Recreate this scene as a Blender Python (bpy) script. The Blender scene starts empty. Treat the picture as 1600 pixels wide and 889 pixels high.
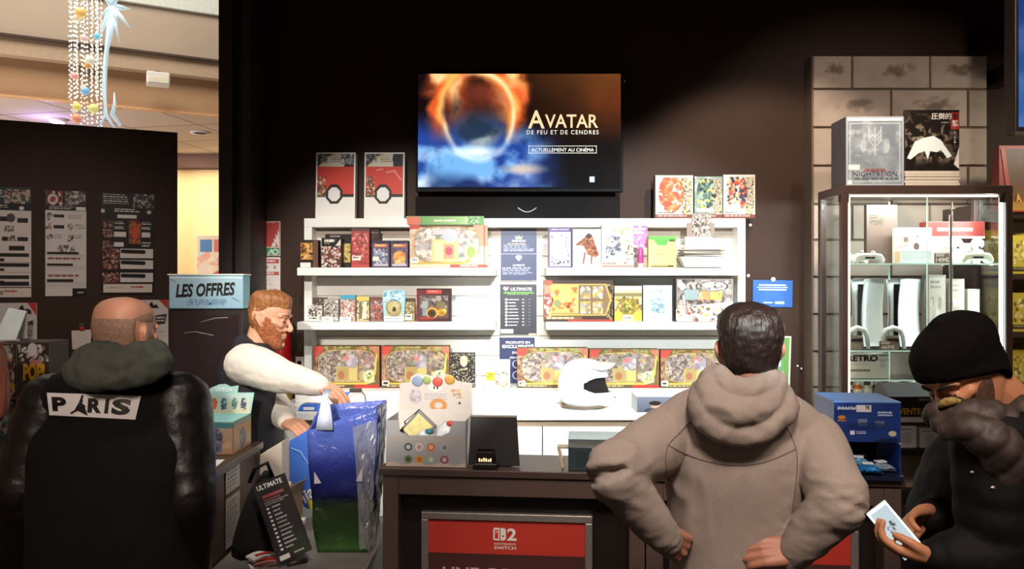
import bpy, bmesh, math, random
import numpy as np
from mathutils import Vector, Matrix, noise as mnoise
from mathutils.bvhtree import BVHTree

C = bpy.context.scene.collection
SC = bpy.context.scene
PI = math.pi
CAMZ = 1.78
F = 1200.0          # focal length in pixels of the 1600 x 889 frame

# ------------------------------------------------------------------ camera, world, exposure, lights
cam_d = bpy.data.cameras.new('camera')
cam_d.sensor_fit = 'HORIZONTAL'
cam_d.sensor_width = 36.0
cam_d.lens = F / 1600.0 * 36.0
cam_d.clip_end = 100
cam = bpy.data.objects.new('camera', cam_d)
C.objects.link(cam)
cam.location = (0, 0, CAMZ)
cam.rotation_euler = (PI / 2, 0, 0)
SC.camera = cam
SC.view_settings.view_transform = 'Standard'
SC.view_settings.look = 'None'
SC.view_settings.gamma = 1.0
SC.view_settings.exposure = 0.0
SC.view_settings.use_curve_mapping = False

wd = bpy.data.worlds.new('world')
SC.world = wd
wd.use_nodes = True
wd.node_tree.nodes['Background'].inputs[0].default_value = (1.0, 0.68, 0.55, 1)
wd.node_tree.nodes['Background'].inputs[1].default_value = 0.11


def aim(o, tgt):
    o.rotation_euler = (Vector(tgt) - o.location).to_track_quat('-Z', 'Y').to_euler()


def spot(loc, tgt, e, col=(1, .9, .78), ang=60, blend=.5, r=.06):
    l = bpy.data.lights.new('ceiling_or_fill_spot', 'SPOT')
    l.energy = e; l.color = col; l.spot_size = math.radians(ang); l.spot_blend = blend; l.shadow_soft_size = r
    o = bpy.data.objects.new('ceiling_or_fill_spot', l); C.objects.link(o); o.location = loc; aim(o, tgt)
    return o


def area(loc, tgt, e, sx, sy, col=(1, .85, .7)):
    l = bpy.data.lights.new('mall_area_light', 'AREA')
    l.energy = e; l.color = col; l.shape = 'RECTANGLE'; l.size = sx; l.size_y = sy
    o = bpy.data.objects.new('mall_area_light', l); C.objects.link(o); o.location = loc; aim(o, tgt)
    return o


# spotlights of the shop ceiling, aimed at the shelf wall, with two lower fill spots
spot((0.75, -1.0, 3.0), (0.75, 4.85, 1.50), 1250, (.86, .97, 1.0), 24, .45)  # added fill from low down, reaching the slatwall between the shelves
spot((0.65, 1.0, 3.65), (0.72, 4.85, 1.50), 330, (.86, .97, 1.0), 36, .35)
spot((-0.55, -1.0, 3.0), (-0.70, 4.85, 1.45), 900, (1, .92, .82), 23, .5)  # added low fill for the left bank of shelves
spot((-0.45, 1.2, 3.65), (-0.70, 4.85, 1.5), 220, (1, .93, .85), 34, .35)
spot((0.1, 2.4, 3.6), (-0.05, 4.6, 1.05), 150, (.95, .97, 1.0), 50, .6)
spot((1.3, 3.0, 3.6), (1.65, 4.95, 1.7), 210, (1, .80, .62), 62, .4)
spot((1.75, 1.9, 3.6), (2.3, 4.6, 2.2), 105, (1, .84, .70), 56, .5)
spot((-1.2, 2.4, 3.6), (-1.15, 3.8, 1.4), 125, (1, .90, .80), 46, .5)
# warm general light over the customers
spot((0.35, 0.3, 3.5), (0.62, 2.1, 1.30), 300, (1, .82, .70), 44, .7, .25)
spot((1.5, 0.5, 3.5), (1.25, 2.0, 1.25), 110, (1, .82, .70), 46, .8, .25)
spot((-0.75, -1.0, 2.7), (-1.2, 2.3, 1.40), 260, (1, .82, .70), 26, .8, .2)  # added in mid-air as fill for the black jacket's back
spot((-1.6, 1.9, 3.6), (-2.5, 4.0, 1.5), 150, (1, .84, .74), 52, .9, .2)
spot((-0.4, 1.3, 3.6), (-0.3, 3.1, .9), 120, (1, .86, .78), 56, .8, .2)
# mall beyond the shop front
area((-5.0, 7.2, 8.5), (-5.5, 10.5, 4.6), 380, 4, 3, (1, .90, .78))
area((-6.5, 13.0, 3.9), (-6.0, 14.0, 0.0), 240, 3, 3, (1, .80, .56))
area((-8.0, 8.5, 1.2), (-7.0, 13.0, 4.4), 170, 3, 2, (1, .86, .74))  # unseen low area light aimed up at the tiled ceiling


# ------------------------------------------------------------------ helpers
def X(px, d): return (px - 800.0) * d / F
def Z(py, d): return CAMZ - (py - 444.5) * d / F
def P(px, py, d): return Vector((X(px, d), d, Z(py, d)))


def lin(c):
    c = np.asarray(c, dtype=float)
    return np.where(c <= .04045, c / 12.92, ((c + .055) / 1.055) ** 2.4)


def rgb(h):
    if isinstance(h, str):
        h = h.lstrip('#')
        return tuple(int(h[i:i + 2], 16) / 255 for i in (0, 2, 4))
    return h


MATS = {}


def mat(name, col, rough=.5, metal=0., var=.06, scale=18., bump=0., bscale=60., spec=.5, emit=0., coat=0., stretch=None):
    """procedural principled material: noise driven colour variation and optional noise bump"""
    if name in MATS: return MATS[name]
    m = bpy.data.materials.new(name); m.use_nodes = True
    nt = m.node_tree; b = nt.nodes['Principled BSDF']
    c = lin(rgb(col))
    tc = nt.nodes.new('ShaderNodeTexCoord')
    src = tc.outputs['Object']
    if stretch:
        mp = nt.nodes.new('ShaderNodeMapping'); mp.inputs['Scale'].default_value = stretch
        nt.links.new(src, mp.inputs[0]); src = mp.outputs[0]
    n = nt.nodes.new('ShaderNodeTexNoise'); n.inputs['Scale'].default_value = scale; n.inputs['Detail'].default_value = 4
    nt.links.new(src, n.inputs['Vector'])
    r = nt.nodes.new('ShaderNodeValToRGB')
    r.color_ramp.elements[0].position = .3; r.color_ramp.elements[1].position = .7
    r.color_ramp.elements[0].color = (*[min(1, x * (1 - var)) for x in c], 1)
    r.color_ramp.elements[1].color = (*[min(1, x * (1 + var)) for x in c], 1)
    nt.links.new(n.outputs['Fac'], r.inputs[0]); nt.links.new(r.outputs[0], b.inputs['Base Color'])
    b.inputs['Roughness'].default_value = rough; b.inputs['Metallic'].default_value = metal
    b.inputs['Specular IOR Level'].default_value = spec
    if coat: b.inputs['Coat Weight'].default_value = coat
    if emit:
        b.inputs['Emission Color'].default_value = (*c, 1); b.inputs['Emission Strength'].default_value = emit
    if bump:
        n2 = nt.nodes.new('ShaderNodeTexNoise'); n2.inputs['Scale'].default_value = bscale; n2.inputs['Detail'].default_value = 5
        nt.links.new(src, n2.inputs['Vector'])
        bp = nt.nodes.new('ShaderNodeBump'); bp.inputs['Strength'].default_value = bump; bp.inputs['Distance'].default_value = .01
        nt.links.new(n2.outputs['Fac'], bp.inputs['Height']); nt.links.new(bp.outputs[0], b.inputs['Normal'])
    MATS[name] = m
    return m


def print_mat(name, rough=.4, emit=0., spec=.4):
    """printed surface: ink colours come from the mesh's colour attribute"""
    if name in MATS: return MATS[name]
    m = bpy.data.materials.new(name); m.use_nodes = True
    nt = m.node_tree; b = nt.nodes['Principled BSDF']
    a = nt.nodes.new('ShaderNodeAttribute'); a.attribute_name = 'ink'
    b.inputs['Roughness'].default_value = rough; b.inputs['Specular IOR Level'].default_value = spec
    if emit:
        b.inputs['Base Color'].default_value = (.01, .01, .01, 1)
        nt.links.new(a.outputs['Color'], b.inputs['Emission Color']); b.inputs['Emission Strength'].default_value = emit
    else:
        nt.links.new(a.outputs['Color'], b.inputs['Base Color'])
    MATS[name] = m
    return m


def glass_mat(name, tint=(.96, 1, .98), refl=.06, opac=0.):
    if name in MATS: return MATS[name]
    m = bpy.data.materials.new(name); m.use_nodes = True
    nt = m.node_tree; nt.nodes.clear()
    out = nt.nodes.new('ShaderNodeOutputMaterial')
    t = nt.nodes.new('ShaderNodeBsdfTransparent'); t.inputs[0].default_value = (*tint, 1)
    g = nt.nodes.new('ShaderNodeBsdfGlossy'); g.inputs['Roughness'].default_value = .03
    lw = nt.nodes.new('ShaderNodeLayerWeight'); lw.inputs[0].default_value = .25
    mx = nt.nodes.new('ShaderNodeMixShader')
    ma = nt.nodes.new('ShaderNodeMath'); ma.operation = 'MULTIPLY_ADD'
    ma.inputs[1].default_value = .6; ma.inputs[2].default_value = refl
    nt.links.new(lw.outputs['Fresnel'], ma.inputs[0]); nt.links.new(ma.outputs[0], mx.inputs[0])
    nt.links.new(t.outputs[0], mx.inputs[1]); nt.links.new(g.outputs[0], mx.inputs[2])
    nt.links.new(mx.outputs[0], out.inputs[0])
    MATS[name] = m
    return m


class MB:
    """mesh collector"""
    def __init__(s): s.v = []; s.f = []; s.smooth = []

    def add(s, vs, fs, smooth=False):
        k = len(s.v); s.v += [tuple(v) for v in vs]
        s.f += [tuple(i + k for i in f) for f in fs]; s.smooth += [smooth] * len(fs)
        return s

    def box(s, x0, x1, y0, y1, z0, z1, M=None):
        vs = [Vector(p) for p in ((x0, y0, z0), (x1, y0, z0), (x1, y1, z0), (x0, y1, z0), (x0, y0, z1), (x1, y0, z1), (x1, y1, z1), (x0, y1, z1))]
        if M is not None: vs = [M @ v for v in vs]
        return s.add(vs, [(0, 3, 2, 1), (4, 5, 6, 7), (0, 1, 5, 4), (1, 2, 6, 5), (2, 3, 7, 6), (3, 0, 4, 7)])

    def hexa(s, b, t):
        """frustum from four bottom and four top corners"""
        return s.add(list(b) + list(t), [(0, 3, 2, 1), (4, 5, 6, 7), (0, 1, 5, 4), (1, 2, 6, 5), (2, 3, 7, 6), (3, 0, 4, 7)])

    def prism(s, pts, y0, y1, M=None):
        """closed outline (x, z), extruded along y"""
        n = len(pts)
        vs = [Vector((p[0], y0, p[1])) for p in pts] + [Vector((p[0], y1, p[1])) for p in pts]
        if M is not None: vs = [M @ v for v in vs]
        return s.add(vs, [tuple(range(n)), tuple(range(2 * n - 1, n - 1, -1))] + [(i, i + n, (i + 1) % n + n, (i + 1) % n) for i in range(n)])

    def tube(s, pts, r, n=8, closed=False):
        pts = [Vector(p) for p in pts]; rings = []; m = len(pts)
        up = Vector((0.13, 0.21, 1)).normalized()
        for i, p in enumerate(pts):
            a = pts[i - 1] if (i or closed) else p
            b = pts[(i + 1) % m] if (i < m - 1 or closed) else p
            t = (b - a).normalized()
            e1 = up - t * up.dot(t)
            if e1.length < .05: e1 = Vector((1, 0, 0)) - t * t.x
            e1.normalize(); e2 = t.cross(e1)
            rr = r[i] if hasattr(r, '__len__') else r
            rings.append([p + (e1 * math.cos(2 * PI * k / n) + e2 * math.sin(2 * PI * k / n)) * rr for k in range(n)])
        vs = [v for q in rings for v in q]; fs = []
        for i in range(m if closed else m - 1):
            j = (i + 1) % m
            for k in range(n):
                fs.append((i * n + k, i * n + (k + 1) % n, j * n + (k + 1) % n, j * n + k))
        if not closed:
            fs.append(tuple(range(n - 1, -1, -1))); fs.append(tuple((m - 1) * n + k for k in range(n)))
        return s.add(vs, fs, True)

    def lathe(s, prof, n=24, M=None):
        vs = []; fs = []; m = len(prof)
        for r, z in prof:
            for k in range(n): vs.append(Vector((r * math.cos(2 * PI * k / n), r * math.sin(2 * PI * k / n), z)))
        for i in range(m - 1):
            for k in range(n):
                fs.append((i * n + k, i * n + (k + 1) % n, (i + 1) * n + (k + 1) % n, (i + 1) * n + k))
        fs.append(tuple(range(n - 1, -1, -1))); fs.append(tuple((m - 1) * n + k for k in range(n)))
        if M is not None: vs = [M @ v for v in vs]
        return s.add(vs, fs, True)

    def ball(s, c, r, n=12, M=None):
        r = r if hasattr(r, '__len__') else (r, r, r); c = Vector(c); vs = []; fs = []; m = n // 2 + 1
        for i in range(m):
            a = -PI / 2 + PI * i / (m - 1); a = max(-PI / 2 + .02, min(PI / 2 - .02, a))
            for k in range(n):
                b = 2 * PI * k / n
                v = Vector((r[0] * math.cos(a) * math.cos(b), r[1] * math.cos(a) * math.sin(b), r[2] * math.sin(a)))
                vs.append(c + (M @ v if M is not None else v))
        for i in range(m - 1):
            for k in range(n):
                fs.append((i * n + k, i * n + (k + 1) % n, (i + 1) * n + (k + 1) % n, (i + 1) * n + k))
        fs.append(tuple(range(n - 1, -1, -1))); fs.append(tuple((m - 1) * n + k for k in range(n)))
        return s.add(vs, fs, True)

    def mesh(s, name):
        me = bpy.data.meshes.new(name); me.from_pydata(s.v, [], s.f)
        me.polygons.foreach_set('use_smooth', s.smooth); me.validate(); me.update()
        return me

    def build(s, name, m, parent=None, loc=(0, 0, 0), rot=(0, 0, 0), bevel=0., label=None):
        o = bpy.data.objects.new(name, s.mesh(name)); C.objects.link(o)
        o.data.materials.append(m); o.location = loc; o.rotation_euler = rot
        if parent is not None: o.parent = parent
        if bevel:
            b = o.modifiers.new('bevel', 'BEVEL'); b.width = bevel; b.segments = 2; b.limit_method = 'ANGLE'
        if label: o['label'] = label
        return o


def tag(o, label, cat, group=None, kind=None):
    o['label'] = label; o['category'] = cat
    if group: o['group'] = group
    if kind: o['kind'] = kind
    return o


def thing(name, label, cat, loc=(0, 0, 0), rz=0., group=None):
    o = bpy.data.objects.new(name, None); C.objects.link(o); o.empty_display_size = .05
    o.location = loc; o.rotation_euler = (0, 0, rz)
    if o.location.z > .05: o.location.z += .001      # rests a hair above what carries it
    return tag(o, label, cat, group)


def struct(name, mb, m, parent=None):
    o = mb.build(name, m, parent)
    if parent is None: o['kind'] = 'structure'
    return o


def copy_tree(o, parent=None):
    c = o.copy(); C.objects.link(c)
    if parent is not None: c.parent = parent
    for ch in list(o.children): copy_tree(ch, c)
    return c


# ------------------------------------------------------------------ printed artwork as painted meshes
class Cv:
    """small canvas (u right, v down, both 0..1) painted in sRGB, later carried by the vertices of a grid"""
    def __init__(s, nx, ny, c='808080', seed=0):
        s.nx = max(4, int(nx)); s.ny = max(4, int(ny)); s.a = np.zeros((s.ny, s.nx, 3)); s.a[:] = rgb(c)
        s.u, s.v = np.meshgrid((np.arange(s.nx)) / (s.nx - 1), (np.arange(s.ny)) / (s.ny - 1))
        s.r = np.random.default_rng(seed)

    def put(s, m, c, al=1.):
        m = np.clip(m, 0, 1)[..., None] * al; s.a = s.a * (1 - m) + np.array(rgb(c)) * m; return s

    def rect(s, u0, v0, u1, v1, c, al=1.):
        return s.put(((s.u >= u0) & (s.u <= u1) & (s.v >= v0) & (s.v <= v1)).astype(float), c, al)

    def ell(s, cu, cv, ru, rv, c, al=1., soft=.12):
        q = np.sqrt(((s.u - cu) / ru) ** 2 + ((s.v - cv) / rv) ** 2); return s.put((1 - q) / soft + .5, c, al)

    def ring(s, cu, cv, ru, rv, w, c, al=1.):
        q = np.sqrt(((s.u - cu) / ru) ** 2 + ((s.v - cv) / rv) ** 2); return s.put(1.5 - abs(q - 1) / w, c, al)

    def poly(s, pts, c, al=1.):
        m = np.zeros(s.u.shape, bool); n = len(pts)
        for i in range(n):
            (x0, y0), (x1, y1) = pts[i], pts[(i + 1) % n]
            if y0 == y1: continue
            m ^= ((s.v >= min(y0, y1)) & (s.v < max(y0, y1)) & (s.u < x0 + (s.v - y0) * (x1 - x0) / (y1 - y0)))
        return s.put(m.astype(float), c, al)

    def line(s, pts, w, c, al=1.):
        asp = s.ny / s.nx
        for (x0, y0), (x1, y1) in zip(pts[:-1], pts[1:]):
            dx, dy = x1 - x0, (y1 - y0) * asp; L = dx * dx + dy * dy + 1e-9
            t = np.clip(((s.u - x0) * dx + (s.v - y0) * asp * dy) / L, 0, 1)
            dd = np.hypot(s.u - x0 - t * dx, (s.v - y0) * asp - t * dy); s.put((w - dd) * s.nx + .5, c, al)
        return s

    def grad(s, u0, v0, u1, v1, c0, c1, vertical=True):
        t = np.clip((s.v - v0) / (v1 - v0) if vertical else (s.u - u0) / (u1 - u0), 0, 1)[..., None]
        m = ((s.u >= u0) & (s.u <= u1) & (s.v >= v0) & (s.v <= v1))[..., None]
        s.a = np.where(m, np.array(rgb(c0)) * (1 - t) + np.array(rgb(c1)) * t, s.a); return s

    def noise(s, sc, oct=4):
        out = np.zeros(s.u.shape); amp = 1.; tot = 0
        asp = s.ny / s.nx
        for o in range(oct):
            n = int(sc * 2 ** o) + 2; ny = max(2, int(n * asp) + 2); g = s.r.random((ny, n))
            x = s.u * (n - 1.001); y = s.v * (ny - 1.001); i = x.astype(int); j = y.astype(int); fx = x - i; fy = y - j
            fx = fx * fx * (3 - 2 * fx); fy = fy * fy * (3 - 2 * fy)
            out += amp * ((g[j, i] * (1 - fx) + g[j, i + 1] * fx) * (1 - fy) + (g[j + 1, i] * (1 - fx) + g[j + 1, i + 1] * fx) * fy)
            tot += amp; amp *= .5
        return out / tot

    def blots(s, u0, v0, u1, v1, pal, n, size=.1, al=.9, mask=None):
        keep = s.a.copy(); asp = s.nx / s.ny
        if n >= 12: size *= .6; n = int(n * 2.2)
        for _ in range(n):
            c = pal[s.r.integers(len(pal))]; cu = s.r.uniform(u0, u1); cv = s.r.uniform(v0, v1)
            a = s.r.uniform(.3, 1) * size; b = s.r.uniform(.25, .9) * size; th = s.r.uniform(0, PI)
            du = (s.u - cu); dv = (s.v - cv) / asp
            p = du * math.cos(th) + dv * math.sin(th); q = -du * math.sin(th) + dv * math.cos(th)
            s.put((1 - np.sqrt((p / a) ** 2 + (q / b) ** 2)) / .25 + .5, c, al)
        m = ((s.u >= u0) & (s.u <= u1) & (s.v >= v0) & (s.v <= v1))
        if mask is not None: m &= mask
        s.a = np.where(m[..., None], s.a, keep); return s

    def bars(s, u0, v0, u1, v1, rows, c, al=1., fill=.5, ragged=.3, words=True):
        for i in range(rows):
            va = v0 + (v1 - v0) * i / rows; vb = va + (v1 - v0) / rows * fill
            ue = u1 - (u1 - u0) * s.r.uniform(0, ragged); u = u0
            if not words: s.rect(u, va, ue, vb, c, al); continue
            while u < ue:
                w = s.r.uniform(.06, .2) * (u1 - u0); s.rect(u, va, min(u + w, ue), vb, c, al); u += w + .03 * (u1 - u0)
        return s

    def arch(s, u0, v0, u1, v1, k=.3):
        """mask of a rounded window"""
        cu, cv = (u0 + u1) / 2, (v0 + v1) / 2
        return (abs((s.u - cu) / ((u1 - u0) / 2)) ** 3.4 + abs((s.v - cv) / ((v1 - v0) / 2)) ** 3.4) < 1

    def mask(s, m, c, al=1.): return s.put(m.astype(float), c, al)

    def border(s, w, c, al=1.):
        h = w * s.nx / s.ny
        return s.put(((s.u < w) | (s.u > 1 - w) | (s.v < h) | (s.v > 1 - h)).astype(float), c, al)


def grid_mesh(name, cv, w, h, bend=None):
    nx, ny = cv.nx, cv.ny
    x = (cv.u - .5) * w; z = (1 - cv.v) * h; y = np.zeros_like(x)
    if bend is not None: x, y, z = bend(x, y, z)
    co = np.stack([x, y, z], -1).reshape(-1, 3)
    idx = np.arange(nx * ny).reshape(ny, nx)
    q = np.stack([idx[1:, :-1], idx[1:, 1:], idx[:-1, 1:], idx[:-1, :-1]], -1).reshape(-1, 4)
    me = bpy.data.meshes.new(name)
    me.vertices.add(len(co)); me.vertices.foreach_set('co', co.ravel())
    me.loops.add(q.size); me.loops.foreach_set('vertex_index', q.ravel())
    me.polygons.add(len(q)); me.polygons.foreach_set('loop_start', np.arange(0, q.size, 4))
    me.update(calc_edges=True); me.validate()
    at = me.color_attributes.new('ink', 'FLOAT_COLOR', 'POINT')
    ink = np.clip(cv.a, 0, 1); ink = .86 * ink + .14 * ink.mean(-1, keepdims=True)
    col = np.ones((nx * ny, 4)); col[:, :3] = lin(ink).reshape(-1, 3)
    at.data.foreach_set('color', col.ravel().astype(np.float32))
    return me


def panel(name, cv, w, h, parent, loc=(0, 0, 0), rot=(0, 0, 0), m=None, label=None, bend=None):
    """printed sheet: bottom edge centred on loc, facing -y"""
    o = bpy.data.objects.new(name, grid_mesh(name, cv, w, h, bend)); C.objects.link(o)
    o.data.materials.append(m or print_mat('printed ink')); o.location = loc; o.rotation_euler = rot
    if parent is not None: o.parent = parent
    if label: o['label'] = label
    return o


def text_mesh(body, w=None, h=None, bold=0., shear=0., ext=.0, spacing=1.):
    cu = bpy.data.curves.new('lettering', 'FONT'); cu.body = body; cu.size = 1; cu.offset = bold; cu.shear = shear
    cu.space_character = spacing; cu.resolution_u = 3; cu.extrude = ext
    ob = bpy.data.objects.new('lettering', cu); C.objects.link(ob)
    dg = bpy.context.evaluated_depsgraph_get(); dg.update()
    me = bpy.data.meshes.new_from_object(ob.evaluated_get(dg))
    bpy.data.objects.remove(ob); bpy.data.curves.remove(cu)
    n = len(me.vertices); co = np.zeros(n * 3); me.vertices.foreach_get('co', co); co = co.reshape(-1, 3)
    if n:
        lo = co.min(0); hi = co.max(0)
        sx = w / (hi[0] - lo[0]) if w else None; sy = h / (hi[1] - lo[1]) if h else None
        sx = sx or sy; sy = sy or sx
        q = np.zeros_like(co); q[:, 0] = (co[:, 0] - (lo[0] + hi[0]) / 2) * sx; q[:, 2] = (co[:, 1] - lo[1]) * sy
        q[:, 1] = -(co[:, 2] - lo[2]) * .002 / max(1e-6, hi[2] - lo[2]) if ext else 0
        me.vertices.foreach_set('co', q.ravel()); me.update()
    return me


def text(name, body, w, h, m, parent, loc, rot=(0, 0, 0), bold=.0, shear=0., spacing=1., label=None):
    """flat lettering: bottom edge centred on loc, facing -y"""
    me = text_mesh(body, w, h, bold, shear, 0., spacing); me.name = name
    o = bpy.data.objects.new(name, me); C.objects.link(o)
    me.materials.clear(); me.materials.append(m); o.location = loc; o.rotation_euler = rot
    if parent is not None: o.parent = parent
    if label: o['label'] = label
    return o


def eval_mesh(o):
    dg = bpy.context.evaluated_depsgraph_get(); dg.update()
    return bpy.data.meshes.new_from_object(o.evaluated_get(dg))
# ------------------------------------------------------------------ materials of the room
M_dark = mat('matt black wall paint', '38251c', .66, var=.12, scale=3, bump=.05, bscale=180, spec=.3)
M_black = mat('black laminate', '1d1615', .45, var=.1, scale=6)
M_brown = mat('brown grey laminate', '55453f', .5, var=.08, scale=5, bump=.03)
M_white = mat('white shelf laminate', 'f1f1ec', .42, var=.02, scale=4)
M_whitew = mat('white slatwall', 'ece9e2', .5, var=.03, scale=4)
M_floor = mat('dark vinyl floor', '3a322e', .45, var=.15, scale=8)
M_alu = mat('brushed aluminium', 'b9b2ab', .38, .75, var=.06, scale=30)
M_metal = mat('dark grey metal', '3a3433', .4, .5)
M_desk = mat('grey desk laminate', '77716c', .5, var=.05, scale=12)
M_paper = mat('white paper', 'ece8e0', .7, var=.03)
M_card = mat('brown cardboard', 'b59673', .8, var=.08, scale=25)
M_glass = glass_mat('clear cabinet glass', (.97, 1, .985), .035)
M_plast = glass_mat('clear plastic', (.97, .98, 1), .12)
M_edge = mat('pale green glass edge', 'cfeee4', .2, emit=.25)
M_led = mat('lit white strip', 'f4fffb', .5, emit=3.2)
M_ledw = mat('lit warm strip', 'ffe9d0', .5, emit=1.6)
M_wtxt = mat('white ink', 'f4f1ea', .5)
M_btxt = mat('black ink', '15110f', .5)
M_ytxt = mat('yellow ink', 'e8c02e', .5)
M_rtxt = mat('red ink', 'c22a22', .5)
M_etxt = mat('lit white lettering', 'fff6e6', .5, emit=1.0)
M_gold = mat('lit gold lettering', 'ffe2b0', .5, emit=1.0)
INK = print_mat('printed ink')
GLOSS = print_mat('glossy printed ink', .45, 0, .22)

# ------------------------------------------------------------------ setting
struct('floor', MB().box(-12, 5, -2, 20, -.1, 0), M_floor)
struct('ceiling', MB().box(-2.3, 5, -2, 5.1, 3.75, 3.85), mat('black ceiling', '1a1513', .8))
struct('wall_back', MB().box(-1.62, 5, 5.0, 5.12, 0, 3.75), M_dark)
struct('wall_right', MB().box(4.6, 4.7, -2, 5.0, 0, 3.75), M_dark)
# dark pilaster where the shop opens on to the mall, with two slim steps
struct('trim_1', MB().box(-1.78, -1.70, 4.66, 5.1, 0, 3.75).box(-1.70, -1.645, 4.72, 5.1, 0, 3.75)
       .box(-1.645, -1.595, 4.68, 5.0, 0, 3.75), mat('dark pilaster', '2b1f1d', .5, var=.1))
# partition of the shop on the left, running away to the right
pA = Vector((-3.45, 4.02, 0)); pB = Vector((-2.025, 4.65, 0))
pdir = (pB - pA).normalized(); pn = Vector((pdir.y, -pdir.x, 0))
pyaw = math.atan2(pdir.y, pdir.x)
PM = Matrix.Translation(pA) @ Matrix.Rotation(pyaw, 4, 'Z')
plen = (pB - pA).length
struct('wall_left', MB().box(0, plen, 0, .07, 0, 2.70, PM), M_dark)


def on_partition(px, py):
    """point of the partition's face seen at a pixel"""
    r = Vector(((px - 800) / F, 1, -(py - 444.5) / F)); o = Vector((0, 0, CAMZ))
    t = (pA - o).dot(pn) / r.dot(pn); return o + r * t


# mall: stepped fascia of the gallery, tiled ceiling under it, far shop front
mA = Vector((-9.8, 8.35, 0)); mdir = Vector((.237, .122, 0)).normalized(); myaw = math.atan2(mdir.y, mdir.x)
MM = Matrix.Translation(Vector((-.667 * 10, 10, 0))) @ Matrix.Rotation(myaw, 4, 'Z')
M_beige = mat('beige fascia paint', 'b3a391', .8, var=.03, scale=1)
M_tan = mat('tan fascia paint', 'b28f6d', .8, var=.05, scale=1)
M_line = mat('dark reveal', '4a3a30', .8)
struct('wall_mall', MB().box(-4, 9, 0, .5, 5.06, 5.70, MM), M_beige)
struct('trim_2', MB().box(-4, 9, -.02, .5, 5.03, 5.06, MM), M_line)
struct('trim_3', MB().box(-4, 9, .05, .6, 4.80, 5.03, MM), mat('warm beige fascia', 'b9a28a', .8))
struct('trim_4', MB().box(-4, 9, .22, .8, 4.285, 4.80, MM), M_tan)
struct('trim_5', MB().box(-4, 9, .18, .25, 4.27, 4.30, MM), mat('orange edge strip', 'd8a878', .5))
struct('trim_6', MB().box(-4, 9, -.06, .4, 5.70, 8.2, MM), mat('pale balcony front', 'd3dad2', .7))
# tiled ceiling: one slab with grooves between the tiles
tm = bpy.data.materials.new('ceiling tiles'); tm.use_nodes = True
_nt = tm.node_tree; _b = _nt.nodes['Principled BSDF']; _tc = _nt.nodes.new('ShaderNodeTexCoord')
_br = _nt.nodes.new('ShaderNodeTexBrick'); _br.offset = 0
_br.inputs['Color1'].default_value = (*lin(rgb('cfc2b4')), 1); _br.inputs['Color2'].default_value = (*lin(rgb('c6b8a9')), 1)
_br.inputs['Mortar'].default_value = (*lin(rgb('8d7f74')), 1); _br.inputs['Scale'].default_value = 1
_br.inputs['Brick Width'].default_value = 1.2; _br.inputs['Row Height'].default_value = 1.2; _br.inputs['Mortar Size'].default_value = .018
_mp = _nt.nodes.new('ShaderNodeMapping'); _mp.inputs['Rotation'].default_value = (0, 0, .2)
_nt.links.new(_tc.outputs['Object'], _mp.inputs[0]); _nt.links.new(_mp.outputs[0], _br.inputs['Vector'])
_nt.links.new(_br.outputs[0], _b.inputs['Base Color']); _b.inputs['Roughness'].default_value = .8
struct('ceiling_mall', MB().box(-4, 12, .25, 9, 4.28, 4.4, MM), tm)
struct('wall_far', MB().box(-14, -2, 15.0, 15.2, 0, 4.28), mat('cream shop wall', 'e9d3a4', .8, var=.06, scale=.7))
struct('trim_7', MB().box(-9, -1, 14.7, 15.0, 4.02, 4.28), mat('dark wooden cornice', '40201a', .6))
struct('wall_partition', MB().box(-6.62, -6.40, 14.2, 14.4, 2.55, 4.2), mat('red shop pier', '9c2f22', .6))
struct('trim_8', MB().box(-6.62, -6.40, 14.2, 14.4, 0, 2.55), M_black)
# round downlight recessed in the mall ceiling
dl = thing('downlight', 'round lit downlight set in the tiled mall ceiling', 'ceiling light', P(313, 216, 12.6))
dl.location.z = 4.28
MB().lathe([(.16, -.02), (.16, 0), (.11, 0), (.11, -.02)], 24).build('rim', M_white, dl)
MB().lathe([(.105, -.012), (.105, -.004)], 24).build('lens', mat('lit lamp lens', 'fff2dc', .4, emit=4), dl)
dl2 = thing('downlight', 'small violet spotlight glowing on the ceiling tiles near the hanging lights', 'ceiling light', P(91, 152, 11.6)); dl2.location.z = 4.28
MB().lathe([(.12, -.05), (.12, 0)], 24).build('rim', M_white, dl2)
MB().ball((0, 0, -.05), (.09, .09, .05)).build('lens', mat('lit violet lens', 'dfe0ff', .4, emit=3), dl2)
pl = bpy.data.lights.new('violet_spot', 'POINT'); pl.energy = 14; pl.color = (.45, .35, 1); pl.shadow_soft_size = .1
plo = bpy.data.objects.new('violet_spot', pl); C.objects.link(plo); plo.location = P(75, 158, 11.5); plo.location.z = 4.0
# white box hanging under the fascia
eb = thing('emergency_light', 'white box lamp fixed to the tan mall fascia', 'lamp', P(247, 134, 10.6), myaw)
MB().box(-.145, .145, -.10, .12, 0, .17).build('housing', M_white, eb, bevel=.015)
MB().box(-.125, .125, -.108, -.10, .02, .10).build('diffuser', mat('milky diffuser', 'f0ead8', .4), eb)
MB().box(-.03, .03, .0, .22, .17, .20).build('bracket', M_metal, eb)

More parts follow.
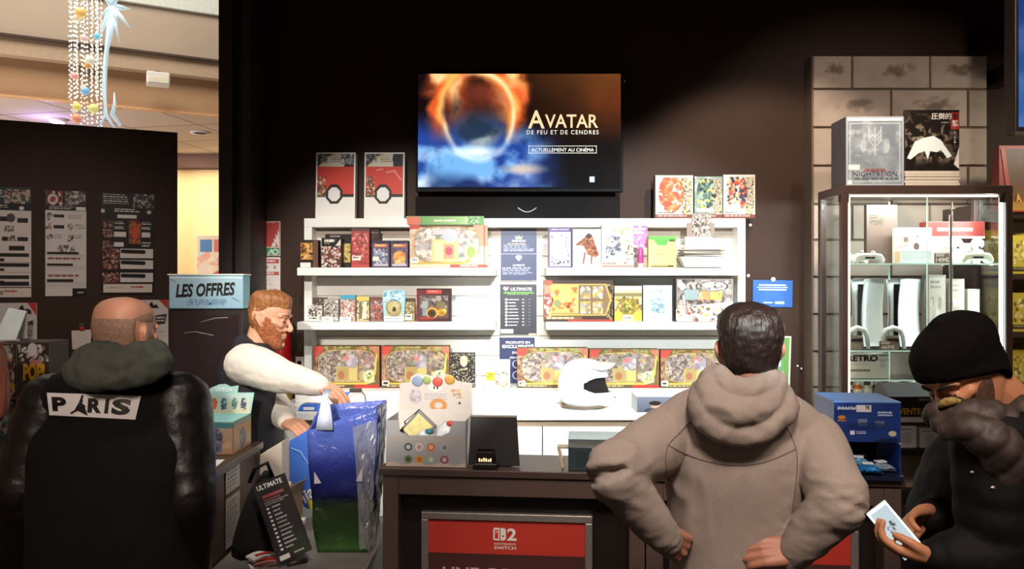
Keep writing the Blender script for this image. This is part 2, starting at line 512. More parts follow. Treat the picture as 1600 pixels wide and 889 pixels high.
# ------------------------------------------------------------------ painted stone block panel behind the cabinet
sx0, sx1, sz1 = X(1270, 4.85), X(1544, 4.85), Z(86, 4.85)
sp = struct('wall_stone', MB().box(sx0, sx1, 4.87, 5.0, 0, sz1), mat('dark joint of block panel', '6b5a4e', .8))
rows = [86, 139, 199, 259, 319, 375, 433, 491, 549, 605, 662, 720, 780, 840]
random.seed(5)
for r in range(13):
    z1 = Z(rows[r], 4.85); z0 = Z(rows[r + 1], 4.85)
    cuts = [1270, 1332, 1454, 1544] if r % 2 == 0 else [1270, 1393, 1513, 1544]
    for a, b in zip(cuts[:-1], cuts[1:]):
        w = X(b, 4.85) - X(a, 4.85); h = z1 - z0
        c = Cv(max(6, (b - a) * 1.0), max(6, (rows[r + 1] - rows[r])), 'b3a193', seed=r * 7 + a)
        n = c.noise(3, 4); c.put(np.clip((n - .5) * 2.2, 0, 1), '9d8b7e', .7); c.put(np.clip((.45 - n) * 2, 0, 1), 'bcab9e', .6)
        if r < 3 and b - a > 60 and not (r == 2):
            m = (1 - np.sqrt(((c.u - .56) / .28) ** 2 + ((c.v - .42 + .12 * (c.u - .5)) / .24) ** 2)) * 1.6 + (c.noise(9, 3) - .55) * 2.2
            c.put(np.clip(m, 0, 1), '6e5c50', .85)
        if r == 3 and a > 1380: c.put(np.clip((1 - np.hypot((c.u - .9) / .2, (c.v - .6) / .3)) * 1.2, 0, 1), '806e60', .6)
        o = MB().box(-w / 2 + .006, w / 2 - .006, 0, .03, .006, h - .006).build('stone_block', mat('painted stone block', 'ae9c8e', .75, bump=.15, bscale=40), sp, ((X(a, 4.85) + X(b, 4.85)) / 2, 4.852, z0), bevel=.006)
        panel('painted_face', c, w - .02, h - .02, o, (0, -.0015, .01), m=print_mat('matt printed ink', .75))

# ------------------------------------------------------------------ white slatwall shelving
UX0, UX1, UZ1 = -1.30, 1.46, 2.194
unit = thing('shelving_unit', 'white slatwall shelving unit standing against the dark back wall', 'shelf', (0, 4.93, 1.0)); unit.location.z = 1.0
sl = MB()
zz = 1.07 - 1.0; zt = UZ1 - .075 - 1.0
sl.box(UX0 + .03, UX1 - .03, .02, .06, zz, zt)
k = 0; z = zz
while z < zt - .01:
    z2 = min(z + .118, zt); sl.box(UX0 + .03, UX1 - .03, 0, .02, z, z2); z = z2 + .010
sl.build('slatwall', M_whitew, unit)
for x0 in (UX0, UX1 - .05):
    MB().box(x0, x0 + .05, -.13, .065, zz, UZ1 - 1.0 - .056).build('side_panel', M_white, unit, bevel=.003)
MB().box(UX0, UX1, -.13, .065, UZ1 - 1.0 - .056, UZ1 - 1.0).build('top_fascia', M_white, unit, bevel=.003)
MB().box(UX0 + .05, UX1 - .05, -.012, 0.0, UZ1 - 1.0 - .112, UZ1 - 1.0 - .058).build('fascia_shade_band', mat('greige shade band', 'b8a898', .6), unit)  # beige band put in for the shade below the fascia
SH = [('upper', 1.882), ('lower', 1.555)]
for x0, x1 in ((-1.294, -.096), (.204, 1.405)):
    for nm, z in SH:
        o = MB().box(x0, x1, 4.62 - 4.93, -.001, z - 1.0 - .048, z - 1.0).build('shelf', M_white, unit, bevel=.004)
MB().box(UX0, UX1 - .05, 4.60 - 4.93, 0, 1.071 - 1.0, 1.141 - 1.0).build('plinth', M_white, unit, bevel=.004)

# ------------------------------------------------------------------ low white back counter
bc = thing('back_counter', 'long white sales counter under the shelves', 'counter', (0, 4.45, 0))
MB().box(-1.36, 1.70, -.20, .46, 1.028, 1.07).build('worktop', M_white, bc, bevel=.004)
MB().box(-1.33, 1.67, -.145, .44, .985, 1.028).build('recess', mat('brown gap shade', 'a58c74', .6), bc)  # brown colour stands in for the shade under the worktop
MB().box(-1.33, 1.67, -.10, .44, 0, .08).build('kickboard', M_black, bc)
for i in range(4):
    xa = -1.33 + i * .75
    MB().box(xa + .003, xa + .747, -.165, .44, .08, .985).build('drawer_front', M_white, bc, bevel=.003)

# ------------------------------------------------------------------ television on its dark panel
TVD = 4.86
tv = thing('television', 'wide flat screen showing a fiery film advert above the shelves', 'television', (X(811.5, TVD), TVD, Z(300, TVD)))
tw, th = 324 * TVD / F, 188 * TVD / F
MB().box(-tw / 2, tw / 2, 0, .05, 0, th).build('housing', mat('black tv plastic', '0c0a0b', .6, spec=.15), tv, bevel=.004)
MB().box(-.3, .3, .05, .14, .25, .55).build('wall_mount', M_metal, tv)
c = Cv(330, 186, '120a08', seed=3)
n1 = c.noise(4, 5); n2 = c.noise(7, 5); n3 = c.noise(3, 4)
c.grad(0, 0, 1, 1, '1b0c08', '0a0506')
c.put(np.clip((c.u - .45) * 2.4, 0, 1) * np.clip(1 - c.v * 1.5, 0, 1) * (.5 + n1), '8a4a18', .75)
c.put(np.clip((c.u - .75) * 4, 0, 1) * np.clip(1 - abs(c.v - .25) * 3, 0, 1), '7a2c12', .6)
# blue clouds below
c.put(np.clip((c.v - .30 - .30 * np.clip(c.u - .35, 0, 1) * 1.6) * 4, 0, 1) * np.clip((.75 - c.u) * 5, 0, 1), '1c3f9c', .95)
cl = np.clip((n2 - .47) * 5, 0, 1) * np.clip((c.v - .42) * 5, 0, 1) * np.clip((.70 - c.u) * 5, 0, 1)
c.put(cl, '6fb4ee', .9)
c.put(np.clip((n1 - .52) * 6, 0, 1) * np.clip((c.v - .6) * 6, 0, 1) * np.clip((.62 - c.u) * 5, 0, 1), 'd9f0ff', .95)
c.put(np.clip((.48 - n3) * 5, 0, 1) * np.clip((c.v - .78) * 6, 0, 1) * np.clip((.8 - c.u) * 4, 0, 1), '0a1c55', .9)
c.put(np.clip((.24 - c.u) * 9, 0, 1) * np.clip((.44 - c.v) * 4, 0, 1), '14080c', .85)
# walls of flame left and right of the ring
for u0, ww in ((.155, .10), (.47, .085)):
    mm = np.clip(1.2 - abs(c.u - u0 + (n2 - .5) * .16) / ww, 0, 1) * np.clip((.52 - c.v) * 3.2, 0, 1)
    c.put(mm, 'd8481a', .9); c.put(np.clip(mm * 1.6 - .5 + (n1 - .5) * 1.2, 0, 1), 'ffa23c', .9); c.put(np.clip(mm * 1.8 - 1.1 + (n2 - .5), 0, 1), 'ffe2a0', .9)
# ring of flame
ru, rv = (c.u - .30) / .185, (c.v - .36) / .40
q = np.sqrt(ru ** 2 + rv ** 2)
fl = np.clip(1.25 - abs(q - 1.06 + (n2 - .5) * .7) * 4.0, 0, 1)
up = np.clip((.62 - c.v) * 4, 0, 1)
c.put(fl * up, 'e8521a', .95); c.put(np.clip(1.1 - abs(q - 1.0 + (n1 - .5) * .5) * 7, 0, 1) * up, 'ffb04a', .95)
c.put(np.clip(1.0 - abs(q - .93) * 12, 0, 1) * np.clip((.75 - c.v) * 4, 0, 1) * np.clip((n1 - .3) * 3, 0, 1), 'ffe9c0', .75)
c.put(np.clip(1.0 - abs(q - .97) * 9, 0, 1) * np.clip((c.v - .42) * 4, 0, 1) * np.clip((n2 - .25) * 3, 0, 1), 'bfe2ff', .8)
c.put(np.clip((.9 - q) * 3, 0, 1) * np.clip((.45 - c.v) * 4, 0, 1) * (.4 + n1), '7d2f1c', .85)
c.put(np.clip((.88 - q) * 3, 0, 1) * np.clip((c.v - .25) * 3, 0, 1) * (.5 + n2 * .7), '3f6d8c', .75)
c.put(np.clip((n3 - .5) * 7, 0, 1) * np.clip((.8 - q) * 4, 0, 1), 'e6c9a0', .55)
c.put(np.clip((.46 - n2) * 7, 0, 1) * np.clip((.85 - q) * 4, 0, 1), '1c2a3a', .75)
c.put(np.clip(1.2 - np.hypot((c.u - .29) / .15, (c.v - .68) / .06) * 1.1, 0, 1), 'e8f7ff', .95)
c.put(np.clip(1 - np.hypot((c.u - .52) / .14, (c.v - .83) / .06), 0, 1) * 1.3, 'e9c39a', .7)
c.rect(0, .985, 1, 1, '0a0a14'); c.rect(.845, .895, .872, .945, 'cfe6f2')
TVM = print_mat('lit screen', .8, 1.4, 0)
panel('screen', c, tw - .03, th - .035, tv, (0, -.0015, .02), m=TVM)
text('lettering', 'A', .105, .115, M_gold, tv, (X(838, TVD) - tv.location.x, -.004, Z(201, TVD) - tv.location.z), bold=.012)
text('lettering', 'VATAR', .335, .085, M_gold, tv, (X(893, TVD) - tv.location.x, -.004, Z(200, TVD) - tv.location.z), bold=.012)
text('lettering', 'DE FEU ET DE CENDRES', .455, .026, M_etxt, tv, (X(879, TVD) - tv.location.x, -.004, Z(210, TVD) - tv.location.z), bold=.004, spacing=1.25)
text('lettering', 'ACTUELLEMENT AU CINÉMA', .395, .027, M_etxt, tv, (X(879, TVD) - tv.location.x, -.004, Z(237, TVD) - tv.location.z), bold=0)
fx0, fx1, fz0, fz1 = X(826, TVD) - tv.location.x, X(932, TVD) - tv.location.x, Z(239.5, TVD) - tv.location.z, Z(228, TVD) - tv.location.z
MB().box(fx0, fx1, -.004, -.003, fz0, fz0 + .0025).box(fx0, fx1, -.004, -.003, fz1 - .0025, fz1).box(fx0, fx0 + .0025, -.004, -.003, fz0, fz1).box(fx1 - .0025, fx1, -.004, -.003, fz0, fz1).build('caption_frame', M_etxt, tv)
bb = thing('backing_panel', 'black panel between the television and the top of the shelves', 'panel', (X(809, 4.9), 4.92, 2.196))
MB().box(-.655, .655, 0, .07, 0, .145).build('board', mat('black gloss board', '120d0d', .7, spec=.15), bb, bevel=.003)
MB().tube([(-.06 + .12 * t / 10 + .06, -.006, .075 - .028 * math.sin(PI * t / 10)) for t in range(11)], .0022, 6).build('cable_loop', M_paper, bb)

# ------------------------------------------------------------------ front sales counter (slightly turned)
CZ = 1.05
cyaw = math.atan(-.09)
CM = Matrix.Translation((X(592, 3.05), 3.05, 0)) @ Matrix.Rotation(cyaw, 4, 'Z')
fc = thing('sales_counter', 'dark brown front sales counter with framed red posters', 'counter', (X(592, 3.05), 3.05, 0), cyaw)
CL = 2.01
MB().box(0, CL, 0, .30, CZ - .028, CZ).build('worktop', mat('dark brown worktop', '4a3b35', .35, var=.1, scale=4, spec=.6), fc, bevel=.003)
MB().box(.02, CL - .01, .10, .29, 0, CZ - .03).build('carcass', M_black, fc)
fr = MB()
for a, b in ((.012, .075), (.985, 1.045), (1.05, 1.115), (CL - .075, CL - .012)): fr.box(a, b, .012, .10, 0, CZ - .03)
fr.box(.075, .985, .012, .10, CZ - .105, CZ - .03); fr.box(1.115, CL - .075, .012, .10, CZ - .105, CZ - .03)
fr.build('face_frame', M_brown, fc, bevel=.003)


def poster_frame(x0, x1, ztop):
    zb = .22; h = ztop - zb; w = x1 - x0
    f = thing('framed_poster', 'aluminium snap frame with a red console poster on the counter front' if x0 < .5 else 'aluminium snap frame with a red poster half hidden behind the grey hoodie', 'poster frame',
              CM @ Vector(((x0 + x1) / 2, .085, zb)), cyaw, 'poster frames on the counter')
    b = .03
    MB().box(-w / 2, w / 2, -.015, .014, h - b, h).box(-w / 2, w / 2, -.015, .014, 0, b).box(-w / 2, -w / 2 + b, -.015, .014, b, h - b).box(w / 2 - b, w / 2, -.015, .014, b, h - b).build('frame', M_alu, f, bevel=.004)
    c = Cv(250, 190, '4e2b29', seed=9); n = c.noise(4)
    c.rect(0, 0, 1, .235, 'd0362a'); c.put(np.clip((c.v - .235) * 30, 0, 1) * (.3 + .4 * n), '5d3734', .6)
    c.rect(0, .8, 1, 1, '2c1a1a')
    pw, ph = w - 2 * b, h - 2 * b
    panel('poster', c, pw, ph, f, (0, -.004, b), m=INK)
    zt = h - b
    lx = -.005
    MB().prism([(lx - .047, zt - .036), (lx - .047, zt - .075), (lx - .042, zt - .08), (lx - .022, zt - .08), (lx - .022, zt - .03), (lx - .042, zt - .03)], -.0062, -.0052).build('console_emblem_grip', M_wtxt, f)
    MB().prism([(lx - .041, zt - .037), (lx - .041, zt - .073), (lx - .027, zt - .073), (lx - .027, zt - .037)], -.0068, -.0060).build('console_emblem_hollow', mat('red ink flat', 'd0362a', .5), f)
    MB().ball((lx - .034, -.007, zt - .046), (.004, .0006, .004), 10).build('console_emblem_stick', M_wtxt, f)
    MB().prism([(lx - .018, zt - .03), (lx - .018, zt - .08), (lx - .002, zt - .08), (lx + .004, zt - .073), (lx + .004, zt - .037), (lx - .002, zt - .03)], -.0062, -.0052).build('console_emblem_grip', M_wtxt, f)
    MB().ball((lx - .007, -.007, zt - .062), (.004, .0006, .004), 10).build('console_emblem_stick', mat('red ink flat', 'd0362a', .5), f)
    text('lettering', '2', .038, .050, M_wtxt, f, (lx + .028, -.006, zt - .08), bold=.03)
    text('lettering', 'NINTENDO', .088, .008, M_wtxt, f, (lx, -.006, zt - .098), bold=.005)
    text('lettering', 'SWITCH', .088, .013, M_wtxt, f, (lx, -.006, zt - .116), bold=.015)
    text('lettering', 'UNE CONSOLE', pw * .82, .040, mat('pale rose ink', 'c9a59f', .5), f, (0, -.006, zt - .232), bold=.03)
    return f


poster_frame(.155, .845, Z(797, 3.13))
poster_frame(1.175, 1.865, Z(797, 3.13))

# ------------------------------------------------------------------ left counter and low desk between the two
lc = thing('side_counter', 'dark brown side counter behind the man in the black jacket', 'counter', (-1.155, 2.97, 0))
MB().box(-.58, 0, 0, .60, CZ - .03, CZ).build('worktop', MATS['dark brown worktop'], lc, bevel=.003)
MB().box(-.57, -.012, .015, .59, 0, CZ - .03).build('carcass', mat('taupe laminate', '6a564c', .5, var=.05, scale=6), lc, bevel=.002)
ld = thing('low_desk', 'low grey desk filling the gap between the counters', 'desk', (-.86, 3.3, 0))
DZ = .687
MB().box(-.293, .30, -.42, .33, DZ - .03, DZ).build('desktop', M_desk, ld, bevel=.002)
MB().box(-.285, .275, -.38, .31, 0, DZ - .03).build('carcass', M_brown, ld)
c = Cv(40, 90, 'dcd6cb', seed=2); c.bars(.1, .06, .9, .3, 5, '8d867d'); c.rect(0, .34, 1, .40, '4c433d'); c.bars(.1, .45, .9, .95, 10, '9a938a')
pn_ = panel('notice_sheet', c, .16, .34, None, (-1.1625, 3.20, .70), (0, 0, PI / 2)); tag(pn_, 'white notice sheet stuck on the side of the brown side counter', 'notice')

# ------------------------------------------------------------------ glass display cabinet
VX0, VX1, VY0, VY1, VZ1 = 1.76, 2.675, 4.10, 4.42, 2.31
vc = thing('display_cabinet', 'tall dark framed glass display cabinet holding consoles', 'display cabinet', ((VX0 + VX1) / 2, VY0, 0))
vw = (VX1 - VX0) / 2; vd = VY1 - VY0
M_frame = mat('dark bronze frame', '4a3731', .42, var=.06)
for sx in (-1, 1):
    for y in (0, vd - .035):
        MB().box(min(sx * vw, sx * (vw - .035)), max(sx * vw, sx * (vw - .035)), y, y + .035, 0, VZ1 - .045).build('post', M_frame, vc, bevel=.003)
MB().box(-vw, vw, 0, vd, VZ1 - .045, VZ1).build('top_frame', M_frame, vc, bevel=.003)
MB().box(-vw, vw, 0, vd, 0, .12).build('base', M_frame, vc, bevel=.003)
MB().box(-vw + .036, .0, .004, .009, .12, VZ1 - .05).build('glass_door', M_glass, vc)
MB().box(.004, vw - .036, .012, .017, .12, VZ1 - .05).build('glass_door', M_glass, vc)
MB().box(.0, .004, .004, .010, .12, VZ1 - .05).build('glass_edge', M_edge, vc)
for sx in (-1, 1):
    MB().box(sx * (vw - .012) - .003, sx * (vw - .012) + .003, .037, vd - .037, .12, VZ1 - .05).build('side_glass', M_glass, vc)
for sx in (-1, 1):
    MB().box(sx * (vw - .047) - .008, sx * (vw - .047) + .008, .022, .034, .14, VZ1 - .06).build('light_strip', M_led if sx > 0 else M_ledw, vc)
MB().box(-vw + .06, vw - .06, .03, .045, VZ1 - .057, VZ1 - .047).build('light_strip', M_ledw, vc)
for px in (1317, 1570):
    MB().box(X(px, VY0) - vc.location.x - .012, X(px, VY0) - vc.location.x + .04, .018, .03, VZ1 - .09, VZ1 - .05).build('hinge', M_metal, vc)
MB().lathe([(.009, 0), (.009, .014)], 12, Matrix.Translation((X(1489, VY0) - vc.location.x, .004, Z(327, VY0))) @ Matrix.Rotation(PI / 2, 4, 'X')).build('lock', M_alu, vc)
MB().box(X(1489, VY0) - vc.location.x - .006, X(1489, VY0) - vc.location.x + .006, .018, .028, 1.43, Z(335, VY0)).build('door_rail', M_alu, vc)
VS = [1.894, 1.426, 1.268, 1.165, .75, .42]
for z in VS:
    MB().box(-vw + .016, vw - .016, .03, vd - .012, z - .008, z).build('glass_shelf', M_glass, vc)
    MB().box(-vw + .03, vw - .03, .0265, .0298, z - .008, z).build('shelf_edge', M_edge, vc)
for x in (.30, -.06):
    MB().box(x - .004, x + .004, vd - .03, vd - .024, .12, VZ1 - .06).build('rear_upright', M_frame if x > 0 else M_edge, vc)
al = bpy.data.lights.new('cabinet_lamp', 'AREA'); al.shape = 'RECTANGLE'; al.size = .8; al.size_y = .05; al.energy = 15; al.color = (.93, 1, .98)
ao = bpy.data.objects.new('cabinet_lamp', al); C.objects.link(ao); ao.location = (vc.location.x, VY0 + .06, VZ1 - .065); ao.rotation_euler = (math.radians(38), 0, 0)
al2 = bpy.data.lights.new('cabinet_strip', 'AREA'); al2.shape = 'RECTANGLE'; al2.size = .03; al2.size_y = 1.5; al2.energy = 10; al2.color = (.9, 1, 1)
ao2 = bpy.data.objects.new('cabinet_strip', al2); C.objects.link(ao2); ao2.location = (VX1 - .07, VY0 + .07, 1.5); ao2.rotation_euler = (PI / 2, 0, PI / 2)

# ------------------------------------------------------------------ wall screen at the top right corner
ws = thing('wall_screen', 'blue lit screen in a dark bezel at the top right corner', 'screen', (X(1586, 3.9) + .55, 3.9, Z(208, 3.9)))
MB().box(-.55, .55, 0, .09, 0, 1.0).build('housing', mat('dark bezel', '3b302d', .4), ws, bevel=.006)
c = Cv(80, 80, '1b3fa0', seed=6); n = c.noise(3); c.grad(0, 0, 1, 1, '0d2a80', '3a78d8'); c.put(np.clip((n - .5) * 4, 0, 1), '7fb4f0', .5)
panel('screen', c, 1.066, .95, ws, (.0, -.002, .03), m=print_mat('lit blue screen', .2, .7))
MB().box(-.55, .55, -.012, .0, -.014, .006).build('lower_lip', mat('silver lip', '8d857e', .4, .5), ws)
MB().box(-.05, .05, .09, 1.1, .5, .6).build('wall_arm', M_metal, ws)
# ------------------------------------------------------------------ boxed goods
def carton(name, label, cat, bb, d, z0, depth, cv, side='8a7a6c', group=None, yaw=0., gloss=False, h=None, tilt=0., part='carton'):
    """a printed box whose front fills the pixel box bb at distance d; stands on height z0"""
    x0, y0, x1, y1 = bb; w = (x1 - x0) * d / F
    if h is None: h = Z(y0, d) - z0
    t = thing(name, label, cat, (X((x0 + x1) / 2, d), d, z0), yaw, group)
    if tilt: t.rotation_euler = (tilt, 0, yaw)
    MB().box(-w / 2, w / 2, 0, depth, 0, h).build(part, mat('carton ' + side, side, .55, var=.08), t, bevel=.0015)
    panel('printed_front', cv, w - .002, h - .002, t, (0, -.0012, .001), m=GLOSS if gloss else INK)
    t['w'] = w; t['h'] = h
    return t


def size(bb, k=1.25): return (bb[2] - bb[0]) * k, (bb[3] - bb[1]) * k


def sticker(t, u, v, w, h, body=None, bg=None, fg=None):
    """small price label on the front of a carton, u and v from its lower left corner"""
    W, H = t['w'], t['h']
    s = MB().box(-w / 2, w / 2, -.0026, -.0016, 0, h).build('price_label', bg or M_paper, t, (-W / 2 + u * W, 0, v * H))
    if body: text('lettering', body, w * .7, h * .6, fg or M_btxt, s, (0, -.003, h * .2), bold=.02)
    return s


GOLD = ['c9a640', 'a8842e', 'e3c96a', '7d6a2a']
ART = ['9c9098', '6d6468', '9c7a78', '7a6c62', 'b9ab9c', '7c8462', 'a8706a', '5c524c', '7a7068', 'b09a58', '6a5a48']


def paint_setbox(bb, seed, top=False):
    c = Cv(*size(bb), '6f5a34', seed=seed); n = c.noise(5)
    c.put(np.clip((n - .45) * 3, 0, 1), '86603e', .8)
    c.rect(0, 0, 1, .10, '6a5c30'); c.blots(.15, 0, 1, .11, ['94a05a', '6b5a2a', 'b07048'], 30, .08)
    c.poly([(0, 0), (.17, 0), (.08, .24), (0, .34)], 'c8443a'); c.poly([(.86, 0), (1, 0), (1, .35), (.93, .18)], 'c9745a', .8)
    c.blots(.0, .2, .12, .9, ['a07058', 'b08c70', '7b523e'], 40, .07)
    m = c.arch(.07, .09, .95, .86)
    c.mask(c.arch(.055, .06, .965, .89), '6a5428'); c.mask(c.arch(.065, .075, .955, .875), 'c3a552'); c.mask(m, '9c8d80')
    c.blots(.07, .09, .95, .86, ART, 220, .075, .85, m)
    c.blots(.08, .12, .34, .84, ['a89a92', '8a7c78', '75645c', 'b8aa9a', '5c4c46'], 90, .045, .9, m)
    c.rect(.34, .50, .68, .84, 'b3a054'); c.rect(.36, .53, .52, .82, 'a8905c'); c.rect(.54, .53, .66, .82, 'c2b068')
    c.ell(.42, .70, .05, .10, 'a4583c', .7)
    c.ell(.58, .36, .10, .17, '98919a'); c.ell(.53, .27, .06, .08, 'c8706e'); c.blots(.5, .2, .68, .55, ['b0a8b4', '827a84', 'bcb0b2'], 8, .05)
    c.line([(.68, .20), (.68, .80)], .005, '5f4a2c')
    c.poly([(.74, .62), (.92, .55), (.93, .86), (.80, .92), (.74, .80)], 'b7ad76'); c.ell(.845, .73, .07, .13, '7f9a62'); c.ring(.845, .73, .06, .12, .25, 'e3ddae'); c.blots(.79, .62, .90, .84, ['4f6a46', 'e9e2b8'], 14, .03)
    c.line([(.05, .90), (.80, .90), (.93, .66), (.96, .20)], .012, 'd9bb4a'); c.rect(.0, .93, .7, 1, '5d4a2c'); c.rect(.62, .93, 1, 1, 'c8302a')
    c.bars(.08, .94, .55, .99, 1, 'cbb98a')
    c.rect(.015, .83, .11, .95, 'eee7d8'); c.bars(.03, .86, .10, .93, 1, '3a332c', fill=.8)
    return c


def setbox(label, bb, d, z0, seed, yaw=0.):
    t = carton('boxed_card_set', label, 'card set box', bb, d, z0, .09, paint_setbox(bb, seed), '7a6136', 'large boxed card sets', yaw, True)
    W, H = t['w'], t['h']
    return t


PLZ = 1.141
setbox('large gold card set box at the left end of the bottom row', (490, 541, 593, 606), 4.74, PLZ, 11)
setbox('large gold card set box beside the black patterned box on the bottom row', (596, 541, 702, 607), 4.74, PLZ, 12)
setbox('large gold card set box left of and behind the white helmet', (808, 544, 919, 608), 4.74, PLZ, 13)
setbox('large gold card set box peeking out just right of the white helmet', (921, 546, 1030, 610), 4.74, PLZ, 14)
setbox('large gold card set box beside the left shoulder of the grey hoodie', (1032, 547, 1138, 610), 4.74, PLZ, 15)

# black floral box
bb = (703, 552, 742, 608)
c = Cv(60, 84, '1d1413', seed=21); c.blots(0, 0, 1, 1, ['cdbf98', 'b6a67c', 'e0d6b4'], 130, .045); c.ell(.56, .24, .15, .16, '1d1413'); c.ell(.56, .23, .11, .13, 'c9b988'); c.ring(.56, .23, .13, .145, .12, 'e8dcae'); c.bars(.42, .46, .72, .50, 1, 'c9b988', fill=.7)
carton('patterned_box', 'black box with cream floral pattern on the bottom row', 'box', bb, 4.76, PLZ, .06, c, '1d1413')
# small video game case leaning by the navy poster
bb = (759, 562, 797, 608)
c = Cv(52, 62, 'cfc7b8', seed=22); c.rect(0, 0, 1, .16, 'dfeaf2'); c.grad(0, .16, 1, .55, '8fb0d6', 'd9d4c4'); c.blots(.3, .4, 1, .95, ['c9b69a', '9b8468', 'e6ded0', '7b6a58'], 50, .12); c.rect(.0, .42, .36, .72, 'efd528'); c.rect(0, .72, .36, .96, 'e8e2d4'); c.bars(.06, .5, .3, .64, 2, '4a4020')
carton('video_game_case', 'small video game case with a yellow label left of the helmet', 'video game', bb, 4.68, PLZ, .02, c, 'd9e6ee', gloss=True)

# ---- upper left shelf
U = 1.882
bb = (468, 375, 497, 416)
c = Cv(40, 56, '2c211b', seed=31); c.rect(.06, .10, .70, .82, 'd98a34'); c.blots(.06, .12, .70, .68, ['e7b04a', '8c3f20', '4a2a1c', 'f0c878'], 40, .14); c.rect(0, .72, .74, .84, '1d1512'); c.rect(.05, .82, .60, 1, 'efe8da'); c.rect(.74, 0, 1, 1, '6b4a3a')
carton('card_booster_box', 'small orange and black booster box at the left end of the top shelf', 'booster box', bb, 4.64, U, .07, c, '4a3328', gloss=True)
bb = (508, 366, 548, 416)
c = Cv(50, 60, '241a18', seed=32); c.bars(.2, .05, .6, .1, 1, 'b9ada0'); c.rect(.5, .28, 1, .84, 'd2b45a'); c.blots(.52, .3, 1, .8, ['c99f3a', '3a2c1c', 'e8d690'], 20, .12); c.rect(.5, .84, 1, 1, '2a1e1a')
carton('card_booster_box', 'taller black and yellow booster box behind the checkered one', 'booster box', bb, 4.74, U, .07, c, '241a18', gloss=True)
bb = (502, 372, 533, 416)
c = Cv(42, 56, '4b3a36', seed=33); c.rect(0, 0, 1, .28, '1f1817'); c.bars(.15, .05, .75, .14, 1, 'e9e2d6', fill=.9); c.bars(.15, .17, .5, .22, 1, 'c8bfb2'); c.poly([(.72, .26), (1, .02), (1, .26)], 'e2dad0'); c.blots(0, .28, 1, 1, ['e8ded2', 'b3382e', '2c2020', 'd3a790', 'f1e9dd', '7d2c28'], 90, .13)
carton('card_booster_box', 'black red and white booster box in front of a taller black one', 'booster box', bb, 4.64, U, .07, c, '3a2a28', gloss=True)
bb = (549, 357, 577, 416)
c = Cv(40, 76, 'b83a36', seed=34); n = c.noise(4); c.put(np.clip((n - .4) * 3, 0, 1), '8f2426', .8); c.blots(.05, .12, .95, .75, ['e0625a', 'd94a48', 'f08c80', '7e1c20'], 45, .16); c.rect(0, 0, 1, .06, '4a1c1c'); c.rect(.04, .70, .52, .82, 'efe4da'); c.bars(.1, .73, .48, .79, 1, '4a3030'); c.rect(0, .93, 1, 1, 'c43a3a')
carton('figure_box', 'tall red figure box between the small boxes on the top shelf', 'figure box', bb, 4.66, U, .08, c, '54262a', gloss=True, yaw=.10)
bb = (576, 359, 592, 416)
c = Cv(24, 70, '33201f', seed=35); c.blots(0, .05, 1, 1, ['5a2c2c', '1d1414', '7a4438', '2a1c1e'], 30, .25); c.rect(.2, .06, 1, .1, '8a6a5c')
carton('figure_box', 'dark maroon box standing right behind the tall red figure box', 'figure box', bb, 4.76, U, .07, c, '2c1c1c', gloss=True)
for i, (x0, lab) in enumerate(((581, 'purple booster pack box showing a pale grey emblem'), (610, 'purple booster pack box showing a bright orange emblem'))):
    bb = (x0, 376, x0 + 28, 416)
    c = Cv(40, 52, '5c4a66', seed=36 + i); c.rect(0, 0, 1, .10, '2a2030'); n = c.noise(4); c.put(np.clip((n - .45) * 3, 0, 1), '8276a0', .7)
    c.rect(.14, .12, .86, .25, 'd86a3c'); c.bars(.2, .15, .8, .22, 1, 'f0d080', fill=.9)
    if i == 0: c.blots(.1, .3, .9, .9, ['a9a7b8', '7f90a8', 'c8c4cc', '5d6a80'], 30, .18); c.rect(.04, .60, .4, .76, 'e6e2d8')
    else: c.ell(.5, .64, .36, .26, 'e09a3c'); c.blots(.2, .45, .8, .88, ['f0c060', 'd8702c', 'f6e0a0'], 22, .13)
    c.rect(.1, .88, .9, .95, 'b9b0c4'); c.border(.03, '30263a')
    carton('booster_pack_box', lab, 'booster box', bb, 4.66, U, .06, c, '3c3044', 'purple booster pack boxes', gloss=True)
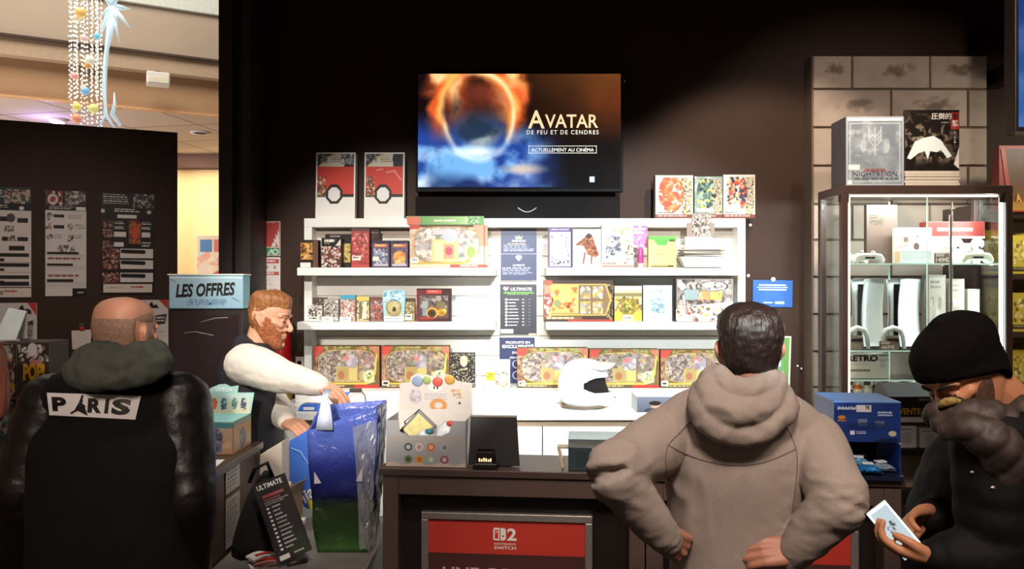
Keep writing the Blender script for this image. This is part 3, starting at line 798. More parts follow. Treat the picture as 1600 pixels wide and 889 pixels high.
# large set box on the top shelf, green lid edge, with its copies behind
for k, (dx, lab) in enumerate(((6, 'rear copy of the large green and red set box on the top shelf'), (0, 'large green and red set box facing out on the top shelf'))):
    bb = (640 + dx, 352 - k, 756 + dx, 416)
    c = Cv(150, 84, 'd9bfa0', seed=41)
    c.rect(0, 0, .13, .12, 'c8443a'); c.blots(0, .1, .14, 1, ['d98a78', 'e6c0aa', 'c9a58c'], 40, .06); c.rect(.13, 0, .86, .07, '5c4434'); c.rect(.86, 0, 1, .5, 'd98064', .8)
    m = c.arch(.07, .07, .93, .88); c.mask(c.arch(.055, .04, .945, .91), 'b08d4c'); c.mask(m, 'cfc7ba')
    c.blots(.07, .07, .93, .88, ['ddd6cc', 'b3aaa6', '9c8c84', 'c6b6a8', '7a8a80', 'e7dfc8', 'c08e86'], 150, .09, .85, m)
    c.rect(.30, .34, .66, .86, 'd8cb86'); c.rect(.33, .40, .44, .84, 'e6dca6'); c.rect(.46, .46, .60, .80, 'cf9c78'); c.ell(.53, .62, .05, .1, 'c25a66'); c.ell(.55, .26, .10, .16, 'b9c0d8'); c.rect(.32, .12, .62, .24, 'd9c4cc')
    c.ell(.83, .64, .09, .2, '9aab52'); c.ring(.83, .64, .075, .17, .2, 'd9dcae'); c.line([(.06, .9), (.72, .9), (.80, .8)], .012, 'c9b03e')
    c.rect(0, .93, .55, 1, 'e6d8b0'); c.rect(.55, .93, 1, 1, 'd4503e'); c.bars(.68, .94, .93, .985, 1, 'f6e8d8', fill=.9); c.rect(.02, .78, .12, .9, 'f1ece0'); c.bars(.04, .81, .1, .87, 1, '33302c')
    t = carton('boxed_card_set', lab, 'card set box', bb, 4.63 if k else 4.70, U, .06, c, 'b58848', 'large boxed card sets on the top shelf', gloss=True)
    if k:
        W, H = t['w'], t['h']
        cc = Cv(150, 20, '5f9a52', seed=43); cc.grad(.2, 0, .8, 1, '6aa458', '9cc07c', False); cc.rect(0, 0, .17, 1, 'd86a52'); cc.blots(.76, 0, .95, 1, ['dfe2cc', '4c7a48', 'b9c6a8'], 30, .02); cc.bars(.35, .4, .65, .62, 1, 'dfe6c4', fill=1)
        MB().prism([(-W / 2 - .012, H - .002), (W / 2 - .0, H - .002), (W / 2 - .0, H + .050), (-W / 2 - .022, H + .050)], -.004, .05).build('header_flap', mat('green flap', '6f9a58', .5), t)
        panel('printed_header', cc, W + .01, .046, t, (-.008, -.0052, H), m=GLOSS)

# ---- lower left shelf
L = 1.555
small = [
    ((481, 478, 503, 502), 4.64, 'small white and black box at the left end of the second shelf', 'c9c2ba', ['f0ece4', '3a3230', '9a928c', 'd8d0c6'], None),
    ((488, 465, 509, 502), 4.75, 'narrow black and grey box behind the leftmost small boxes', '5b504c', ['2a2422', '8c847e', 'c9c0b6', '453c3a'], None),
    ((506, 467, 529, 502), 4.66, 'grey and white speckled box near the left end of the second shelf', 'a59c96', ['e6e0d8', '4c4442', '8c827c', 'c7bfb8', '6e6460'], None),
    ((532, 461, 555, 502), 4.66, 'small box with a bright blue top on the second shelf', 'b9a598', ['d8c8bc', 'a97a6c', 'e8ded4', '87706a', 'c65a4c'], '3aa0c4'),
    ((557, 464, 577, 502), 4.66, 'small yellowish box with two dark columns on the second shelf', 'bfae82', ['d6caa2', '6a5c40', 'e6dec0', '4a3e30'], 'd8c45a'),
    ((579, 464, 598, 502), 4.66, 'small maroon and purple box left of the pale blue blister pack', '8c6a64', ['b9968c', '4a4460', 'c04a3c', '6a3c38', 'd8c0b0'], '7a4a40'),
    ((631, 466, 648, 502), 4.68, 'small olive box between the blue blister pack and the red tin', 'a08c5c', ['c6b684', '6e6040', 'd9ceA6', '8a7648'], '5a4630'),
]
for i, (bb, d, lab, base, pal, topc) in enumerate(small):
    c = Cv((bb[2] - bb[0]) * 1.5, (bb[3] - bb[1]) * 1.5, base, seed=50 + i); c.blots(0, .08, 1, .95, pal, 55, .2)
    if topc: c.rect(0, 0, 1, .16, topc)
    if i == 4: c.rect(.2, .2, .42, .9, '7a6c4c'); c.rect(.55, .2, .78, .9, 'e4dcbc')
    if i in (0, 6): c.rect(.05, .70, .75, .95, 'efeae2'); c.bars(.1, .76, .7, .9, 1, '3a3230')
    carton('small_card_box', lab, 'card box', bb, d, L, .05, c, base, 'small card boxes on the second shelf', gloss=True)
# blue blister pack with a domed top
d = 4.64; x0, x1, y0, y1 = 597, 634, 453, 503
t = thing('blister_pack', 'pale blue blister pack with a domed top on the second shelf', 'blister pack', (X(615.5, d), d, L))
w = (x1 - x0) * d / F; h = Z(y0, d) - L
pts = [(-w / 2 + .01, 0), (w / 2 - .012, 0), (w / 2 - .004, h * .6), (w / 2, h * .92), (w / 2 - .02, h), (-w / 2 + .03, h), (-w / 2, h * .86), (-w / 2 + .004, h * .5)]
MB().prism(pts, .0, .02).build('backing_card', mat('pale blue card', '8ec3d2', .4, var=.1), t, bevel=.002)
c = Cv(50, 66, '9fcbd6', seed=61); c.blots(0, 0, 1, .4, ['7db4c6', 'c4e2e6', '5e9ab0', 'b7d6dc'], 40, .2); c.rect(.14, .36, .86, .84, 'd9c67c'); c.ell(.5, .62, .10, .08, '3c3022'); c.blots(.2, .4, .8, .82, ['e8dba0', 'c2a85c'], 14, .1); c.rect(.02, .86, .98, 1, 'eef2f0'); c.bars(.1, .9, .9, .97, 1, '8aa0aa')
panel('printed_front', c, w * .86, h * .95, t, (0, -.0015, .004), m=GLOSS)
MB().ball((0, -.012, h * .45), (w * .34, .016, h * .27), 16).build('clear_bubble', M_plast, t)
# red tin
bb = (651, 451, 705, 502)
c = Cv(76, 70, '4a1f20', seed=62); c.grad(0, 0, 1, 1, '7c2a2c', '3a1a1c', False); c.rect(.0, .0, 1, .03, '2a1414'); c.rect(.28, .03, .72, .15, 'd23a34'); c.bars(.34, .06, .66, .12, 1, 'f08a6a', fill=.9); c.rect(.08, .2, .92, .9, '5a4440')
c.blots(.1, .22, .9, .6, ['8c7f78', '6a5a54', 'a39a8e', '4a3c3a'], 40, .12); c.rect(.15, .38, .32, .58, '9aa39c'); c.rect(.17, .58, .30, .84, '7e92a0'); c.rect(.6, .4, .82, .6, '7c6a44'); c.ell(.45, .74, .18, .17, 'd8a02c'); c.ell(.44, .76, .12, .125, '33221c'); c.ring(.44, .76, .07, .08, .2, '5c4438'); c.ell(.72, .72, .13, .12, 'e0a42c'); c.blots(.62, .6, .88, .84, ['e8b84c', 'a8701c'], 10, .07); c.rect(.1, .88, .5, .93, 'b0362e')
t = carton('collector_tin', 'dark red and black collector tin box on the second shelf', 'tin', bb, 4.66, L, .06, c, '4a1c1e', gloss=True)
for i, (px, lab) in enumerate(((512, 'white price card lying at the front of the second shelf, nearest its left end'), (540, 'white price card standing in front of the blue topped box'))):
    t = thing('price_card', lab, 'price card', (X(px, 4.632), 4.63, L), 0, 'price cards on the second shelf')
    MB().hexa([(-.035, -.006, 0), (.035, -.006, 0), (.035, .010, 0), (-.035, .010, 0)], [(-.035, .001, .030), (.035, .001, .030), (.035, .003, .030), (-.035, .003, .030)]).build('card_tent', M_paper, t)
    cc = Cv(24, 10, 'f4f0ea', seed=i); cc.bars(.15, .25, .85, .8, 1, '3a3230'); panel('printed_face', cc, .05, .02, t, (0, -.0068, .005), (-.25, 0, 0))

# ---- red and white boxes on top of the unit
for i, (x0, x1, lab) in enumerate(((491, 556, 'tall red and white box on the shelf top, farther from the screen'), (567, 633, 'tall red and white box on the shelf top, next to the screen'))):
    d = 4.84; w = (x1 - x0 - 3) * d / F; h = Z(237, d) - UZ1 - .001
    t = thing('collector_box', lab, 'collector box', (X((x0 + x1) / 2, d), d, UZ1 + .001), 0, 'red and white collector boxes')
    sh = Matrix.Identity(4)
    t.rotation_euler = (-.06, .0, 0)
    MB().box(-w / 2, w / 2, 0, .07, 0, h).build('carton', mat('pale grey carton', 'd9d4cf', .45), t, bevel=.002)
    c = Cv(84, 130, 'e9e5e0', seed=70 + i)
    c.rect(0, 0, 1, .21, '2c2624'); c.poly([(.05, .21), (.28, .06), (.5, .01), (.72, .01), (.72, .21)], 'cfc7b4'); c.line([(.08, .21), (.3, .07), (.5, .02)], .012, 'c8a850'); c.blots(.0, .02, .3, .16, ['8a8a88', '4a4644'], 14, .08)
    c.bars(.4, .07, .68, .16, 3, '8c7a58', ragged=.1)
    if i == 0: c.blots(.62, .02, .98, .18, ['9aa0a8', '5d6068', 'c7c9cc'], 24, .09)
    else: c.ell(.84, .1, .14, .1, '1c1818')
    c.rect(0, .21, 1, .635, 'd8392b'); c.rect(0, .635, 1, .675, '241c1a')
    c.blots(.0, .36, .26, .66, ['3f2a2a', 'b9a26a', '7a4438', 'd8c8a8', '5d4a48'], 40, .07)
    # plain many-sided badge
    n6 = [(.47 + .23 * math.cos(k * PI / 4 + PI / 8), .635 + .16 * math.sin(k * PI / 4 + PI / 8)) for k in range(8)]
    c.poly(n6, '241c1a'); c.poly([(.47 + .165 * math.cos(k * PI / 4 + PI / 8), .635 + .113 * math.sin(k * PI / 4 + PI / 8)) for k in range(8)], 'e4e2e0')
    c.rect(0, .985, 1, 1, '8a8582'); c.border(.025, 'efece8')
    if i: c.line([(.55, .3), (.75, .28), (.92, .42)], .02, 'f2a49c', .7); c.line([(.3, .27), (.45, .25)], .015, 'f2a49c', .7)
    panel('printed_front', c, w - .003, h - .003, t, (0, -.0012, .001), m=GLOSS)
# ---- three manga prize boxes on the right of the unit top
for i, (x0, x1, y0, lab, base, pal, ltr) in enumerate((
        (1024, 1083, 274, 'pale box with orange artwork and letter D on the shelf top', 'c4c6bd', ['e2702e', 'd85a30', 'f0905a', 'b8482c'], 'D.'),
        (1085, 1129, 276, 'dark green box standing between two pale boxes on the shelf top', '7d9488', ['2c4a44', '4c6a60', '1f2e2c', '8fa89c', 'c8b860'], None),
        (1130, 1180, 273, 'pale box with red and navy artwork and letter C on the shelf top', 'c9c2b8', ['c8402e', '3a3f58', 'e08a5c', '2c2c3c', 'd9b48a'], 'C'))):
    bb = (x0, y0, x1, 340); c = Cv(*size(bb, 1.4), base, seed=80 + i); n = c.noise(3); c.put(np.clip((n - .45) * 3, 0, 1), 'd8dcd4', .5)
    c.rect(.68, .05, .97, .97, 'b09a86', .8); c.blots(.70, .06, .97, .97, ['3a2e2a', 'd8cbb8', '6a5a50', 'a08a78', 'd8c060'], 80, .06)
    m = np.hypot((c.u - .42) / .34, (c.v - .42) / .46) < 1
    c.blots(.08, .05, .76, .9, pal, 60, .16, .9, m)
    if i == 2: c.poly([(.35 + (.24 if k % 2 else .12) * math.cos(k * PI / 8), .78 + (.20 if k % 2 else .10) * math.sin(k * PI / 8)) for k in range(16)], 'dff2f8')
    c.rect(0, .92, 1, 1, '7a3a30'); c.bars(.05, .935, .9, .98, 1, 'd8b8a8'); c.bars(.05, .86, .6, .91, 1, '4a3c36'); c.rect(.0, .0, .08, .03, 'efe8e0')
    if i == 1: c.bars(.08, .77, .66, .86, 1, 'f0ece4', fill=.95, ragged=0)
    t = carton('prize_figure_box', lab, 'figure box', bb, 4.82, UZ1 + .001, .07, c, '8f8478', 'manga prize boxes on the shelf top', gloss=True)
    if ltr: text('lettering', ltr, None, .045, M_wtxt, t, (-t['w'] * .33, -.003, t['h'] * .15), bold=.03)

# ---- upper right shelf
bb = (857, 356, 895, 416)
c = Cv(54, 84, 'd9d2dd', seed=91); c.border(.04, '6a4a86'); c.rect(0, 0, 1, .10, '6a4a86'); c.bars(.1, .03, .9, .08, 1, 'e8def0'); c.blots(.06, .12, .94, .9, ['f3eff4', 'b9aecb', 'e2dae6', '9088a8', 'd8c0c8'], 60, .16); c.ell(.5, .42, .2, .2, 'f4f0f2'); c.blots(.1, .8, .9, .95, ['3a3648', 'e8e4ea', '8f88a0'], 20, .1); c.rect(.92, 0, 1, 1, '4a3a58')
carton('figure_box', 'white and violet figure box at the start of the right top shelf', 'figure box', bb, 4.66, U, .07, c, 'b9b0c4', gloss=True)
bb = (895, 358, 940, 416)
c = Cv(60, 80, 'ece8e4', seed=92); n = c.noise(3); c.put(np.clip((n - .5) * 3, 0, 1), 'dcd4d8', .6); c.poly([(.06, .42), (.40, .22), (.46, .14), (.66, .14), (.92, .66), (.80, .74), (.50, .66), (.38, .44)], '9a5030'); c.blots(.2, .2, .85, .7, ['b5643a', '7c3c24', 'c98254', '5a2c1c'], 40, .10, .9, (c.a[..., 2] < .4)); c.ell(.56, .18, .09, .07, '4a2c20'); c.line([(.42, .62), (.36, .9)], .03, '8a5238'); c.line([(.66, .66), (.64, .92)], .03, '8a5238'); c.ell(.5, .93, .4, .03, 'c8bec0', .7)
carton('figure_box', 'white box printed with a brown cloaked figure on the right top shelf', 'figure box', bb, 4.68, U, .06, c, 'e2dcd6', gloss=True)
bb = (940, 351, 990, 417)
c = Cv(70, 92, 'e6e4de', seed=93); c.blots(.3, .03, 1, .7, ['d8c69a', 'c9ae7a', 'e8dcbc', 'b7a07c', 'f0e8d4'], 50, .14); c.blots(.12, .25, .62, .8, ['7c84a0', '5a5f78', 'a6acc0', '3c4052', 'c8a890'], 34, .13); c.blots(.7, .35, 1, .95, ['b9a48c', '6e5c4c', 'e2d4c0'], 40, .07); c.poly([(.52 + (.24 if k % 2 else .13) * math.cos(k * PI / 8), .80 + (.17 if k % 2 else .1) * math.sin(k * PI / 8)) for k in range(16)], 'f4f8f8'); c.ring(.18, .77, .09, .07, .3, 'f6f4ee'); c.bars(.03, .88, .45, .95, 1, 'a07860', fill=.9); c.rect(0, .95, 1, 1, '9a7a68'); c.border(.012, 'b9b0b8')
carton('prize_figure_box', 'cream prize box with a white starburst on the right top shelf', 'figure box', bb, 4.64, U, .07, c, 'd8cfc4', gloss=True)
# pink hanging packs
d = 4.78
t = thing('hanging_blister_pack', 'pink toy blister card hooked on the slats beside the green and yellow box', 'blister pack', (X(1000, d), d, Z(412, d)))
MB().box(-.050, .046, 0, .006, Z(387, d) - Z(412, d), Z(353, d) - Z(412, d)).build('backing_card', mat('pink card', 'd77fc4', .4), t)
c = Cv(34, 44, 'd47fc6', seed=94); c.rect(0, 0, 1, .35, 'c46ab8'); c.blots(0, 0, 1, 1, ['e6a6dc', 'b760b0', 'f0c4e8', 'cf74c0'], 30, .2); c.bars(.1, .1, .9, .45, 2, 'f2dcf0', ragged=.1)
panel('printed_front', c, .092, .135, t, (-.002, -.0012, Z(387, d) - Z(412, d)), m=GLOSS)
MB().lathe([(.0, 0), (.019, .004), (.020, .06), (.016, .085), (.008, .10)], 14, Matrix.Translation((0, -.018, .0))).build('pink_capsule', mat('pink plastic', 'c24f9c', .25, var=.2), t)
MB().tube([(-.0, .006, .145), (-.0, .145, .145)], .003, 6).build('peg', M_alu, t)
bb = (1013, 369, 1057, 417)
c = Cv(60, 66, 'e2cd7c', seed=95); c.rect(0, 0, 1, .12, '64b04c'); c.poly([(.2, .12), (.74, .12), (.62, .3), (.32, .3)], '5ab04a'); c.put(np.clip((.6 - c.u) * 2, 0, 1) * np.clip((c.v - .2) * 3, 0, 1), 'e8e08c', .6); c.line([(.05, .47), (.98, .47)], .006, 'b8963c'); c.rect(.74, .1, .96, .17, '3a6a2c'); c.bars(.3, .55, .6, .6, 1, 'b8a050'); c.rect(.1, .93, .9, .985, '4a3a1c'); c.bars(.12, .945, .88, .975, 1, 'e2cd7c')
carton('deck_box', 'yellow carton with a green top edge on the right top shelf', 'card box', bb, 4.66, U, .05, c, 'd6bf6a', gloss=True)
# leaflet tray with figure header at the right end
d = 4.60
t = thing('leaflet_tray', 'tilted white leaflet tray stuffed with papers at the right end of the top shelf', 'leaflet tray', (X(1100, d), d + .06, U))
MB().hexa([(-.115, -.06, -.0), (.115, -.06, -.0), (.115, .06, 0), (-.115, .06, 0)], [(-.150, -.09, .062), (.150, -.09, .062), (.150, .10, .062), (-.150, .10, .062)]).build('tray', mat('pale tray card', 'dcd8d0', .5), t, bevel=.002)
random.seed(8)
for i in range(6):
    a = random.uniform(-.12, .12); dx = random.uniform(-.012, .012)
    MB().box(-.125, .125, -.07, .08, 0, .0035, Matrix.Translation((dx, 0, .068 + i * .0075)) @ Matrix.Rotation(a, 4, 'Z') @ Matrix.Rotation(random.uniform(-.02, .02), 4, 'Y')).build('leaflet', (M_paper, mat('brownish leaflet', '8d7664', .6), mat('cream leaflet', 'd9cfc0', .6))[i % 3], t)
MB().box(-.105, .06, -.02, -.016, .11, .185).build('white_card', M_paper, t)
pts = [(-.085, .185), (.085, .185), (.085, .27), (.065, .275), (.06, .33), (-.05, .33), (-.055, .275), (-.085, .27)]
hd = MB().prism(pts, .02, .028).build('header_card', mat('grey brown card', '8c7c72', .5), t)
c = Cv(60, 54, '8a7a70', seed=96); c.blots(0, 0, 1, 1, ['3a302c', 'c9bdb0', '6b5c52', 'a8988a', 'e2d8cc'], 70, .12)
panel('printed_front', c, .112, .135, hd, (.004, .0188, .19), m=INK)

# ---- lower right shelf
d = 4.64; x0, x1, y0, y1 = 850, 958, 438, 503
bb = (x0, y0, x1, y1)
c = Cv(*size(bb, 1.4), '45322a', seed=101); c.blots(.9, .1, 1, .95, ['a58a5c', '2c201c', '6a5030'], 30, .05)
c.poly([(0, 0), (.12, .04), (.10, .8), (0, .95)], 'd8846a'); c.blots(0, .3, .12, .95, ['e8d8cc', 'b9402e', '8c4a3c'], 30, .06)
c.poly([(.06, .08), (.90, .08), (.985, .48), (.90, .86), (.06, .86), (.14, .48)], 'c9a24a'); c.poly([(.09, .12), (.885, .12), (.955, .48), (.885, .82), (.10, .82), (.17, .48)], '8c6a48')
c.poly([(.09, .12), (.50, .12), (.50, .80), (.10, .80), (.17, .48)], 'e8c458'); c.blots(.12, .16, .48, .78, ['f0d478', 'd8a840', 'e6b85c', 'b86a34'], 30, .08); c.ell(.19, .56, .05, .09, '8a8a58'); c.blots(.33, .45, .42, .7, ['c8702c', '8a3c20'], 8, .04)
for (u, v) in ((.52, .14), (.70, .14), (.52, .50), (.70, .50)): c.rect(u, v, u + .16, v + .32, 'b9a98a'); c.blots(u, v, u + .16, v + .32, ['d8ccb4', '8f8068', 'c7953c', 'a3a39c', 'e2c060'], 16, .07); c.line([(u, v), (u + .16, v), (u + .16, v + .32), (u, v + .32), (u, v)], .004, '6a5432')
c.rect(0, .88, .55, .95, '7a5a34'); c.bars(.04, .89, .52, .94, 1, 'd8c08c', fill=.9); c.rect(.35, .95, 1, 1, 'b03a2e'); c.ell(.06, .05, .06, .08, 'e2543c')
t = carton('arrow_window_box', 'wide brown and yellow card box with an arrow shaped window', 'card set box', bb, d, L, .07, c, '3f2c26', gloss=True)
bb = (960, 447, 1003, 503)
c = Cv(62, 80, 'c9b88a', seed=102); c.grad(0, 0, 1, .3, 'd8d2c4', 'b9a468'); c.rect(0, .2, 1, .3, '8a7a4c'); c.blots(.3, .3, .7, .36, ['2c2418'], 5, .05); c.blots(0, .32, 1, .8, ['d8a83c', 'b98628', '8c7a34', 'e6c860', '6a5a28'], 60, .14); c.rect(.24, .36, .78, .8, '9a7a2c'); c.rect(.3, .4, .72, .76, '7d7a30'); c.blots(.3, .4, .72, .76, ['c8b040', '5a5a24', 'a89030'], 16, .12); c.ell(.12, .85, .2, .14, 'e8bc3c'); c.ell(.88, .85, .2, .14, 'e8bc3c'); c.rect(.28, .85, .64, .97, 'f0e6c8'); c.bars(.33, .88, .6, .95, 1, '5a4a24')
carton('premium_card_box', 'golden yellow boxed set beside the pale blue frosted one', 'card set box', bb, 4.64, L, .05, c, 'b59c60', gloss=True)
bb = (1005, 446, 1050, 503)
c = Cv(64, 82, 'b9d6e4', seed=103); n = c.noise(4); c.put(np.clip((n - .45) * 3, 0, 1), 'd6e8f0', .7); c.blots(.1, .1, .9, .25, ['7db2d4', 'a8cfe2', 'dceef4'], 18, .14); c.rect(.24, .34, .76, .78, '9bbed0'); c.blots(.26, .36, .74, .78, ['7d9cb0', 'b9d2de', '5e7c92', 'a4bfd0'], 36, .10); c.line([(.24, .34), (.76, .34), (.76, .78), (.24, .78), (.24, .34)], .008, 'dcecf4'); c.rect(.3, .86, .56, .97, 'f4f6f4'); c.bars(.33, .89, .53, .95, 1, '4a5a66')
carton('premium_card_box', 'pale icy blue boxed set on the right second shelf', 'card set box', bb, 4.64, L, .05, c, 'b0cedc', gloss=True)
bb = (1056, 435, 1147, 506)
c = Cv(*size(bb, 1.4), '9a8f8a', seed=104); c.border(.015, '4a3f3c'); c.rect(.03, .03, .32, .2, '4a3a34'); c.blots(.03, .04, .97, .6, ['8a8280', 'b3aaa6', '6a5f5c', 'c9c2be', '57504e'], 60, .12); c.rect(.14, .26, .38, .5, '8fa6a8'); c.blots(.38, .28, .72, .56, ['e09a4c', 'd88a6c', 'c8a08a', 'e6b878'], 24, .10); c.blots(.6, .26, .8, .5, ['d8c23c', 'e6d86a'], 10, .08); c.ell(.62, .18, .28, .12, 'b9b2b0'); c.ring(.62, .18, .27, .11, .06, '4a4240'); c.blots(.4, .1, .85, .26, ['d8d2ce', '6a625e'], 20, .05); c.blots(.05, .5, .85, .66, ['5a4a46', '8f7f78', 'b9a69c'], 30, .09); c.poly([(.0, .72), (.34, .62), (.98, .54), (1, 1), (0, 1)], 'e6e0dc'); c.blots(0, .64, 1, 1, ['f2eeea', 'b9b0aa', '6a5e5a', 'd8c8b8', 'c98a7c', 'e2d060'], 70, .07); c.line([(.12, .4), (.2, .98)], .012, 'e8e2dc'); c.blots(.16, .66, .3, .85, ['8a3a34', 'c8b8b0'], 14, .05)
carton('manga_game_box', 'wide grey and white box with comic artwork on the right second shelf', 'game box', bb, 4.63, L, .07, c, '5a4f4c', gloss=True)

# ---- posters between the two shelf banks
d = 4.925
bp = thing('sign_poster', 'navy poster headed PREMIUM and ULTIMATE between the shelf banks', 'poster', (X(810.5, d), d - .012, Z(439, d)))
w, h = 57 * d / F, 80 * d / F
MB().box(-w / 2, w / 2, -.003, .002, 0, h).build('board', mat('cream board edge', 'd8c8b0', .6), bp)
c = Cv(80, 112, '27305e', seed=111); n = c.noise(3); c.put(np.clip((n - .5) * 2, 0, 1), '2f3a70', .5); c.line([(0, .475), (1, .475)], .008, 'a8a6b0')
c.bars(.08, .30, .96, .44, 4, 'b9bccc', fill=.4); c.bars(.04, .745, .96, .90, 5, 'b9bccc', fill=.4); c.bars(.2, .27, .8, .29, 1, 'c8b080')
panel('printed_sheet', c, w - .004, h - .004, bp, (0, -.0036, .002), m=INK)
text('lettering', 'PREMIUM', .085, .013, M_wtxt, bp, (0, -.0046, h * .755), bold=.02)
text('lettering', 'ULTIMATE', .075, .012, M_wtxt, bp, (0, -.0046, h * .285), bold=.02)
zc = h * .845
MB().prism([(-.020, zc - .012), (.020, zc - .012), (.024, zc + .010), (.010, zc + .002), (0, zc + .014), (-.010, zc + .002), (-.024, zc + .010)], -.0050, -.0042).build('crown_emblem', mat('pale gold ink', 'd8c690', .5), bp)
zc = h * .43
dm = MB()
dm.prism([(-.022, zc + .012), (-.012, zc + .022), (.012, zc + .022), (.022, zc + .012)], -.005, -.0042).prism([(-.022, zc + .009), (-.008, zc + .009), (0, zc - .016)], -.005, -.0042).prism([(-.006, zc + .009), (.006, zc + .009), (0, zc - .014)], -.005, -.0042).prism([(.008, zc + .009), (.022, zc + .009), (0, zc - .016)], -.005, -.0042)
dm.build('diamond_emblem', M_wtxt, bp)
bp = thing('sign_poster', 'dark checklist poster headed ULTIMATE between the shelf banks', 'poster', (X(810, d), d, Z(524, d)))
w, h = 58 * d / F, 80 * d / F
MB().box(-w / 2, w / 2, -.003, .002, 0, h).build('board', mat('cream board edge', 'd8c8b0', .6), bp)
c = Cv(80, 112, '2c2a36', seed=112); c.rect(.10, .145, .92, .185, '5d9a3c'); c.bars(.2, .19, .8, .21, 1, '8abf5c')
for i in range(9):
    v = .29 + i * .063; c.ell(.17, v + .01, .035, .022, 'e8e4e2'); c.bars(.24, v, .55, v + .02, 1, 'd2d0d4', fill=.9, ragged=.4); c.ell(.63, v + .01, .025, .012, 'dcdad8'); c.line([(.78, v + .005), (.82, v + .015)], .008, '8a8890')
c.line([(.7, .26), (.7, .86)], .004, '6a6874'); c.rect(.02, .89, .36, .97, 'ece9e4'); c.bars(.05, .91, .33, .95, 1, '8a8684'); c.bars(.4, .92, .95, .935, 1, '8e8c94'); c.rect(.78, .965, .98, 1, 'c8a890')
panel('printed_sheet', c, w - .004, h - .004, bp, (0, -.0036, .002), m=INK)
text('lettering', 'ULTIMATE', .135, .020, M_wtxt, bp, (.018, -.0046, h * .87), bold=.025)
MB().prism([(-.098, h * .93), (-.088, h * .955), (-.076, h * .93), (-.064, h * .955), (-.064, h * .90), (-.081, h * .865), (-.098, h * .90)], -.005, -.0042).build('shield_emblem', mat('rose ink', 'e0a8b0', .5), bp)
bp = thing('sign_poster', 'navy poster reading PRODUITS EN EXCLUSIVITÉ behind the small game case', 'poster', (X(808, d), d, PLZ + .002))
w, h = 56 * d / F, Z(527, d) - PLZ - .002
MB().box(-w / 2, w / 2, -.003, .002, 0, h).build('board', mat('cream board edge', 'd8c8b0', .6), bp)
c = Cv(80, 112, '262f5e', seed=113); c.bars(.3, .42, .7, .46, 1, 'c9cbd8', fill=.8); c.rect(.36, .30, .62, .36, 'b9a4a8')
for q in (.58, .82): c.ring(.5, q, .12, .085, .12, 'c8cadb')
panel('printed_sheet', c, w - .004, h - .004, bp, (0, -.0036, .002), m=INK)
text('lettering', 'PRODUITS EN', .155, .016, M_wtxt, bp, (.005, -.0046, h * .86), bold=.02)
text('lettering', 'EXCLUSIVITÉ', .20, .026, M_wtxt, bp, (.005, -.0046, h * .765), bold=.04)

# ------------------------------------------------------------------ things on the white back counter
BCZ = 1.07
# helmet
HD = 4.44
hm = thing('helmet', 'white full face racing helmet on the white counter', 'helmet', (X(912, HD), HD, BCZ), .05)


def helmet_shell(a, b, cz, hgt, inner):
    mb = MB(); n, m = 160, 110; vs = []; keep = []
    for i in range(m + 1):
        t = -1 + 2 * i / m
        for k in range(n):
            ph = 2 * PI * k / n
            ph_s = math.sin(t * PI / 2); r = max(.02, math.cos(t * PI / 2)) ** (.62 if t < 0 else .80)
            x = a * r * math.cos(ph); y = b * r * math.sin(ph); z = cz + hgt * ph_s
            if z < .012: z = .012
            low = max(0, min(1, (.14 - z) / .1)); fr = max(0, math.cos(ph))
            x += .045 * low * fr ** 1.5                      # chin bar pushes forward
            x -= .030 * max(0, min(1, (z - .08) / .08)) * max(0, -math.cos(ph)) * (1 if z < .2 else .6) * 0
            vs.append((x, y, z))
    fs = []
    for i in range(m):
        for k in range(n):
            k2 = (k + 1) % n; q = (i * n + k, i * n + k2, (i + 1) * n + k2, (i + 1) * n + k)
            cz_ = sum(vs[j][2] for j in q) / 4; ph = 2 * PI * (k + .5) / n; ph = min(ph, 2 * PI - ph)
            if not inner:
                lim = math.radians(96)
                lo, hi = .092, .180
                e = max(0, (ph - math.radians(62)) / (lim - math.radians(62)))
                if ph < lim and lo + .028 * e ** 2 < cz_ < hi - .030 * e ** 2: continue
            fs.append(q)
    mb.add(vs, fs, True); return mb


hs = helmet_shell(.150, .125, .135, .148, False).build('shell', mat('white helmet paint', 'f4f6f6', .22, var=.01, coat=.4), hm)
sm = hs.modifiers.new('thick', 'SOLIDIFY'); sm.thickness = .012; sm.offset = -1
helmet_shell(.128, .105, .135, .128, True).build('padding', mat('black padding', '1c1514', .9, bump=.3), hm)
pk = MB(); up_ = []; dn_ = []
for i in range(13):
    a = -PI / 2 * .9 + PI * .9 * i / 12; up_.append((.065 + .118 * math.cos(a), .112 * math.sin(a), .228 + .030 * math.cos(a) ** 2))
inn = [(.0 + .06 * math.cos(-PI / 2 + PI * i / 12), .098 * math.sin(-PI / 2 + PI * i / 12), .268 - .02 * abs(math.sin(-PI / 2 + PI * i / 12))) for i in range(13)]
vs = up_ + inn + [(x, y, z - .007) for x, y, z in up_] + [(x, y, z - .010) for x, y, z in inn]; n = 13
fs = [(i, i + 1, n + i + 1, n + i) for i in range(12)] + [(2 * n + i, 3 * n + i, 3 * n + i + 1, 2 * n + i + 1) for i in range(12)] + [(i, 2 * n + i, 2 * n + i + 1, i + 1) for i in range(12)] + [(n + i, n + i + 1, 3 * n + i + 1, 3 * n + i) for i in range(12)] + [(0, n, 3 * n, 2 * n), (n - 1, 3 * n - 1, 4 * n - 1, 2 * n - 1)]
pk.add(vs, fs, False); pk.build('peak', mat('pale grey peak', 'c9c4bf', .4), hm)
MB().tube([(.122 * math.cos(a) - .002, .110 * math.sin(a), .013) for a in np.linspace(0, 2 * PI, 40)[:-1]], .008, 6, True).build('bottom_trim', mat('brown rubber trim', '7a6450', .6), hm)
MB().ball((.170, -.06, .065), (.005, .005, .005), 8).build('screw', M_metal, hm)

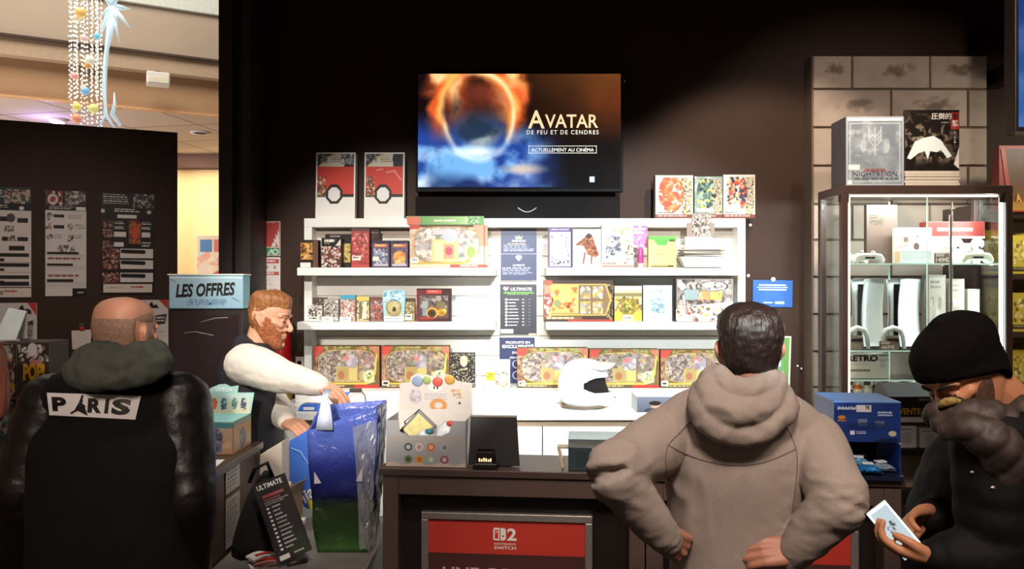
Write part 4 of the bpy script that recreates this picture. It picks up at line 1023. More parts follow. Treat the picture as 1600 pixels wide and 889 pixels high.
# grey-blue box with portrait, right
bb = (995, 617, 1074, 668)
c = Cv(*size(bb), '6f7688', seed=121); c.grad(0, 0, 1, 1, '7b8294', '5c6072'); c.ell(.38, .56, .11, .20, 'c89a84'); c.ell(.36, .42, .12, .15, '2a1d1a'); c.poly([(.1, 1), (.2, .75), (.6, .75), (.72, 1)], '3c4050'); c.rect(0, .96, 1, 1, '4a4e5c')
t = carton('console_game_box', 'grey blue carton with a small portrait left of the grey hoodie', 'box', bb, 4.26, BCZ, .20, c, 'd8dde0', h=Z(620, 4.26) - BCZ if Z(620, 4.26) - BCZ > .05 else .1)
# blue pouch, sunglasses, white stand on the left of the counter
t = thing('blue_pouch', 'small bright blue packet on the counter under the cashier\'s sleeve', 'packet', (X(486, 4.35), 4.35, BCZ))
MB().hexa([(-.065, -.05, 0), (.055, -.05, 0), (.06, .05, 0), (-.05, .06, 0)], [(-.05, -.035, .035), (.045, -.03, .03), (.05, .035, .032), (-.04, .04, .038)]).build('packet', mat('bright blue foil', '2c6ad0', .35, var=.2), t, bevel=.008)
MB().box(-.03, .03, -.048, -.044, .006, .022).build('white_label', M_paper, t)
t = thing('wire_display_stand', 'small white and wire display stand behind the big blue bag', 'display stand', (X(556, 4.52), 4.52, BCZ))
MB().box(-.11, .11, -.03, .04, 0, .012).build('base', M_white, t, bevel=.003)
MB().tube([(-.085, 0, .012), (-.065, -.01, .05), (-.02, -.01, .085), (.03, -.01, .09), (.055, -.01, .055), (.06, 0, .012)], .0035, 6).build('wire_bow', M_metal, t)
MB().box(-.035, .035, -.018, .01, .075, .098).build('dark_clip', mat('dark brown clip', '3a2a26', .5), t, bevel=.006)
MB().prism([(.075, .012), (.115, .012), (.112, .07), (.08, .075)], -.012, -.004).build('white_tab', M_paper, t)
MB().prism([(-.12, .012), (-.07, .012), (-.03, .08), (-.08, .078)], -.02, -.014).build('blue_card', mat('blue card', '3f74c8', .5), t)

# ------------------------------------------------------------------ things on the front counter
def onc(px, back, z=CZ):
    """point of the front counter top under pixel column px, 'back' metres behind its front edge"""
    d = 3.05
    for _ in range(6): d = 3.05 - .09 * (X(px, d) - X(592, 3.05)) + back
    return Vector((X(px, d), d, z))


# grey display box full of small toys
q = onc(665, .035)
gb = thing('display_box', 'pale grey countertop display box printed with round stickers', 'display box', (q.x, q.y, CZ), cyaw)
bw, bh, bd = 126 * q.y / F, .185, .20
M_gb = mat('grey blue printed card', 'a9abae', .5, var=.04)
wall = .004
fr = MB(); cutw = .075
fr.prism([(-bw / 2, 0), (bw / 2, 0), (bw / 2, bh), (cutw + .035, bh), (cutw + .02, bh - .045), (cutw - .01, bh - .06), (-cutw - .0, bh - .06), (-cutw - .03, bh - .045), (-cutw - .035, bh), (-bw / 2, bh)], 0, wall)
fr.build('front_wall', M_gb, gb)
c = Cv(150, 90, 'a5a8ac', seed=131); c.grad(0, 0, 1, 1, 'b0a9a4', '9ca3aa'); c.put(np.clip((c.v - .86 + .05 * np.sin(c.u * 20)) * 14, 0, 1), 'd2b9a4'); 
for i, (u, v, col, i2) in enumerate(((.28, .36, '4a5560', 'd8dce0'), (.42, .36, 'd8c4bc', 'b07a6c'), (.57, .36, 'd86a3c', 'f0c8a0'), (.74, .36, 'b0b4bc', '6a7080'), (.28, .76, '6f8a4c', '3c4a2c'), (.42, .76, 'e0a03c', 'c8602c'), (.57, .76, '9fb39c', 'e0e0d8'), (.74, .76, '9a4a5c', 'e8d0d8'))):
    c.ell(u, v, .052, .13, col); c.ell(u, v, .028, .075, i2, .8)
panel('printed_front', c, bw - .004, bh * .66, gb, (0, -.0012, .001), m=INK)
MB().box(-bw / 2, -bw / 2 + wall, wall, bd, 0, bh).build('side_wall', M_gb, gb)
MB().box(bw / 2 - wall, bw / 2, wall, bd, 0, bh).build('side_wall', mat('white printed card', 'e4e1dc', .5), gb)
MB().box(-bw / 2, bw / 2, bd - wall, bd, 0, bh + .03).build('back_wall', mat('cream printed card', 'd9d3cb', .5), gb)
MB().box(-bw / 2 + wall, bw / 2 - wall, wall, bd - wall, .0, .003).build('bottom', M_gb, gb)
hp = [(-bw / 2, bh + .03), (bw / 2, bh + .03), (bw / 2 - .002, .312), (.1, .318), (.07, .345), (.03, .352), (.01, .33), (-.03, .345), (-.08, .350), (-.105, .335), (-.108, .312), (-bw / 2 + .012, .308)]
MB().prism(hp, bd - .003, bd).build('header', mat('cream printed card', 'd9d3cb', .5), gb)
c = Cv(150, 60, 'd6cfc6', seed=132); c.bars(.35, .38, .68, .66, 3, 'b9b3bc', fill=.5, ragged=.1); c.ell(.22, .5, .09, .3, 'bdb0b8', .8); c.blots(.14, .2, .3, .8, ['a898a8', 'd2c6cc'], 12, .05); c.blots(.72, .2, .9, .55, ['d8b08c', 'e6d2b8', 'b89a80'], 16, .06); c.ring(.55, .85, .09, .2, .35, 'd9924c'); c.ell(.85, .75, .018, .05, '4a403c'); c.ell(.5, .12, .1, .16, 'e6e2dc'); c.rect(.48, .08, .5, .2, '2c2624'); c.rect(.53, .08, .55, .2, '2c2624')
panel('printed_header', c, bw - .02, .105, gb, (0, bd - .0042, .200), m=INK)
for (x, z, r, col) in ((-.075, .318, .024, '8fa4c0'), (-.035, .322, .018, '9cb060'), (.012, .316, .022, 'cf5a50'), (.064, .326, .022, 'd9a548')):
    MB().ball((x, bd - .006, z), (r, .004, r * .95), 16).build('round_sticker', mat('sticker ' + col, col, .5, var=.12), gb)
# toys in the box: foil bags
for i, (x, y, z, rx, ry, rz, col, lab) in enumerate(((-.058, .13, .125, -.35, .72, .1, 'b7a838', 'yellow square packet with black edges inside the grey display box'), (-.01, .058, .06, -.5, .2, .1, 'dfe6ea', 'crumpled white clear-wrapped packet in front inside the grey display box'), (.062, .135, .07, -.3, -.3, .2, 'd4dde2', 'white wrapped packet at the back of the grey display box'))):
    t = thing('toy_packet', lab, 'packet', gb.matrix_basis @ Vector((x, y, .004)), cyaw + rz, 'packets in the grey display box')
    if i == 0:
        M_ = Matrix.Translation((0, 0, .125)) @ Matrix.Rotation(-.25, 4, 'X') @ Matrix.Rotation(.75, 4, 'Y')
        MB().box(-.05, .05, -.006, .006, -.06, .06, M_).build('wrapper', mat('black wrapper', '1c1812', .4), t, bevel=.002)
        MB().box(-.04, .04, -.009, -.005, -.046, .046, M_).build('yellow_face', mat('olive yellow print', 'b9ad44', .4, var=.25, scale=40), t)
        MB().tube([M_ @ Vector((-.05, 0, .06)), M_ @ Vector((-.06, .0, -.02)), (-.02, .005, .012), (0, 0, 0.005)], .003, 5).build('hang_strip', mat('black wrapper', '1c1812', .4), t)
    else:
        mb = MB(); rr = random.Random(i)
        mb.ball((0, 0, .055 + .01 * i), (.052, .033, .055 + .01 * i), 22); mb.v = [(a + rr.uniform(-.004, .004), b + rr.uniform(-.004, .004), max(0, cc_ + rr.uniform(-.006, .006))) for a, b, cc_ in mb.v]
        mb.build('wrapper', mat('white foil wrap', 'dfe4e8', .22, var=.08), t)
        MB().ball((.015, -.015, .108 + .02 * i), (.018, .014, .012), 10).build('red_print' if i == 2 else 'teal_print', mat('red print' if i == 2 else 'teal print', 'cf4a40' if i == 2 else '3f7f92', .4), t)

# point of sale screen seen from behind
q = onc(771, .07)
t = thing('till_screen', 'black till screen turned away beside the grey display box', 'till screen', (q.x, q.y, CZ), cyaw)
w = 76 * q.y / F
MB().hexa([(-w / 2 - .004, 0, .002), (w / 2 + .008, 0, .002), (w / 2 + .008, .014, .002), (-w / 2 - .004, .014, .002)], [(-w / 2, .045, .192), (w / 2 - .008, .045, .192), (w / 2 - .008, .060, .192), (-w / 2, .060, .192)]).build('back_cover', mat('black matt plastic', '0b090a', .45), t, bevel=.003)
MB().hexa([(-w / 2 - .003, .045, .190), (w / 2 - .006, .045, .190), (w / 2 - .006, .062, .190), (-w / 2 - .003, .062, .190)], [(-w / 2 - .003, .046, .195), (w / 2 - .006, .046, .195), (w / 2 - .006, .063, .195), (-w / 2 - .003, .063, .195)]).build('top_edge', mat('pale rim', 'a79c92', .5), t)
MB().box(-.07, .07, .03, .15, 0, .012).build('foot', M_black, t, bevel=.003)
q = onc(758, .02)
t = thing('card_terminal', 'small black card terminal with a lit amber display', 'card terminal', (q.x, q.y, CZ), cyaw)
MB().hexa([(-.05, -.01, 0), (.05, -.01, 0), (.05, .05, 0), (-.05, .05, 0)], [(-.048, -.006, .022), (.048, -.006, .022), (.046, .05, .03), (-.046, .05, .03)]).build('body', mat('black gloss plastic', '140f0e', .25), t, bevel=.004)
MB().hexa([(-.032, .004, .02), (.032, .004, .02), (.040, .045, .024), (-.040, .045, .024)], [(-.036, .012, .066), (.036, .012, .066), (.034, .03, .076), (-.034, .03, .076)]).build('display_housing', mat('black gloss plastic', '140f0e', .25), t, bevel=.004)
for i in range(6):
    MB().box(-.026 + i * .009, -.021 + i * .009, .0035, .006, .029, .029 + (.012, .009, .014, .012, .008, .012)[i]).build('lit_digit', mat('lit amber', 'ffc890', .5, emit=2.0), t)
# dark game box with clear lid, small acrylic stand
q = onc(934, .03)
t = thing('clear_lid_box', 'dark slate box with a clear lid beside the hoodie\'s elbow', 'box', (q.x, q.y, CZ), cyaw)
w = 92 * q.y / F
MB().box(-w / 2, w / 2, 0, .14, 0, .094).build('carton', mat('dark slate carton', '39444a', .4), t, bevel=.002)
c = Cv(110, 46, '34424a', seed=141)
for i in range(6):
    for j in range(5): c.line([(.14 + i * .055, .22 + j * .14), (.18 + i * .055, .32 + j * .14)], .008, '222c32')
c.rect(.40, .03, .50, .34, 'b9a8a0'); c.ell(.45, .22, .04, .22, 'd8d0cc'); c.rect(.53, .08, .95, .3, '6a4a48'); c.rect(0, .0, 1, .03, '7a868a')
panel('printed_front', c, w - .004, .092, t, (0, -.0012, .001), m=INK)
MB().box(-w / 2, w / 2, 0, .14, .0945, .128).build('clear_lid', glass_mat('frosty lid', (.85, .88, .88), .25), t)
q = onc(884, .06)
t = thing('acrylic_stand', 'small clear acrylic holder leaning on the slate box', 'stand', (q.x - .004, q.y, CZ), cyaw)
MB().prism([(-.03, .085), (.016, .085), (.016, .078), (-.018, .078), (-.002, .012), (-.006, 0), (-.012, .004), (-.03, .078)], 0, .05).build('holder', mat('beige clear plastic', 'cbb79b', .2, var=.05), t)

# blue sticker-packet dispenser
q = onc(1352, .0)
pn2 = thing('packet_dispenser', 'tall blue sticker packet dispenser on the right of the counter', 'dispenser', (q.x + .012, q.y + .01, CZ), cyaw)
w, h, dp = 101 * q.y / F, .286, .24
M_pb = mat('royal blue card', '1d3f96', .4, var=.06); M_pl = mat('pale blue card side', '6f9be0', .45, var=.04)
MB().box(-w / 2, w / 2, 0, dp, .135, h).build('upper_box', M_pb, pn2)
MB().box(-w / 2 - .001, w / 2 + .001, -.001, dp + .001, h - .002, h + .002).build('lid', M_pl, pn2)
MB().prism([(0, 0), (dp, 0), (dp, h), (0, h), (0, .125), (.012, .115), (.012, .02)], -w / 2, -w / 2 + .003, Matrix.Rotation(PI / 2, 4, 'Z') @ Matrix.Scale(-1, 4, (0, 1, 0)) @ Matrix.Scale(-1, 4, (0, 1, 0))).build('side_panel', mat('light blue card side', 'b9cdf0', .5), pn2)
MB().box(w / 2 - .003, w / 2, 0, dp, 0, .128).build('side_panel', M_pb, pn2)
MB().box(-w / 2, w / 2, dp - .004, dp, 0, .128).build('back_panel', mat('dark navy card', '121a36', .5), pn2)
MB().hexa([(-w / 2, -.035, 0), (w / 2, -.035, 0), (w / 2, dp - .005, 0), (-w / 2, dp - .005, 0)], [(-w / 2, -.035, .016), (w / 2, -.035, .016), (w / 2, dp - .005, .03), (-w / 2, dp - .005, .03)]).build('tray', mat('dark navy card', '121a36', .5), pn2)
c = Cv(120, 120, '1a3784', seed=151); n = c.noise(3); c.put(np.clip((n - .5) * 3, 0, 1), '234a9c', .6); c.bars(.05, .14, .32, .20, 1, 'd2daf0', fill=.7, ragged=0); c.bars(.66, .22, .95, .36, 2, 'b9cdf0', fill=.6); c.rect(.33, .06, .56, .24, 'd6d6d8'); c.ell(.11, .38, .06, .05, 'd88a3c'); c.rect(.05, .44, .18, .48, 'c06a34'); c.rect(.36, .42, .50, .60, '6d7aa0'); c.rect(.62, .46, .76, .62, '5a688c'); c.ell(.5, .6, .3, .1, '14285c', .6); c.rect(.24, .72, .31, .82, 'dfe4f0'); c.bars(.33, .73, .5, .81, 2, 'a8b8e0'); c.ell(.88, .78, .06, .07, 'c6c4a8'); c.blots(.6, .9, .95, 1, ['12224c'], 8, .1)
panel('printed_front', c, w - .003, h - .138, pn2, (0, -.0014, .136), m=GLOSS)
text('lettering', 'PANINI', .07, .011, mat('pale blue ink', 'cfdcf4', .5), pn2, (-w * .30, -.003, h - .028), bold=.02)
text('lettering', '7€', .016, .016, M_btxt, pn2, (-w * .0, -.003, h - .028), bold=.02)
for i in range(5):
    lab = ('shiny blue foil sticker packet at the left of the dispenser tray', 'light blue foil packet lying on top of the dispenser pile', 'silver blue foil packet at the right of the dispenser tray', 'dark blue foil packet at the back of the dispenser tray', 'blue foil packet hanging over the dispenser tray\'s front edge')[i]
    x, y, zr, rz = ((-.07, .03, .0, .4), (-.015, .05, .012, -.3), (.06, .03, .0, .2), (.02, .12, .0, .9), (.0, -.005, .0, -.15))[i]
    t = thing('sticker_packet', lab, 'packet', pn2.matrix_basis @ Vector((x, y, .030 + zr)), cyaw + rz, 'foil packets in the dispenser')
    mb = MB(); rr = random.Random(20 + i); g = 10; vs = []; fs = []
    for a in range(g + 1):
        for b in range(g + 1):
            u, v = a / g - .5, b / g - .5; vs.append((u * .095, v * .065, .004 + .020 * math.cos(u * PI) * math.cos(v * PI) + rr.uniform(-.004, .004)))
    k0 = len(vs); vs += [(x_, y_, -.002) for x_, y_, z_ in vs]
    for a in range(g):
        for b in range(g):
            q4 = (a * (g + 1) + b, (a + 1) * (g + 1) + b, (a + 1) * (g + 1) + b + 1, a * (g + 1) + b + 1); fs.append(q4); fs.append(tuple(k0 + j for j in reversed(q4)))
    mb.add(vs, fs); mb.build('foil', mat('foil %d' % i, ('2c6fc4', '6fb4dc', 'a9c0d4', '1f3f84', '2f86c8')[i], .22, .55, var=.25, scale=50), t)
    MB().box(-.02, .018, -.012, .014, .024, .029).build('printed_badge', mat('teal badge', '7cc8d8' if i % 2 else 'e0e8ee', .4), t)

# ------------------------------------------------------------------ blind-box toy carton on the side counter
q = Vector((-1.20 - .14, 3.29, CZ))
sb = thing('toy_display_carton', 'sand and turquoise toy carton with raised header on the side counter', 'display carton', q)
w, h, dp = .29, .137, .225
M_sand = mat('sand printed card', 'cf9f74', .5, var=.12, scale=10)
MB().box(-w / 2, w / 2, 0, dp, 0, h).build('carton', M_sand, sb, bevel=.002)
MB().box(-w / 2 - .001, w / 2 + .001, -.001, dp, h, h + .004).build('lid', mat('turquoise card', '8fd0ce', .5, var=.08), sb)
c = Cv(110, 60, 'd3a67c', seed=161); c.grad(0, 0, 1, 1, 'c2b294', 'd69c72'); c.rect(0, 0, 1, .16, '4f9a9c'); c.blots(.0, .2, 1, .95, ['d8a880', 'c9bc9c', 'e2bb92', 'b98f70'], 30, .12)
for (u, s_) in ((.50, .15), (.72, .26)): c.ell(u, .45, s_ * .5, s_ * 1.1, '565c7c'); c.ell(u, .75, s_ * .45, s_ * .9, '6d7090'); c.blots(u - s_ * .5, .25, u + s_ * .5, .95, ['43465f', '7f82a4', '9a9cb8'], 14, .06)
panel('printed_front', c, w - .003, h - .003, sb, (0, -.0014, .001), m=INK)
c = Cv(80, 60, 'd6a56e', seed=162); c.rect(0, 0, 1, .14, '8fb0a0'); c.ell(.52, .6, .18, .3, '6e6a70'); c.blots(.35, .3, .7, .95, ['4a4a5c', '8a8088'], 12, .08); c.line([(.1, .9), (.9, .1)], .02, 'e8d8b0', .5)
panel('printed_side', c, dp - .003, h - .003, sb, (w / 2 + .0012, dp / 2, .001), (0, 0, PI / 2), m=INK)
hp = [(-w / 2, h), (w / 2, h), (w / 2 + .016, .235), (.085, .235), (.09, .268), (.055, .262), (.03, .274), (0, .272), (-.04, .255), (-.045, .235), (-w / 2 - .01, .235)]
MB().prism(hp, dp - .004, dp).build('header', mat('pale aqua card', 'a9d3cf', .5), sb)
c = Cv(110, 46, 'd9dcc8', seed=163); c.grad(0, 0, 1, 1, 'bcdad4', 'e2cfae')
for (u, col) in ((.16, 'b0584c'), (.30, '4c4a60'), (.43, 'e0683c'), (.58, '52808c'), (.75, '6d8a80'), (.90, '4f5c78')): c.ell(u, .5, .045, .3, col); c.blots(u - .05, .25, u + .05, .85, [col, 'e0d8cc', '3c3a48'], 10, .03)
panel('printed_header', c, w - .006, .088, sb, (0, dp - .0054, .141), m=INK)
text('lettering', 'STITCH', .075, .018, M_wtxt, sb, (.022, dp - .006, .240), bold=.02)
pl_ = thing('paper_sheet', 'white paper sheet lying under the toy carton edge', 'paper', (-1.24, 3.10, CZ), .1)
MB().box(-.13, .055, -.075, .09, .0, .0015).build('sheet', M_paper, pl_)

# ------------------------------------------------------------------ low desk: bags, boxes, sign
BY = 3.20
bag = thing('gift_bag', 'large shiny blue and green carrier bag standing on the low desk', 'bag', (X(545, BY), BY, DZ))
# corner outline: bottom rectangle to wider top
def bagring(z, wl, wr, dpt, tx=0, ty=0, n=10):
    pts = []
    x0, x1, y0, y1 = wl, wr, -dpt / 2, dpt / 2
    for i in range(n): pts.append((x0 + (x1 - x0) * i / n, y0))
    for i in range(n): pts.append((x1, y0 + (y1 - y0) * i / n))
    for i in range(n): pts.append((x1 - (x1 - x0) * i / n, y1))
    for i in range(n): pts.append((x0, y1 - (y1 - y0) * i / n))
    return [(x + tx, y + ty, z) for x, y in pts]
def bx_(px): return X(px, BY) - bag.location.x
levels = [(0.0, 503, 578, .14), (.06, 500, 584, .15), (.14, 497, 588, .16), (.22, 495, 591, .17), (.30, 493, 594, .18), (.40, 491, 597, .20), (.48, 490, 598, .21)]
nb = 14; mb = MB(); vs = []; fs = []
rg = random.Random(4)
NL = 26
for i in range(NL):
    t_ = i / (NL - 1) * .48
    for a, b in zip(levels[:-1], levels[1:]):
        if a[0] <= t_ <= b[0] + 1e-6: k = (t_ - a[0]) / (b[0] - a[0]); wl = a[1] + (b[1] - a[1]) * k; wr = a[2] + (b[2] - a[2]) * k; dpt = a[3] + (b[3] - a[3]) * k
    ring = bagring(t_, bx_(wl), bx_(wr), dpt, n=nb)
    for j, (x, y, z) in enumerate(ring):
        u = j / (4 * nb)
        wob = mnoise.noise(Vector((x * 9, y * 9, z * 7))) * .012 + mnoise.noise(Vector((x * 30 + 5, y * 22, z * 26))) * .005
        if nb <= j < 2 * nb: wob += mnoise.noise(Vector((y * 60, z * 14, 3.))) * .010
        # top edge dips at the left and lifts at the back right
        kx = (x + .145) / .29; ky = (y + .105) / .21; zz_ = z + (i / (NL - 1)) ** 3 * ((.02 + .105 * kx) * (1 - ky) + (.095 + .02 * kx) * ky)
        side = (j // nb)
        nx_, ny_ = ((0, -1), (1, 0), (0, 1), (-1, 0))[side]
        vs.append((x + nx_ * wob * (1 if i else 0), y + ny_ * wob * (1 if i else 0), zz_))
R_ = 4 * nb
for i in range(NL - 1):
    for j in range(R_): fs.append((i * R_ + j, i * R_ + (j + 1) % R_, (i + 1) * R_ + (j + 1) % R_, (i + 1) * R_ + j))
fs.append(tuple(reversed(range(R_))))
mb.add(vs, fs, True)
bm_ = bpy.data.materials.new('bag film'); bm_.use_nodes = True; nt = bm_.node_tree; bs = nt.nodes['Principled BSDF']
tc = nt.nodes.new('ShaderNodeTexCoord'); sp_ = nt.nodes.new('ShaderNodeSeparateXYZ'); nt.links.new(tc.outputs['Object'], sp_.inputs[0])
nz = nt.nodes.new('ShaderNodeTexNoise'); nz.inputs['Scale'].default_value = 7; nt.links.new(tc.outputs['Object'], nz.inputs[0])
ad = nt.nodes.new('ShaderNodeMath'); ad.operation = 'MULTIPLY_ADD'; ad.inputs[1].default_value = .05; nt.links.new(nz.outputs['Fac'], ad.inputs[0]); nt.links.new(sp_.outputs['Z'], ad.inputs[2])
mr = nt.nodes.new('ShaderNodeMapRange'); mr.inputs[1].default_value = 0; mr.inputs[2].default_value = .5; nt.links.new(ad.outputs[0], mr.inputs[0])
cr = nt.nodes.new('ShaderNodeValToRGB'); e = cr.color_ramp.elements
e[0].position = .06; e[0].color = (*lin(rgb('3c6a2c')), 1); e[1].position = .97; e[1].color = (*lin(rgb('5064b8')), 1)
for p_, c_ in ((.2, '24421c'), (.42, '2b3a22'), (.5, '171a3c'), (.56, '222866'), (.78, '303c90')): x_ = e.new(p_); x_.color = (*lin(rgb(c_)), 1)
nt.links.new(mr.outputs[0], cr.inputs[0]); nt.links.new(cr.outputs[0], bs.inputs['Base Color']); bs.inputs['Roughness'].default_value = .24
n3_ = nt.nodes.new('ShaderNodeTexNoise'); n3_.inputs['Scale'].default_value = 26; n3_.inputs['Detail'].default_value = 5; n3_.inputs['Distortion'].default_value = 1.2; nt.links.new(tc.outputs['Object'], n3_.inputs[0])
bp_ = nt.nodes.new('ShaderNodeBump'); bp_.inputs['Strength'].default_value = .45; bp_.inputs['Distance'].default_value = .012; nt.links.new(n3_.outputs['Fac'], bp_.inputs['Height']); nt.links.new(bp_.outputs[0], bs.inputs['Normal'])
bo = mb.build('bag_body', bm_, bag)
so = bo.modifiers.new('thick', 'SOLIDIFY'); so.thickness = .0025
# clear gusset overlay on the right side, crinkled silver
gs = MB(); gv = []; gf = []; ga, gb_ = 16, 22
for i in range(gb_ + 1):
    t_ = i / gb_; z = .02 + t_ * .50
    xr = bx_(583 + 13 * t_)
    for j in range(ga + 1):
        s_ = j / ga; y = -.085 - .02 * t_ + s_ * (.17 + .04 * t_)
        gv.append((xr + .012 * math.sin(s_ * PI) + rg.uniform(-.004, .004) + .006 * math.sin(s_ * 40 + t_ * 6), y, z + .05 * t_ ** 3 * s_))
for i in range(gb_):
    for j in range(ga): gf.append((i * (ga + 1) + j, i * (ga + 1) + j + 1, (i + 1) * (ga + 1) + j + 1, (i + 1) * (ga + 1) + j))
gs.add(gv, gf)
# front wrap of the gusset, so that its crinkles catch the light from the front
fv = []; ff = []; fa = 10
for i in range(gb_ + 1):
    t_ = i / gb_; z = .02 + t_ * .50; wl = 568 - 8 * t_ ** 2; wr = 584 + 13 * t_
    for j in range(fa + 1):
        s_ = j / fa; px = wl + (wr - wl) * s_
        fv.append((bx_(px), -.082 - .03 * t_ - .010 * math.sin(s_ * 9 + t_ * 17) * s_ - rg.uniform(0, .006) - .004, z + .03 * t_ ** 3 * s_))
for i in range(gb_):
    for j in range(fa): ff.append((i * (fa + 1) + j, i * (fa + 1) + j + 1, (i + 1) * (fa + 1) + j + 1, (i + 1) * (fa + 1) + j))
gs.add(fv, ff)
cm_ = mat('crinkled clear film', 'cfd2d6', .14, .25, var=.2, scale=30, bump=1.0, bscale=38, stretch=(1, 1, .35))
cm_.node_tree.nodes['Principled BSDF'].inputs['Alpha'].default_value = .42
gs.build('clear_gusset', cm_, bag)
for tri in ([(491, 756), (502, 755), (491, 737)], [(556, 752), (566, 752), (567, 727)]):
    k_ = [P(a_, b_, BY - .09 - .02) - bag.location for a_, b_ in tri]; MB().add(k_ + [v_ + Vector((0, .002, 0)) for v_ in k_], [(0, 1, 2), (5, 4, 3), (0, 3, 4, 1), (1, 4, 5, 2), (2, 5, 3, 0)]).build('white_print', mat('grey white print', 'c9c9d4', .35), bag)
hb = MB()
hv = [P(505, 700, BY - .13), P(497, 660, BY - .12), P(505, 628, BY - .09), P(512, 612, BY - .03), P(516, 606, BY + .0), P(512, 640, BY - .11), P(522, 668, BY - .13)]
hb = MB(); strip = [(492, 664, 505, 690), (497, 640, 516, 668), (500, 622, 516, 640), (506, 608, 520, 622)]
hv = []
for i, (xl, xr, y, dd) in enumerate(((493, 520, 672, -.125), (496, 519, 655, -.125), (500, 516, 636, -.12), (503, 513, 620, -.08), (505, 518, 608, -.02))):
    hv += [P(xl, y, BY + dd) - bag.location, P(xr, y, BY + dd) - bag.location]
hf = [(2 * i, 2 * i + 1, 2 * i + 3, 2 * i + 2) for i in range(4)]
hb.add(hv, hf, True); ho = hb.build('handle', mat('pale plastic strap', 'c3cfe6', .3, var=.1), bag); so = ho.modifiers.new('thick', 'SOLIDIFY'); so.thickness = .003
# flat second bag behind, left
t = thing('flat_carrier_bag', 'flat blue carrier bag with white script hanging left of the big bag', 'bag', (X(475, 3.42), 3.42, DZ))
d = 3.42
def lp(px, py): return (X(px, d) - X(475, d), Z(py, d) - DZ)
mb = MB(); pts = [lp(500, 668), lp(488, 668), lp(452, 690), lp(453, 760), lp(462, 783), lp(480, 795), lp(500, 797)]
mb.prism([(a, max(0, b)) for a, b in reversed(pts)], 0, .02); mb.build('bag_body', mat('blue bag film', '3f6cc4', .3, var=.2, scale=8, bump=.3, bscale=25), t)
MB().prism([(a, max(.001, b)) for a, b in reversed([lp(492, 783), lp(480, 780), lp(484, 796), lp(496, 797)])], -.004, -.001).build('yellow_corner', mat('yellow print', 'd8cf3c', .4), t)
text('lettering', 'ania', .115, .05, M_wtxt, t, (lp(475, 0)[0] + .012, -.003, lp(0, 786)[1]), (0, -.75, 0), bold=.02, shear=.3)
MB().tube([(lp(455, 0)[0], -.002, lp(0, 700)[1]), (lp(470, 0)[0], -.004, lp(0, 706)[1]), (lp(495, 0)[0], -.003, lp(0, 745)[1])], .002, 5).build('fold_line', mat('pale fold', '9fb8e6', .4), t)
# black backpack-like bag, cardboard box, cream box, notice stand, booklets, small box
t = thing('black_cloth_bag', 'black cloth bag slumped on the low desk against the side counter', 'bag', (X(388, 3.12) + .035, 3.14, DZ))
mb = MB()
for i in range(1): pass
n_ = 20; vs = []; fs = []; lv = [(0, .095, .10), (.05, .10, .105), (.15, .085, .09), (.24, .06, .065), (.30, .03, .035), (.33, .008, .01)]
for (z, a, b) in lv:
    for k in range(n_):
        th = 2 * PI * k / n_; wv = 1 + .10 * mnoise.noise(Vector((math.cos(th) * 2, math.sin(th) * 2, z * 12)))
        vs.append((a * wv * math.cos(th) + .04 * z / .33 - .01, b * wv * math.sin(th), z))
for i in range(len(lv) - 1):
    for k in range(n_): fs.append((i * n_ + k, i * n_ + (k + 1) % n_, (i + 1) * n_ + (k + 1) % n_, (i + 1) * n_ + k))
fs += [tuple(reversed(range(n_))), tuple((len(lv) - 1) * n_ + k for k in range(n_))]
mb.add(vs, fs, True); mb.build('bag_body', mat('black cloth', '0e0b0b', .85, bump=.2), t)
MB().tube([(-.03, -.02, .29), (.0, -.05, .35), (.045, -.03, .37), (.06, .0, .30)], .008, 8).build('handle', mat('black cloth', '0e0b0b', .85, bump=.2), t)
t = thing('open_cardboard_box', 'brown cardboard box with open flaps behind the tilted checklist', 'box', (X(425, 3.28), 3.30, DZ), -.25)
w, h, dp = .14, .205, .12
wl = MB(); th_ = .004
wl.box(-w / 2, w / 2, 0, th_, 0, h).box(-w / 2, w / 2, dp - th_, dp, 0, h).box(-w / 2, -w / 2 + th_, th_, dp - th_, 0, h).box(w / 2 - th_, w / 2, th_, dp - th_, 0, h).box(-w / 2 + th_, w / 2 - th_, th_, dp - th_, 0, th_)
wl.build('carton', M_card, t)
MB().hexa([(-w / 2, 0, h), (w / 2, 0, h), (w / 2, th_, h), (-w / 2, th_, h)], [(-w / 2 + .005, .035, h + .035), (w / 2 - .005, .035, h + .035), (w / 2 - .005, .038, h + .035), (-w / 2 + .005, .038, h + .035)]).build('flap', mat('pale cardboard', 'd2b48c', .8), t)
MB().hexa([(w / 2 - th_, 0, h), (w / 2, 0, h), (w / 2, dp, h), (w / 2 - th_, dp, h)], [(w / 2 + .02, .0, h + .03), (w / 2 + .023, .0, h + .03), (w / 2 + .023, dp, h + .03), (w / 2 + .02, dp, h + .03)]).build('flap', M_card, t)
c = Cv(40, 24, 'c9a678', seed=171); c.blots(.1, .1, .9, .9, ['2c2018', 'b98a3c', 'e0c890'], 20, .16); panel('printed_badge', c, .06, .035, t, (.03, -.001, h - .05))
t = thing('cream_box', 'plain cream box lying behind the cardboard box near the cashier', 'box', (X(418, 3.50), 3.50, DZ), .0)
MB().hexa([(-.035, 0, 0), (.07, 0, 0), (.07, .11, 0), (-.035, .11, 0)], [(-.035, 0, .315), (.065, 0, .375), (.065, .11, .375), (-.035, .11, .315)]).build('carton', mat('cream carton', 'd9cdbd', .6, var=.04), t, bevel=.003)
